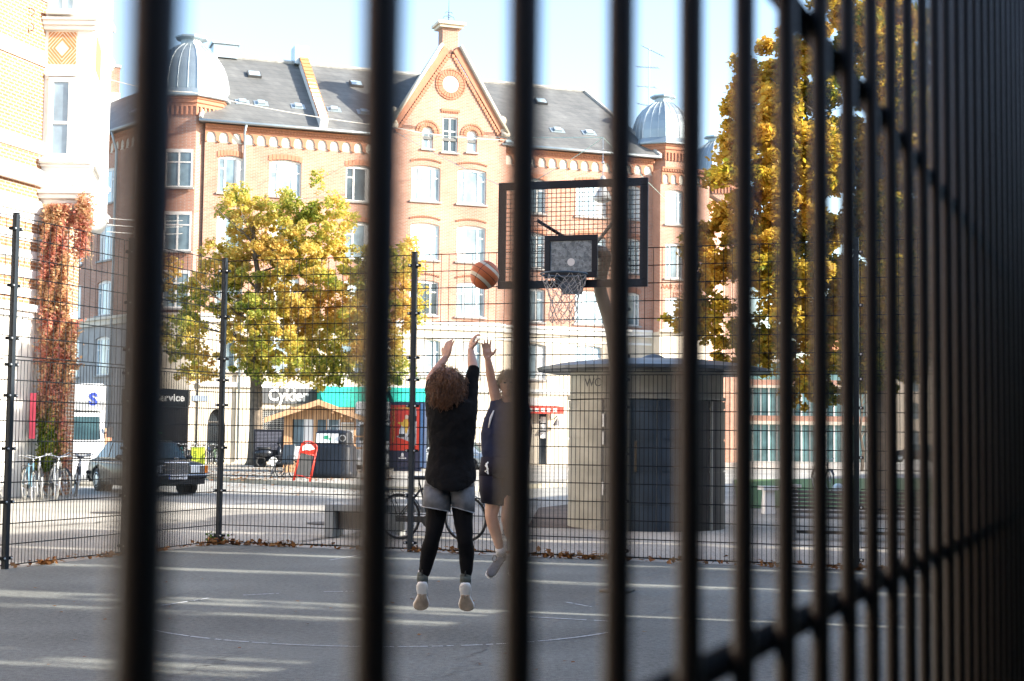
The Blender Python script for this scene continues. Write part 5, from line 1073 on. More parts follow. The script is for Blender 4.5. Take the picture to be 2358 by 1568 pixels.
# grey wheeled chair
p = G(655, 1100, .12); wch = thing('wheelchair', 'grey wheelchair standing on the pavement left of the red board sign', 'wheelchair', p, R_(-25))
GS = mat('grey_seat', (.07, .09, .105), .6)
m = MB(); m.box((0, .22, .78), (.44, .06, .62), M=Matrix.Rotation(-.15, 3, 'X')); m.build('backrest', GS, wch, bevel=.02); m = MB(); m.box((0, 0, .47), (.44, .46, .08)); m.build('seat', BLACK, wch, bevel=.02)
for s in (-1, 1):
    m = MB(); m.tube([(s*.26, .12+.28*math.cos(2*math.pi*k/24), .3+.28*math.sin(2*math.pi*k/24)) for k in range(24)], .02, 6, closed=True)
    for k in range(6): m.tube([(s*.26, .12, .3), (s*.26, .12+.27*math.cos(k), .3+.27*math.sin(k))], .006, 4)
    m.build('wheel', BLACK, wch); m = MB(); m.tube([(s*.24, .25, .4), (s*.24, .25, .72), (s*.24, -.2, .72), (s*.24, -.22, .45), (s*.2, -.45, .2), (s*.15, -.55, .12)], .015, 6); m.tube([(s*.22, -.35, .08+.07*0), (s*.22, -.35, .3)], .012, 5); m.build('armrest_frame', BLACK, wch)
    m = MB(); m.tube([(s*.22, -.35+.08*math.cos(2*math.pi*k/14), .09+.08*math.sin(2*math.pi*k/14)) for k in range(14)], .018, 5, closed=True); m.build('castor', BLACK, wch)
# dark louvred trailer behind tree and a dark scooter
p = P(624, 1068, 66); tr_ = thing('market_trailer', 'dark louvred trailer box behind the tree trunk and the wooden kiosk', 'trailer', (p.x, p.y, .0), R_(6))
m = MB(); m.b2((-.75, -.6, .35), (.75, .6, 1.75)); m.build('body', mat('trailer_black', (.007, .007, .012), .4, .1), tr_, bevel=.04); m = MB()
for k in range(13): m.box((-.1, -.61, .9+k*.06), (1.1, .02, .03))
m.build('louvres', mat('louvre_grey', (.14, .14, .17), .5), tr_)
for s in (-1, 1):
    m = MB(); m.ring([[(s*.45+q*math.cos(2*math.pi*k/18), -.62+yy, .28+q*math.sin(2*math.pi*k/18)) for k in range(18)] for yy, q in ((0, .2), (0, .28), (.15, .28))]); m.build('wheel', RUB, tr_)
p = G(626, 1076, .12); sct = thing('motor_scooter', 'dark motor scooter parked against the trunk of the street tree', 'scooter', (p.x, p.y, .12), R_(20))
m = MB(); m.ell((-.35, 0, .6), (.4, .16, .2), 12, 8); m.ell((.3, 0, .55), (.12, .2, .38), 12, 8); m.box((0, 0, .3), (.5, .26, .08)); m.build('body', mat('scooter_paint', (.01, .012, .016), .25), sct, True)
m = MB(); m.ell((-.35, 0, .82), (.36, .14, .07), 12, 6); m.build('saddle', BLACK, sct, True); m = MB(); m.tube([(.42, 0, .6), (.3, 0, 1.0)], .03, 6); m.tube([(.25, -.32, 1.05), (.3, 0, 1.0), (.25, .32, 1.05)], .018, 6); m.build('handlebar', BLACK, sct)
for x in (-.5, .55): m = MB(); m.tube([(x+.19*math.cos(2*math.pi*k/18), 0, .24+.19*math.sin(2*math.pi*k/18)) for k in range(18)], .06, 8, closed=True); m.lathe([(.02, 0), (.13, 0)], (x, 0, .24), 8); m.build('wheel', RUB, sct, True)
m = MB(); m.ring([[(.0+.19*math.cos(2*math.pi*k/22), -.25-yy, .26+.19*math.sin(2*math.pi*k/22)) for k in range(22)] for yy in (0, .05)]); m.build('wheel_cover', mat('cover_white', (.6, .6, .58), .5), sct)
# poster stand
p = P(939, 1090, 61); ps = thing('poster_stand', 'blue advertising stand with a red poster, beside the fence post', 'poster stand', (p.x, p.y, 0), R_(-14))
PB = mat('stand_blue', (.006, .02, .06), .4); m = MB(); m.b2((-.78, -.12, .25), (.72, .18, 2.92)); m.b2((-.6, -.08, 0), (.55, .14, .25)); m.build('case', PB, ps, bevel=.03); m = MB(); m.b2((.55, -.14, .3), (.63, -.121, 2.85)); m.build('side_strip', mat('strip_blue', (.05, .14, .3), .3), ps)
m = MB(); m.b2((-.74, -.135, .95), (.5, -.121, 2.78)); po = m.build('poster', mat('poster_red', (.62, .03, .012), .4, 0, .03), ps)
YL = mat('poster_yellow', (.65, .38, .04), .5)
text('KULTURNATTEN', .155, YL, po, (-.66, -.14, 2.68), (math.pi/2, math.pi/2, 0), sx=1.16, ext=.002, bold=.004); text('12. OKTOBER 2018', .1, YL, po, (-.5, -.14, 2.62), ext=.002, bold=.003)
def flat(pts, y, nm, mt, pr): m = MB(); m.add([(x, y, z) for x, z in pts], [list(range(len(pts)))]); m.add([(x, y+.003, z) for x, z in pts], [list(range(len(pts)))[::-1]]); return m.build(nm, mt, pr, fix=False)
PGR = mat('poster_grey', (.4, .4, .4), .6, 0, .5, 14); PBK = mat('poster_black', (.03, .03, .03), .6)
flat([(-.5, 1.5), (-.1, 1.68), (.38, 1.72), (.38, 1.15), (.1, 1.3), (-.2, 1.42)], -.138, 'printed_figure', PGR, po); flat([(-.36, 1.55), (-.34, 1.8), (-.25, 1.98), (-.1, 1.95), (0, 1.75), (.1, 1.98), (.2, 2.2), (.38, 2.2), (.38, 1.6)], -.142, 'printed_figure', mat('poster_pale', (.6, .6, .58), .6, 0, .4, 10), po)
flat([(-.25, 1.95), (-.42, 2.05), (-.4, 2.1), (-.2, 2.1), (-.15, 2.2), (0, 2.22), (.04, 2.05), (.0, 1.72), (-.06, 1.6), (-.15, 1.9)], -.146, 'printed_figure', YL, po); flat([(-.1, 2.22), (-.12, 2.34), (-.04, 2.4), (.04, 2.33), (.02, 2.22)], -.146, 'printed_figure', mat('poster_skin', (.6, .42, .3), .6), po); flat([(.04, 2.1), (.02, 2.36), (.15, 2.44), (.38, 2.4), (.38, 2.12)], -.145, 'printed_figure', PBK, po)
flat([(-.38, 1.48), (-.35, 1.62), (-.1, 1.62), (-.1, 1.5)], -.147, 'printed_figure', PBK, po); flat([(0, 1.5), (.05, 1.62), (.33, 1.62), (.35, 1.5)], -.147, 'printed_figure', PBK, po); flat([(.3, 2.35), (.28, 2.6), (.36, 2.68), (.38, 2.35)], -.147, 'printed_figure', PGR, po)
m = MB(); m.ell((-.2, -.13, .78), (.055, .012, .08), 10, 6); m.b2((-.3, -.135, .7), (-.1, -.123, .715)); m.b2((-.36, -.135, .62), (-.04, -.123, .665)); m.build('stand_emblem', WHITE, ps)
# litter bin
p = G(455, 1069); lb2 = thing('litter_bin', 'lime green litter bin in front of the far row of bicycles', 'bin', (p.x, p.y, 0), R_(10)); LIME = mat('lime_paint', (.42, .5, .03), .5, 0, .1, 3)
m = MB(); m.ring([rrect(.33, .25, 0, .06), rrect(.34, .26, .8, .06)]); m.build('body', LIME, lb2); m = MB(); m.ring([rrect(.35, .27, .8, .06), rrect(.33, .25, .86, .06)]); m.build('rim', mat('bin_rim', (.2, .25, .03), .6), lb2)
text('HTN', .22, mat('bin_marking', (.12, .16, .02), .6), lb2, (-.2, -.27, .68), (math.pi/2, math.pi/2, 0), ext=.003)
# low concrete bench block
p = G(800, 1236); cb = thing('concrete_bench', 'low pale concrete bench frame with brown infill behind the fence, left of the bicycle', 'bench', (p.x, p.y, 0), R_(-8)); CO = mat('bench_concrete', (.3, .31, .3), .8, 0, .15, 3)
m = MB(); m.b2((-.3, -.25, 0), (-.16, .4, .5)); m.b2((-.16, -.24, .4), (1.5, .39, .5)); m.b2((.7, -.24, 0), (.82, .38, .4)); m.build('frame', CO, cb, bevel=.01); m = MB(); m.b2((-.155, .05, .12), (.35, .12, .398)); m.build('infill', mat('brown_infill', (.14, .11, .10), .8), cb)
# ================================================================ PARK BENCH (right)
g0 = G(1812, 1243); g1 = G(2125, 1250); bd_ = g1-g0; pbn = thing('park_bench', 'long grey slatted park bench beyond the fence at the right', 'bench', g0, math.atan2(bd_.y, bd_.x)); LL = V((bd_.x, bd_.y, 0)).length
WS = mat('weathered_slat', (.11, .10, .09), .8, 0, .25, 6)
for k in range(6): m = MB(); m.box((LL/2, .32+k*.012, .43+k*.062), (LL, .03, .045)); m.build('back_slat', WS, pbn, bevel=.006)
for k in range(4): m = MB(); m.box((LL/2, -.1+k*.1, .36), (LL, .08, .035)); m.build('seat_slat', WS, pbn, bevel=.006)
for x in (.1, LL/2, LL-.1): m = MB(); m.box((x, .1, .17), (.09, .5, .34)); m.build('leg', CO, pbn, bevel=.01)
m = MB(); m.box((LL/2, .15, .12), (LL*.96, .05, .05)); m.build('stretcher', WS, pbn)
m = MB(); m.ell((LL*.42, .3, .79), (.1, .07, .09), 10, 7); m.ell((LL*.42+.06, .3, .77), (.06, .07, .06), 8, 6); tag(m.build('crumpled_bag', mat('bag_pale_blue', (.35, .5, .58), .4, 0, .5, 12), None, True), 'crumpled pale plastic bag lying on top of the slatted bench', 'bag'); COL.objects['crumpled_bag'].location = g0
for px, py in ((1769, 1183), (1822, 1176)):
    p = G(px, py); bo_ = thing('stone_bollard', 'squat white stone bollard on the grass edge, '+('nearer the toilet kiosk' if px < 1800 else 'nearer the slatted bench'), 'bollard', p, R_(10), 'stone bollards on the grass')
    m = MB(); m.ring([rrect(.12, .12, 0, .02), rrect(.11, .11, .5, .02)]); m.build('shaft', WHITE, bo_); m = MB(); m.ring([rrect(.18, .18, .5, .03), rrect(.18, .18, .58, .03)]); m.build('cap', WHITE, bo_)
# ================================================================ CAFE FURNITURE
p = G(1279, 1066); pp_ = thing('potted_plant', 'bushy green shrub in a terracotta pot outside the cafe', 'plant', (p.x, p.y, 0)); m = MB(); m.lathe([(.0, 0), (.2, 0), (.29, .4), (.33, .42), (.33, .5), (.28, .5)], (0, 0, 0), 16); m.build('pot', mat('terracotta', (.5, .2, .09), .8), pp_, True)
m = MB()
for _ in range(1500):
    t = random.random(); rr_ = .42*math.sin(math.pi*(.15+.8*t))*random.uniform(.4, 1)*(1.05-.5*t); a = random.uniform(0, 6.28); leafcards(m, (rr_*math.cos(a), rr_*math.sin(a), .5+.95*t), .08)
m.build('foliage', leafmat('shrub_green', [(.06, .12, .01), (.16, .26, .02), (.35, .4, .05)], .4, 3), pp_, fix=False)
p = G(1246, 1066); tb = thing('cafe_table', 'round white cafe table on curved legs beside the potted shrub', 'table', (p.x, p.y, 0)); m = MB(); m.lathe([(.0, .7), (.4, .7), (.4, .73), (0, .73)], (0, 0, 0), 20); m.build('tabletop', WHITE, tb)
for k in range(3): a = D_(30+120*k); m = MB(); m.tube([(0, 0, .7), (.04*math.cos(a), .04*math.sin(a), .4), (.28*math.cos(a), .28*math.sin(a), .2), (.3*math.cos(a), .3*math.sin(a), 0)], .02, 6); m.build('leg', WHITE, tb, True)
cch = None
for i, (px, py, a) in enumerate(((1228, 1068, 30), (1262, 1058, 200))):
    p = G(px, py); lb = ['bent wire cafe chair left of the white table', 'bent wire cafe chair right behind the white table'][i]
    if cch is None:
        cch = thing('cafe_chair', lb, 'chair', (p.x, p.y, 0), R_(a), 'cafe chairs'); m = MB(); m.lathe([(0, .44), (.2, .44), (.2, .47), (0, .47)], (0, 0, 0), 14); m.build('seat', mat('chair_grey', (.35, .35, .34), .5), cch); m = MB(); m.tube([(-.18, .1, .45), (-.2, .2, .75), (0, .24, .92), (.2, .2, .75), (.18, .1, .45)], .014, 6); m.tube([(0, .24, .92), (0, .15, .46)], .01, 5); m.build('backrest', MATS['chair_grey'], cch)
        for sx_ in (-1, 1):
            for sy_ in (-1, 1): m = MB(); m.tube([(sx_*.12, sy_*.12, .44), (sx_*.2, sy_*.2, 0)], .012, 5); m.build('leg', MATS['chair_grey'], cch)
    else: dup(cch, (p.x, p.y, 0), R_(a), lb)
# ================================================================ MODERN BUILDING etc (right background)
MB0 = P(1560, 1050, 112); mbd = thing('modern_building', 'low modern glass fronted building with red brick bands behind the lime tree', 'building', (MB0.x, MB0.y, 0), R_(-4)); Lm = 14.5
TQ = glassmat('teal_glass', (.18, .33, .33), .12, .35)
m = MB(); m.b2((0, .15, 0), (Lm, 8, 7.3)); m.build('glass_front', TQ, mbd); m = MB()
m.b2((-.1, -.1, 2.95), (Lm+.1, 7.9, 3.35)); m.b2((-.1, -.1, 5.6), (Lm+.1, 7.9, 6.0)); m.build('brick_band', BRICK, mbd)
m = MB(); m.b2((-.15, -.2, 2.7), (Lm+.15, 7.8, 2.949)); m.b2((-.15, -.2, 5.4), (Lm+.15, 7.8, 5.599)); m.b2((-.15, -.2, 7.3), (Lm+.15, 8.1, 7.6)); m.build('concrete_band', CREAM, mbd)
for k in range(24): x_ = .1+k*Lm/24.3; m = MB(); m.b2((x_, .02, 0), (x_+.1, .149, 2.699)); m.b2((x_, .02, 3.36), (x_+.1, .149, 5.39)); m.build('mullion', WHITE if k % 2 else mat('mullion_grey', (.35, .38, .38), .5), mbd)
b5 = P(1930, 1040, 165); bb5 = thing('beige_building', 'distant beige building behind bare branches right of the glass fronted one', 'building', (b5.x, b5.y, 0), R_(-5)); m = MB(); hh_ = [(1.5+k*3, 2.7+k*3, 1+j*3, 2.8+j*3) for k in range(14) for j in range(3)]; wall(m, 0, 45, 0, 11, hh_, dep=.2); m.b2((0, .25, 0), (45, 10, 10.9)); m.build('wall', mat('beige_render', (.6, .48, .36), .85), bb5)
m = MB(); m.add([(-.5, -.5, 11), (45.5, -.5, 11), (45.5, 5, 14), (-.5, 5, 14)], [(0, 1, 2, 3)]); m.add([(-.5, 10.5, 11), (45.5, 10.5, 11), (45.5, 5, 14), (-.5, 5, 14)], [(3, 2, 1, 0)]); m.build('roof', TILE, bb5)
m = MB()
for h in hh_: m.b2((h[0], .18, h[2]), (h[1], .24, h[3]))
m.build('window_row', GLASS, bb5)
# information pillar
p = G(1741, 1053); ip = thing('ticket_machine', 'slim blue topped ticket machine before the glass fronted building', 'ticket machine', (p.x, p.y, 0)); m = MB(); m.b2((-.22, -.15, 0), (.22, .15, 1.1)); m.build('body', WHITE, ip, bevel=.02); m = MB(); m.b2((-.2, -.14, 1.1), (.2, .14, 1.45)); m.build('screen_housing', BLACK, ip); m = MB(); m.b2((-.24, -.17, 1.45), (.24, .17, 1.7)); m.build('top', mat('cyan_top', (.02, .3, .5), .4), ip); m = MB(); m.b2((-.1, -.16, .35), (.12, -.151, .7)); m.build('sticker', MATS['label_green'], ip)
# street lamp on wires
lp = P(1388, 452, 44); hl_ = thing('hanging_street_lamp', 'white pendant street lamp hanging on a wire over the street behind the backboard', 'street lamp', lp)
m = MB(); m.lathe([(.02, .62), (.06, .6), (.1, .5), (.11, .22), (.13, .2), (.2, .1), (.26, -.02), (.27, -.1), (.24, -.12)], (0, 0, 0), 20); m.build('shade', mat('lamp_shade_paint', (.42, .43, .42), .4), hl_, True); m = MB(); m.lathe([(.0, -.2), (.15, -.18), (.23, -.11)], (0, 0, 0), 20); m.build('diffuser', mat('lamp_diffuser', (.5, .52, .52), .2), hl_, True)
m = MB(); m.tube([(0, 0, .6), (0, 0, 1.75)], .012, 5); m.ell((0, 0, 1.0), .05, 8, 6); m.ell((0, 0, 1.4), .035, 8, 6); m.build('suspension', ALU, hl_)
def span(label, pts, r=.012, sag=.3, m_=None):
    pts = [V(p) for p in pts]; m = MB(); o = pts[0]
    for i in range(len(pts)-1):
        q = [pts[i].lerp(pts[i+1], k/10)-o-V((0, 0, sag*4*(k/10)*(1-k/10))) for k in range(11)]; m.tube(q, r, 4)
    ob = m.build('overhead_wire', m_ or mat('wire_verdigris', (.35, .5, .45), .6), fix=False); ob.location = o; tag(ob, label, 'wire', 'wires spanning the street')
top = lp+V((0, 0, 1.75))
span('thin wire carrying the pendant lamp, from the gable across to the right tower', [P(930, 310, 80), top, P(1640, 560, 84)], sag=.05)
span('thin wire crossing over the slate roof towards the pendant lamp', [P(870, 280, 78), P(1180, 440, 50), top], sag=.1)
span('pale cable sagging from the left dome along the eaves of the main building', [P(225, 175, 60), P(440, 212, 68), P(900, 292, 76), P(1165, 322, 80)], .02, .15, mat('cable_pale', (.5, .48, .44), .7))
span('three pale lines strung across the left street, topmost', [P(246, 502, 50), P(420, 508, 55)], .012, .05, MATS['cable_pale'])
span('pale line strung across the left street, middle one', [P(246, 517, 50), P(420, 522, 55)], .012, .05, MATS['cable_pale'])
span('pale line strung across the left street, lowest', [P(246, 533, 50), P(420, 538, 55)], .012, .05, MATS['cable_pale'])
# ================================================================ PEOPLE
SKIN = mat('skin', (.52, .30, .21), .5, 0, .1, 12, .15, 120); SKIN.node_tree.nodes['Principled BSDF'].inputs['Subsurface Weight'].default_value = .12; SKIN.node_tree.nodes['Principled BSDF'].inputs['Subsurface Radius'].default_value = (.02, .008, .004)
def chain(m, pts):  # [(p, r), ...] tapered limb
    for (a, ra), (b, rb) in zip(pts, pts[1:]):
        a, b = V(a), V(b); m.tube([a, a.lerp(b, .5), b], [ra, (ra+rb)/2, rb], 14); m.ell(a, ra*.995, 12, 8); m.ell(b, rb*.995, 12, 8)
def hand(m, wrist, d, n, side, curl, spread=.09, ln=1.0, thumb=.8):
    """wrist point, direction of palm, palm normal (towards palm side), thumb side vector, per finger curl"""
    d = V(d).normalized(); n = V(n); n = (n-d*n.dot(d)).normalized(); s = d.cross(n)*side
    for k in range(4):
        off = (-1.5+k)*.0205; base = wrist+d*.088*ln+s*off; m.tube([wrist+s*off*.55, wrist+d*.045+s*off*.9, base], [.016, .0165, .0115], 10)
        fd = (d+s*(-1.5+k)*spread).normalized(); L_ = (.072, .082, .076, .06)[::-1][k] if side > 0 else (.06, .076, .082, .072)[k]
        p = base; c = curl[k]; pts = [(p, .0105)]; 
        for j, f in enumerate((.45, .3, .25)):
            a = c*(j+1)/3; v = fd*math.cos(a)+n*math.sin(a); p = p+v*L_*f*ln; pts.append((p, .0098-.0011*j))
        chain(m, pts)
    m.ell(wrist+d*.045, (.036, .02, .036), 12, 8, M=Matrix((s, n, d)).transposed())
    tb = wrist+d*.022+s*.03; t1 = tb+(s*thumb+d*.75+n*.35).normalized()*.042; t2 = t1+(s*thumb*.45+d*.9+n*.25).normalized()*.034; chain(m, [(tb, .0155), (t1, .0125), (t2, .0100)])
    m.ell(wrist+d*.03+s*.022, .019, 10, 6)
# ---- person 1 : jump shooter seen from behind
D1 = 12.05; o1 = P(1035, 1000, D1); O1 = V((o1.x, o1.y, 0))
def q1(px, py, dy=0.0): return P(px, py, D1+dy)-O1
S1 = F/D1
p1 = thing('person', 'curly haired person in black shirt, grey shorts and leggings jumping to shoot, seen from behind', 'person', O1)
m = MB()
hd = q1(1029, 888, .02)
m.ell(hd, (.078, .1, .115), 16, 12); chain(m, [(q1(1034, 925, 0), .06), (q1(1038, 955, .0), .065)])
sh_l, sh_r = q1(1002, 946, .03), q1(1078, 938, .03)
# torso
def tor(m, rows, dy=.0, kdep=.62):
    m.ring([[q1((a+b)/2, py, dy+yo)+V(((b-a)/2/S1*math.cos(2*math.pi*k/28), (b-a)/2/S1*kd*math.sin(2*math.pi*k/28), 0)) for k in range(28)] for a, b, py, yo, kd in rows])
tor(m, [(1010, 1060, 1122, 0, .6), (994, 1080, 1100, 0, .6), (996, 1082, 1050, .0, .55), (994, 1086, 1000, 0, .55), (992, 1088, 960, .02, .55), (1006, 1076, 936, .02, .5)])
# arms
el_l = q1(992, 872, .26); wr_l = q1(1027, 822, .36); el_r = q1(1090, 856, .16); wr_r = q1(1084, 806, .30)
chain(m, [(sh_l, .056), (sh_l.lerp(el_l, .5), .05), (el_l, .041), (el_l.lerp(wr_l, .35), .041), (wr_l, .026)])
chain(m, [(sh_r, .058), (sh_r.lerp(el_r, .5), .05), (el_r, .041), (el_r.lerp(wr_r, .35), .042), (wr_r, .027)])
hand(m, wr_l, (.18, .15, 1), (.55, .8, 0), 1, (.35, .5, .9, 1.1), .12)
hand(m, wr_r, (.12, .2, .8), (.85, .35, -.3), -1, (1.35, 1.2, 1.15, 1.3), .08)
# legs
lg = [[(1014, 1120, .0, .076), (1006, 1170, .0, .080), (1000, 1222, -.02, .062), (994, 1245, -.02, .056), (988, 1268, .03, .060), (977, 1318, .05, .04), (973, 1338, .05, .037)],
      [(1058, 1120, .0, .076), (1065, 1172, .0, .080), (1069, 1225, -.02, .061), (1071, 1248, -.02, .055), (1075, 1272, .03, .058), (1074, 1320, .05, .039), (1072, 1340, .05, .036)]]
for L_ in lg: chain(m, [(q1(a, b, c), r) for a, b, c, r in L_])
remeshed(m, 'body', SKIN, p1, .0055, 5)
# leggings
m = MB(); LEG = mat('black_leggings', (.006, .006, .007), .85, 0, .2, 30, spec=.15)
for L_ in lg: chain(m, [(q1(a, b, c), r+.008) for a, b, c, r in L_[:-1]])
lo = remeshed(m, 'leggings', LEG, p1, .009, 4, .009)
# shorts
GR = mat('grey_jersey', (.15, .16, .175), .9, 0, .25, 18, .3, 200)
def legtube(m, rows, dy=0, seed=0):
    rg = []
    for a, b, y0, y1, kd in rows:
        ring = []
        for k in range(32):
            t = 2*math.pi*k/32; u = math.cos(t); w_ = 1+.035*math.sin(5*t+seed)*(y0 > 1120); ring.append(q1((a+b)/2+(b-a)/2*u*w_, (y0+y1)/2+(y1-y0)/2*u, dy+(b-a)/2/S1*kd*math.sin(t)*w_))
        rg.append(ring)
    m.ring(rg)
def shell(rows_list, name, mt, par, th=.006, sm=True, capt=False):
    m = MB()
    for rows, dy, sd_ in rows_list:
        n0 = len(m.f); legtube(m, rows, dy, sd_); m.f = m.f[:-2]; m.m = m.m[:-2]
    o = m.build(name, mt, par, sm); s = o.modifiers.new('s', 'SOLIDIFY'); s.thickness = th; return o
m = MB()
rows = [(984, 1088, 1085, 1085, .55), (979, 1092, 1105, 1105, .62), (976, 1092, 1124, 1128, .72)]
shell([(rows, 0, 0), ([(976, 1036, 1118, 1128, 1.1), (973, 1038, 1140, 1150, 1.15), (971, 1037, 1166, 1178, 1.15)], 0, 1), ([(1034, 1092, 1126, 1120, 1.2), (1037, 1092, 1145, 1152, 1.25), (1039, 1092, 1166, 1181, 1.25)], 0, 2)], 'shorts', GR, p1)
m = MB()
for (a, b, y0, y1, kq) in ((971, 1037, 1166, 1178, 1.15), (1039, 1092, 1166, 1181, 1.25)): m.tube([q1((a+b)/2+(b-a)/2*math.cos(2*math.pi*k/32)*(1+.035*math.sin(5*2*math.pi*k/32+(1 if a < 1000 else 2))), (y0+y1)/2+(y1-y0)/2*math.cos(2*math.pi*k/32), (b-a)/2/S1*kq*math.sin(2*math.pi*k/32)) for k in range(32)], .0042, 5, closed=True)
m.build('shorts_hem', mat('pale_hem', (.38, .40, .42), .9), p1)
# shirt: one remeshed volume, long curved hem at the back
BT = mat('black_shirt', (.003, .003, .0036), .9, 0, .35, 10, .6, 40, .25)
m = MB()
def hemring(a, b, yside, yback, kd, dy=0):
    return [q1((a+b)/2+(b-a)/2*math.cos(t), yside+(yback-yside)*max(0, -math.sin(t))**1.0, dy+(b-a)/2/S1*kd*math.sin(t)) for t in [2*math.pi*k/40 for k in range(40)]]
rg = [hemring(978, 1096, 1098, 1134, .88), hemring(978, 1096, 1092, 1122, .88), hemring(981, 1095, 1080, 1100, .8)]
for a, b, y, kd in ((985, 1090, 1060, .68), (987, 1091, 1030, .64), (987, 1094, 1000, .62), (985, 1097, 970, .60), (986, 1098, 945, .58), (996, 1092, 925, .52), (1015, 1066, 915, .5)): rg.append(hemring(a, b, y, y, kd, .01))
m.ring(rg)
chain(m, [(sh_l+V((.0, 0, -.02)), .078), (sh_l.lerp(el_l, .45), .064), (sh_l.lerp(el_l, .8), .058)])
cuff = sh_r.lerp(el_r, 1.02)
chain(m, [(sh_r+V((.0, 0, -.03)), .08), (sh_r.lerp(el_r, .4), .063), (sh_r.lerp(el_r, .75), .055)]); m.tube([sh_r.lerp(el_r, .7), cuff+(el_r-sh_r)*.1], [.056, .054], 18)
remeshed(m, 'shirt', BT, p1, .0085, 4, .022)
# hair: many curls
HR = bpy.data.materials.new('curly_brown_hair'); HR.use_nodes = True; N = HR.node_tree.nodes; L = HR.node_tree.links; ge = N.new('ShaderNodeNewGeometry'); r = N.new('ShaderNodeValToRGB'); r.color_ramp.elements[0].color = (.05, .02, .010, 1); r.color_ramp.elements[1].color = (.27, .12, .052, 1); L.new(ge.outputs['Random Per Island'], r.inputs['Fac']); L.new(r.outputs['Color'], N['Principled BSDF'].inputs['Base Color']); N['Principled BSDF'].inputs['Roughness'].default_value = .42
def curls(m, c, rad, n, ln, rc, seed, down=.5, th=.0028, filt=None):
    rn = random.Random(seed)
    for _ in range(n):
        d = V((rn.gauss(0, 1), rn.gauss(0, 1), rn.gauss(0, 1))).normalized()
        if filt and not filt(d): continue
        p = V(c)+V((d.x*rad[0], d.y*rad[1], d.z*rad[2]))*rn.uniform(.72, .98); g = (d*rn.uniform(.3, .7)+V((rn.gauss(0, .25), rn.gauss(0, .25), -down))).normalized(); a = g.orthogonal().normalized(); b = g.cross(a); ph = rn.uniform(0, 6.28); L_ = ln*rn.uniform(.6, 1.3); R_c = rc*rn.uniform(.6, 1.3); pts = []
        for k in range(13): t = k/12; pts.append(p+g*L_*t+(a*math.cos(ph+t*11)+b*math.sin(ph+t*11))*R_c*(.5+t*.5)+V((0, 0, -.03*t*t)))
        m.tube(pts, [th*(1-.5*k/12) for k in range(13)], 4)
m = MB(); hc = q1(1030, 885, -.01)
m.ell(hc, (.118, .118, .135), 20, 14); m.ell(hc+V((-.015, -.03, -.07)), (.10, .09, .085), 14, 10)
curls(m, hc, (.125, .125, .14), 1300, .075, .010, 2); curls(m, hc+V((-.01, -.03, -.07)), (.118, .10, .09), 700, .055, .010, 5, .8); curls(m, hc+V((0, 0, .02)), (.135, .12, .145), 260, .05, .012, 9, -.1, .0018)
m.build('hair', HR, p1, True)
# socks + shoes (toes pointing down, soles to the viewer)
SOLE = mat('gum_sole', (.45, .36, .27), .7, 0, .3, 14, .6, 220); MIDS = mat('cream_midsole', (.85, .84, .8), .6, 0, .08, 10, .5, 200); UPP = mat('olive_knit', (.10, .115, .10), .85, 0, .2, 40, .5, 300); SOCK = mat('white_sock', (.6, .6, .64), .9)
for s, (ax, ay) in ((-1, (973, 1328)), (1, (1072, 1330))):
    an = q1(ax, ay, .05); toe = q1(ax+(2 if s < 0 else -3), 1389, .085); dv = (toe-an)
    m = MB(); chain(m, [(an+V((0, 0, .03)), .040), (an+V((0, .005, -.015)), .043)]); m.build('sock', SOCK if s < 0 else SKIN, p1, True)
    # outline of the sole in its own plane : x across, down the foot
    axis = V((0, .42, -1)).normalized(); across = V((1, 0, 0)); nb = across.cross(axis); nb = nb if nb.y < 0 else -nb
    heel = an+V((0, -.045, -.035))
    prof = [(0, .015), (.01, .033), (.035, .043), (.07, .044), (.10, .038), (.125, .037), (.155, .048), (.19, .060), (.215, .060), (.232, .05), (.242, .024)]
    def srow(t, w_, lift, k0_=0):
        c_ = heel+axis*t; tilt = (.012*(t-.12)/.12 if t > .12 else 0)*s
        return [c_+across*(w_*math.cos(a)+tilt)+nb*(lift+ -.0*abs(math.sin(a))) for a in [2*math.pi*k/16 for k in range(16)]]
    def solid(pf, l0, l1, sc_=1):
        m = MB(); rg = []
        for t, w_ in pf:
            c_ = heel+axis*t; tl = (.014*max(0, (t-.12)/.12))*s; ring = []
            for k in range(20):
                a = 2*math.pi*k/20; x = w_*sc_*math.cos(a); y = (l0+l1)/2+(l1-l0)/2*(abs(math.sin(a))**.5)*(1 if math.sin(a) > 0 else -1); ring.append(c_+across*(x+tl)+nb*y)
            rg.append(ring)
        m.ring(rg); return m
    solid([(t, w_*1.06) for t, w_ in prof], -.028, .022).build('midsole', MIDS, p1, True)
    m = solid([(t, w_*.97) for t, w_ in prof if t > .075], .0, .0275)
    m.build('outsole', SOLE, p1, True)
    m = MB()
    for xx in (-.008, .008): m.tube([heel+axis*(.095+.012*k)+across*(xx*(1+.5*abs(k-2)))+nb*.0275 for k in range(5)], .0035, 6)
    m.build('sole_groove', mat('sole_cream', (.45, .36, .25), .7), p1, True)
    m = MB(); chain(m, [(an+V((0, -.005, .015)), .044), (an+V((0, .0, -.03)), .046)]); rg = []
    for t, w_, h_ in ((.0, .03, .03), (.04, .038, .05), (.1, .036, .06), (.16, .042, .05), (.21, .042, .035), (.235, .03, .02)):
        c_ = heel+axis*t-nb*(.02+h_/2); rg.append([c_+across*w_*math.cos(a)+nb*h_*.6*math.sin(a) for a in [2*math.pi*k/14 for k in range(14)]])
    m.ring(rg); m.build('shoe_upper', UPP, p1, True)
    m = MB(); m.tube([an+V((0, -.044, .02)), an+V((0, -.052, .045)), an+V((0, -.046, .062)), an+V((0, -.04, .02))], .007, 6); m.build('heel_tab', BLACK, p1, True)
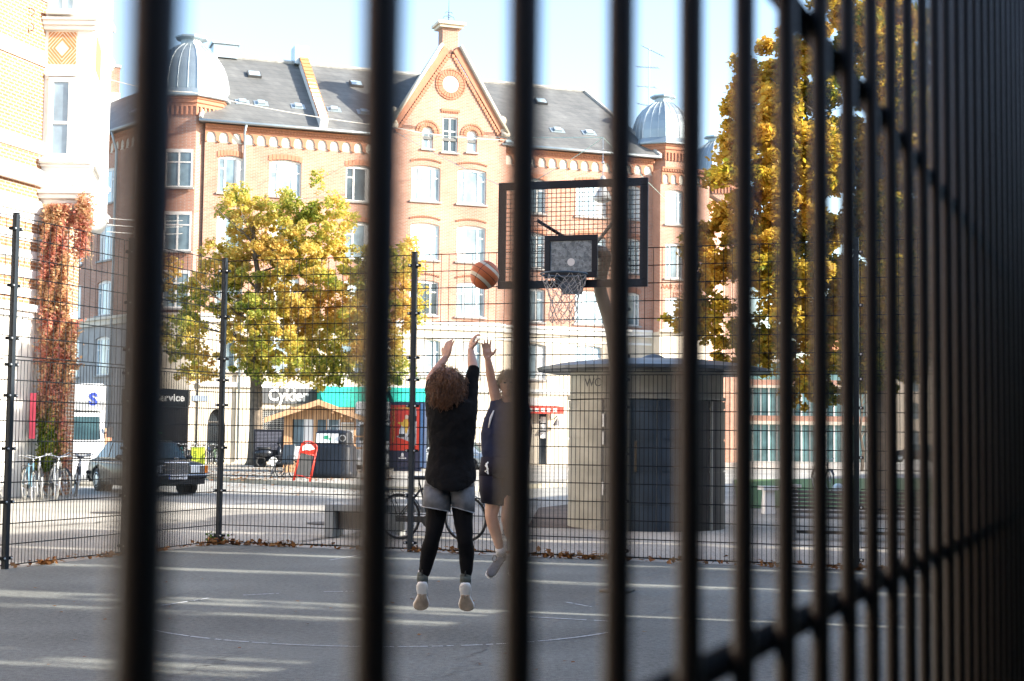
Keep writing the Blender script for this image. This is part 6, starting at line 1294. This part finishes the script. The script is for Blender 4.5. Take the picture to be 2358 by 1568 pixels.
# ---- person 2 : defender facing the viewer, one arm raised
D2 = 13.9; o2 = P(1172, 1000, D2); O2 = V((o2.x, o2.y, 0)); S2_ = F/D2
def q2(px, py, dy=0.0): return P(px, py, D2+dy)-O2
p2 = thing('person', 'fair haired defender in navy shirt jumping with one arm raised, facing the viewer', 'person', O2)
m = MB(); hd2 = q2(1170, 884, -.02)
m.ell(hd2, (.075, .095, .112), 18, 14); m.ell(hd2+V((0, -.03, -.06)), (.05, .06, .055), 12, 8)
m.ell(hd2+V((-.005, -.098, -.015)), (.013, .018, .024), 10, 6)      # nose
for sx_ in (-1, 1): m.ell(hd2+V((sx_*.077, .01, -.01)), (.012, .022, .032), 8, 6); m.ell(hd2+V((sx_*.03, -.082, .022)), (.02, .012, .008), 8, 6)
m.ell(hd2+V((0, -.088, -.055)), (.022, .012, .008), 8, 6)
chain(m, [(q2(1170, 905, 0), .055), (q2(1170, 930, 0), .062)])
s2l, s2r = q2(1146, 935, 0), q2(1203, 938, .02)
m.ring([[q2((a+b)/2, py)+V(((b-a)/2/S2_*math.cos(2*math.pi*k/24), (b-a)/2/S2_*.55*math.sin(2*math.pi*k/24), 0)) for k in range(24)] for a, b, py in ((1126, 1204, 1110), (1122, 1205, 1080), (1126, 1204, 1050), (1122, 1208, 1000), (1126, 1212, 960), (1146, 1200, 928))])
e2, w2 = q2(1131, 873, -.05), q2(1123, 824, -.12)
chain(m, [(s2l, .055), (s2l.lerp(e2, .5), .05), (e2, .042), (e2.lerp(w2, .35), .042), (w2, .027)])
hand(m, w2, (-.12, -.05, 1), (.15, -1, 0), 1, (.45, .5, .3, .5), .13, 1.0, 1.25)
e3, w3 = q2(1216, 985, .05), q2(1214, 1040, -.05)
chain(m, [(s2r, .055), (s2r.lerp(e3, .5), .048), (e3, .04), (w3, .027)]); hand(m, w3, (0, -.2, -1), (-.8, -.3, 0), 1, (.5, .55, .6, .6), .05)
lg2 = [[(1146, 1100, 0, .088), (1137, 1150, -.04, .08), (1131, 1187, -.05, .058), (1135, 1205, -.03, .058), (1141, 1225, .0, .052), (1151, 1262, .04, .038), (1154, 1280, .05, .036)],
       [(1184, 1100, 0, .082), (1176, 1150, -.1, .078), (1168, 1192, -.12, .058), (1174, 1225, .0, .055), (1192, 1262, .12, .038), (1195, 1275, .13, .036)]]
for L_ in lg2: chain(m, [(q2(a, b, c), r) for a, b, c, r in L_])
remeshed(m, 'body', SKIN, p2, .0055, 4)
m = MB()
for sx_ in (-1, 1): m.ell(hd2+V((sx_*.03, -.086, .008)), (.013, .008, .0075), 10, 8)
m.build('eyes', mat('eye_dark', (.05, .04, .035), .2), p2, True)
m = MB(); hb = mat('fair_hair', (.34, .24, .13), .5, 0, .2, 30); m.ell(hd2+V((0, .015, .035)), (.088, .1, .095), 16, 12)
curls(m, hd2+V((0, .01, .035)), (.088, .098, .1), 700, .05, .009, 21, .2, .0025, lambda d: d.z > -.1 or d.y > 0); m.build('hair', hb, p2, True)
m = MB(); NV = mat('navy_jersey', (.006, .012, .042), .7, 0, .2, 8, spec=.2)
rg = [[q2((a+b)/2+(b-a)/2*math.cos(t)*(1+.02*math.sin(6*t)), y+(3 if y > 1040 else 0)*math.sin(3*t), (b-a)/2/S2_*kd*math.sin(t)) for t in [2*math.pi*k/36 for k in range(36)]] for a, b, y, kd in ((1112, 1210, 1058, .72), (1109, 1212, 1040, .72), (1107, 1216, 1000, .7), (1112, 1220, 970, .64), (1122, 1220, 945, .56), (1142, 1208, 926, .5))]
m.ring(rg); chain(m, [(s2l+V((-.005, 0, -.05)), .075), (s2l.lerp(e2, .12), .066)]); chain(m, [(s2r, .072), (s2r.lerp(e3, .45), .062)]); sh2 = remeshed(m, 'shirt', NV, p2, .009, 4, .014)
m = MB(); m.tube([q2(1137, 945, -.1), q2(1130, 962, -.115), q2(1125, 985, -.12)], [.006, .012, .005], 6); m.build('shoulder_stripe', WHITE, sh2, True)
DS = mat('dark_shorts', (.010, .010, .020), .8, 0, .25, 10, spec=.2)
def q1(px, py, dy=0.0): return P(px, py, D2+dy)-O2
S1 = S2_
shell([([(1108, 1206, 1052, 1052, .75), (1104, 1210, 1080, 1080, .8), (1104, 1210, 1100, 1100, .8)], 0, 0), ([(1104, 1166, 1095, 1098, 1), (1103, 1164, 1130, 1135, 1.05), (1108, 1160, 1158, 1166, 1.1)], -.03, 1), ([(1152, 1210, 1098, 1095, 1), (1150, 1208, 1130, 1128, 1), (1146, 1202, 1165, 1160, 1.1)], -.05, 2)], 'shorts', DS, p2, .008)
m = MB(); m.tube([q2(1124, 1064, -.17), q2(1118, 1072, -.18), q2(1124, 1080, -.185), q2(1117, 1085, -.18), q2(1124, 1092, -.18), q2(1120, 1066, -.18)], .007, 6); m.build('drawstring', WHITE, p2, True)
for i, (pa, pb, toe) in enumerate((((1149, 1248), (1153, 1276), (1128, 1322)), ((1193, 1258), (1198, 1276), (1180, 1318)))):
    dy = .045 if i == 0 else .12
    m = MB(); chain(m, [(q2(*pa, dy), .046), (q2((pa[0]+pb[0])/2, (pa[1]+pb[1])/2, dy), .043), (q2(*pb, dy), .045)]); m.build('sock', mat('white_sport_sock', (.66, .66, .66), .9), p2, True)
    a = q2(pb[0]+2, pb[1]+8, dy+.03); t_ = q2(*toe, dy-.16); dv = (t_-a); dn = dv.normalized(); ac = dn.cross(V((0, -1, .3))).normalized(); up = ac.cross(dn)
    if up.y > 0: up = -up
    def rg_(rows, f0=0):
        out = []
        for t, w_, h0, h1 in rows:
            c_ = a-dn*.05+dn*(dv.length+.06)*t; out.append([c_+ac*w_*math.cos(k)+up*((h0+h1)/2+(h1-h0)/2*math.sin(k)) for k in [2*math.pi*j/18 for j in range(18)]])
        return out
    m = MB(); m.ring(rg_(((0, .02, -.04, .02), (.05, .036, -.05, .045), (.3, .04, -.05, .055), (.55, .043, -.045, .035), (.8, .046, -.04, .012), (.95, .035, -.036, .0), (1, .015, -.03, -.01)))); chain(m, [(q2(*pb, dy), .045), (a, .043)]); m.build('shoe_upper', mat('grey_knit', (.11, .115, .13), .85, 0, .15, 50, .4, 300), p2, True)
    m = MB(); m.ring(rg_(((-.02, .02, -.062, -.045), (.05, .038, -.07, -.042), (.4, .042, -.07, -.04), (.8, .049, -.062, -.033), (.97, .036, -.052, -.026), (1.01, .012, -.045, -.025)))); m.build('shoe_sole', mat('white_sole', (.62, .62, .62), .6), p2, True)
    m = MB(); c_ = q2(pb[0]-14, pb[1]+10, dy-.08); m.tube([c_+V((.02*math.cos(t), -.01, .03*math.sin(t))) for t in (0, 1, 2, 3, 4, 5, 6)], .004, 5); m.build('shoelace', BLACK, p2)

# ---- passers-by far off
def walker(label, px, py, yaw, top, legs, hairc, hgt=1.72, step=.22, grp=None):
    g = G(px, py); r = thing('person', label, 'person', g, yaw, grp); k = hgt/1.72; m = MB()
    m.ell((0, 0, 1.6*k), (.075, .09, .115), 12, 8); chain(m, [((0, 0, 1.5*k), .05), ((0, 0, 1.42*k), .06)])
    m.ell((0, 0, 1.2*k), (.19, .12, .3), 14, 10); m.ell((0, 0, .95*k), (.17, .12, .14), 12, 8)
    for s in (-1, 1):
        chain(m, [((s*.09, 0, .92*k), .085), ((s*.09, s*step*.5-.03, .5*k), .058), ((s*.09, s*step, .09*k), .04)]); chain(m, [((s*.09, s*step, .05), .04), ((s*.09, s*step-.13, .035), .032)])
        chain(m, [((s*.2, 0, 1.38*k), .05), ((s*.25, s*.03, 1.1*k), .04), ((s*.24, -.12-s*.05, .88*k), .028)])
        hand(m, V((s*.24, -.12-s*.05, .88*k)), (0, -.3, -1), (-s, 0, 0), s, (.5, .6, .6, .6), .05)
    remeshed(m, 'body', SKIN, r, .011, 3)
    m = MB(); m.ell((0, .015, 1.63*k), (.085, .1, .1), 12, 8); m.build('hair', mat('hair_'+hairc[0], hairc[1], .6), r, True)
    m = MB(); m.ell((0, 0, 1.2*k), (.21, .14, .32), 14, 10); m.ring([[(w_*math.cos(t), w_*.68*math.sin(t), z) for t in [2*math.pi*q/18 for q in range(18)]] for w_, z in ((.2, .84*k), (.2, 1.0*k), (.19, 1.1*k))])
    for s in (-1, 1): chain(m, [((s*.19, 0, 1.38*k), .068), ((s*.25, s*.03, 1.1*k), .055), ((s*.245, -.1-s*.05, .93*k), .045)])
    remeshed(m, 'jacket', top, r, .014, 3)
    m = MB()
    for s in (-1, 1): chain(m, [((s*.09, 0, .9*k), .1), ((s*.09, s*step*.5-.03, .5*k), .072), ((s*.09, s*step, .12*k), .055)])
    remeshed(m, 'trousers', legs, r, .014, 3)
    for s in (-1, 1): m = MB(); m.ell((s*.09, s*step-.06, .045), (.05, .14, .05), 10, 6); m.build('shoe', BLACK, r, True)
    return r
walker('distant pedestrian in a long dark coat before the glass fronted building', 1822, 1053, R_(60), mat('dark_coat', (.03, .025, .03), .8), mat('dark_trousers', (.02, .02, .03), .8), ('dark', (.05, .03, .02)))
walker('distant pedestrian in pale yellow top and blue trousers, right of the dark coated one', 1903, 1056, R_(-30), mat('pale_yellow_top', (.55, .5, .3), .8), mat('blue_trousers', (.04, .07, .15), .8), ('blond', (.4, .28, .12)))
walker('pedestrian in a peach orange jacket on the street behind the dark saloon car', 240, 1076, R_(20), mat('peach_jacket', (.6, .27, .15), .8), mat('brown_trousers', (.2, .1, .06), .8), ('blond', (.4, .28, .12)))
# ================================================================ TREES
def limbs(m, base, top, r, spread, rnd, n=9, depth=2, tips=None, up=.5):
    base, top = V(base), V(top); pts = [base.lerp(top, k/6)+V((rnd.gauss(0, .012), rnd.gauss(0, .012), 0))*(top-base).length*(k > 0) for k in range(7)]
    m.tube(pts, [r*(1-.75*k/6) for k in range(7)], 8 if r > .1 else 5)
    if tips is not None: tips.append(pts[-1])
    if depth <= 0: return
    for k in range(n):
        t = rnd.uniform(.25, .95); p = base.lerp(top, t); a = rnd.uniform(0, 6.28); L_ = spread*rnd.uniform(.5, 1)*(1.1-.5*t)
        q = p+V((math.cos(a)*L_, math.sin(a)*L_, L_*rnd.uniform(up-.35, up+.4))); limbs(m, p, q, r*(1-.7*t)*.5, L_*.5, rnd, max(3, n-4), depth-1, tips, up)
def tree(name, label, loc, trunk_h, H_, tr, blobs, nleaf, ls, lm_, seed, bark=None):
    rnd = random.Random(seed); st = random.getstate(); random.seed(seed)
    r = thing(name, label, 'tree', loc); tips = []
    m = MB(); m.tube([(0, 0, -.1), (0, 0, .3), (.03, 0, trunk_h*.5), (0, .02, trunk_h)], [tr*1.5, tr*1.1, tr*.95, tr*.85], 12)
    limbs(m, (0, 0, trunk_h-.1), (rnd.uniform(-.3, .3), 0, H_*.88), tr*.8, H_*.3, rnd, 13, 2, tips)
    m.build('trunk', bark or mat('bark', (.14, .11, .08), .9, 0, .35, 5, .8, 20), r, True)
    m = MB()
    for (c, rad) in blobs:
        c = V(c); rad = V(rad); vol = rad.x*rad.y*rad.z; sub = []
        for _ in range(int(30+vol*5)):
            d = V((rnd.gauss(0, 1), rnd.gauss(0, 1), rnd.gauss(0, 1))).normalized()*rnd.uniform(.1, 1.0)**.5; sub.append((c+V((d.x*rad.x, d.y*rad.y, d.z*rad.z)), rnd.uniform(.22, .5)*min(.9, min(rad))))
        n = int(nleaf*vol/sum(b[1][0]*b[1][1]*b[1][2] for b in blobs))
        for _ in range(n):
            s, sr = sub[int(rnd.random()*len(sub))]; d = V((rnd.gauss(0, 1), rnd.gauss(0, 1), rnd.gauss(0, 1))).normalized()*sr*rnd.random()**.5
            leafcards(m, s+V((d.x, d.y, d.z*.8)), ls)
    m.build('crown', lm_, r, fix=False); random.setstate(st); return r
YELL = leafmat('autumn_leaves', [(.18, .25, .04), (.36, .40, .07), (.6, .53, .12), (.72, .54, .13), (.76, .56, .17), (.68, .42, .11)], .55, .35)
YEL2 = leafmat('lime_leaves', [(.08, .12, .015), (.2, .23, .025), (.48, .38, .04), (.62, .43, .055), (.68, .47, .08), (.6, .35, .05)], .55, .45)
tp = G(586, 1077); tp.z = .12; S_ = F/tp.y
def cp(px, py): p = P(px, py, tp.y); return (p.x-tp.x, 0, p.z)
bl = []
for px, py, rx, rz in ((585, 640, 95, 120), (700, 620, 110, 130), (560, 500, 70, 70), (660, 500, 80, 60), (770, 520, 60, 70), (600, 780, 110, 95), (720, 770, 110, 90), (450, 700, 70, 80), (450, 840, 65, 50), (830, 650, 75, 90), (830, 790, 80, 90), (900, 620, 60, 60), (940, 700, 45, 90), (900, 850, 60, 50), (540, 445, 30, 35), (740, 430, 22, 30), (660, 840, 90, 55), (760, 860, 90, 45), (395, 640, 30, 60), (870, 720, 70, 120), (940, 600, 40, 60), (420, 780, 60, 60), (500, 620, 60, 80)):
    c = cp(px, py); bl.append(((c[0], random.uniform(-1.5, 1.5), c[2]), (rx/S_, rx/S_*.9+.3, rz/S_)))
tree('maple_tree', 'yellow and green autumn maple tree on the pavement before the brick building', tp, 3.6, 13, .32, bl, 90000, .16, YELL, 3)
t2 = V((P(2030, 1000, 33).x, 33, 0)); S2 = F/33
bl = []
for px, py, rx, rz in ((1740, 250, 70, 130), (1850, 160, 90, 160), (1960, 60, 120, 150), (2080, 150, 130, 200), (1700, 430, 85, 120), (1830, 420, 110, 150), (1960, 400, 120, 180), (2090, 420, 130, 180), (1650, 590, 75, 110), (1760, 640, 110, 120), (1900, 650, 120, 130), (2040, 680, 130, 140), (2180, 600, 130, 180), (1620, 720, 60, 70), (1730, 790, 90, 70), (1870, 820, 100, 80), (2000, 830, 100, 70), (2280, 300, 120, 220), (1560, 740, 40, 25), (1830, 900, 45, 45), (1900, 910, 40, 35), (1600, 560, 40, 50), (1690, 340, 40, 50), (2150, 760, 120, 110), (2060, 560, 110, 160), (2180, 400, 110, 160), (1980, 720, 90, 110), (1800, 540, 90, 110), (1780, 300, 80, 90), (2060, 860, 90, 50)):
    p = P(px, py, 33); bl.append(((p.x-t2.x, random.uniform(-1.8, 1.8), p.z), (rx/S2, rx/S2+.2, rz/S2)))
tree('lime_tree', 'tall golden lime tree at the right beyond the fence, behind the near wires', t2, 3.2, 11.5, .26, bl, 230000, .13, YEL2, 5)
# bare young tree far right
t3 = G(1985, 1085); m = MB(); tips = []; rnd = random.Random(11); limbs(m, (0, 0, 0), (0, 0, 6), .1, 2, rnd, 10, 2, tips, .7); r3 = thing('bare_tree', 'thin nearly bare tree before the distant beige building', 'tree', t3); m.build('branches', MATS['bark'], r3)
m = MB()
for t in tips:
    for _ in range(4): leafcards(m, t+V((random.gauss(0, .15), random.gauss(0, .15), random.gauss(0, .15))), .1)
m.build('sparse_leaves', YEL2, r3, fix=False)
# creeper on the corner house
CRP = leafmat('creeper_red', [(.4, .17, .09), (.6, .38, .2), (.68, .5, .28), (.62, .32, .22), (.55, .18, .14), (.68, .44, .34)], .5, 1.4); CGR = leafmat('creeper_green', [(.06, .11, .01), (.16, .22, .02), (.35, .3, .04)], .35, 2)
vr = thing('climbing_creeper', 'red and orange creeper climbing the corner pier of the pale house', 'plant', (P(125, 990, 36.1).x, 36.1, 0)); m = MB(); m2 = MB(); vo_ = V(vr.location)
def vp(px, py, dd=0): return P(px, py, 36.15+dd)-vo_
for _ in range(21000):
    py = random.uniform(470, 1085); t = (py-470)/615
    if py < 560: lo, hi = 100+(560-py)*.1, 150
    else: lo, hi = 100-t*14, 152+6*math.sin(py*.03)
    if 735 < py < 850 and random.random() < .35: lo, hi = 150, 176
    px = random.uniform(lo, hi)+random.gauss(0, random.choice((2, 3, 8))); px += 5*math.sin(py*.045)*(1 if px > 128 else .5); q = vp(px, py, random.uniform(-.22, .12)-.08*math.sin(px*.21+py*.05)*math.sin(py*.031))
    (leafcards(m2, q, .085) if py > 965+random.gauss(0, 18) and px < 132+random.gauss(0, 8) else leafcards(m, q, .085))
for _ in range(1700):
    a = random.random(); px = 195+random.gauss(0, 10)-a*8; py = 455+a*130+random.gauss(0, 12); leafcards(m, vp(px, py, random.uniform(-.1, .3)), .09)
for _ in range(900): px = random.uniform(118, 195); py = 497+random.gauss(0, 9)+12*math.sin(px*.12); leafcards(m, vp(px, py, random.uniform(0, 1.2)), .08)
m.build('red_leaves', CRP, vr, fix=False); m2.build('green_leaves', CGR, vr, fix=False)
m = MB()
for k in range(9):
    x_ = 106+k*5; m.tube([vp(x_+random.uniform(-4, 4), py, .08) for py in range(1100, 480, -40)], .012, 4)
for k in range(6): m.tube([vp(203+k*2+3*math.sin(j), 470+j*12, .1) for j in range(9+k)], .006, 3)
m.build('stems', MATS['bark'], vr)
# ================================================================ SHADE TERRACE (unseen houses placed to shade the court, gaps shaped for sun streaks)
OD = V((.447, .894, 0)); OB = V((10.4, 0, 0)); SH = V((SUN.x, SUN.y, 0)).normalized()
def tline(x0, d0): # parameter along the house line hit by the sun ray from ground point
    # p + t*SH = OB + s*OD
    a, b, c, d = SH.x, -OD.x, SH.y, -OD.y; ex, ey = OB.x-x0, OB.y-d0; det = a*d-b*c
    return (a*ey-c*ex)/det, (ex*d-b*ey)/det
HH = 12.0
gaps = []
for d0, wdt, x0 in ((16.9, .3, -2), (14.1, .5, -3), (13.2, .26, -3), (10.9, .34, -3), (9.4, .4, .5), (19.3, .26, -2), (22.3, .45, 2), (10.1, .14, .5)):
    s, t = tline(x0, d0); gaps.append((s, wdt))
gaps.sort(); segs = []; a = -22
for s, wdt in gaps: segs.append((a, s-wdt/2)); a = s+wdt/2
segs.append((a, 75))
cols_ = [(.2, .17, .14), (.24, .2, .17), (.17, .15, .14)]
rt = thing('shade_terrace', 'unseen row of house fronts placed right of the court to shade it', 'building', (OB.x, OB.y, 0), math.atan2(OD.y, OD.x))
ca = math.atan2(SH.y, SH.x)-math.atan2(OD.y, OD.x)
dx = 1.0/math.tan(ca) if abs(math.sin(ca)) > .1 else 0  # slanted side walls so the gaps open towards the sun
for i, (a, b) in enumerate(segs):
    th = -1.2; m = MB(); sl = th/math.tan(ca)
    m.prism([(a, 0), (b, 0), (b+sl, th), (a+sl, th)], 0, HH); m.build('shade_front', mat('terrace_render_%d' % (i % 3), cols_[i % 3], .8), rt)
# unseen leaf screens added in the gaps to break the sun streaks up
DKL = leafmat('gap_screen_leaves', [(.05, .08, .02), (.2, .16, .03), (.3, .2, .04)], .2, 1)
for s, wdt in gaps:
    p = OB+OD*s; st = thing('gap_leaf_screen', 'unseen leaf screen added in a terrace gap to break up the sun', 'tree', (p.x, p.y, 0), rt.rotation_euler.z, 'leaf screens added in the terrace gaps'); m = MB(); m.tube([(0, -.2, 0), (0, -.2, 9)], [.05, .03], 8); m.build('trunk', MATS['bark'], st, True)
    m = MB(); nz = int(110*wdt/.6)
    for _ in range(nz): leafcards(m, (random.uniform(-wdt*.6, wdt*.6), random.uniform(-.9, 0), 1.2+10.6*random.random()), .34)
    for _ in range(int(70*wdt)): leafcards(m, (random.uniform(-wdt*.6, wdt*.6), random.uniform(-.9, 0), random.choice((2.5, 5.2, 7.9, 10.8))+random.gauss(0, .35)), .34)
    m.build('crown', DKL, st, fix=False)
bh = thing('rear_shade_block', 'unseen tall dark block added behind the viewer to cut sky light', 'building', (0, -4, 0)); m = MB(); m.b2((-9, -6, 0), (16, 0, 13)); m.build('wall', mat('rear_block_dark', (.04, .035, .03), .85), bh)  # unseen block added behind the camera, keeps sky light off the near wires
# unseen leafy block added right of the near fence to darken its wires
hd = thing('shade_hedge', 'unseen dark leafy block added outside the near fence to keep its wires dark', 'shade_hedge', (1.0, -1, 0), math.atan2(1, .415)); m = MB(); m.b2((-4, -.9, 0), (14, -.1, 3.0)); m.build('shade_hedge_core', mat('shade_hedge_dark', (.012, .02, .008), .95), hd)
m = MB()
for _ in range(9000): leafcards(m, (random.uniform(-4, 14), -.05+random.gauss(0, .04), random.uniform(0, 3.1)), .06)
m.build('foliage', leafmat('shade_hedge_leaves', [(.01, .02, .005), (.02, .04, .01), (.03, .05, .01)], .2, 2), hd, fix=False)
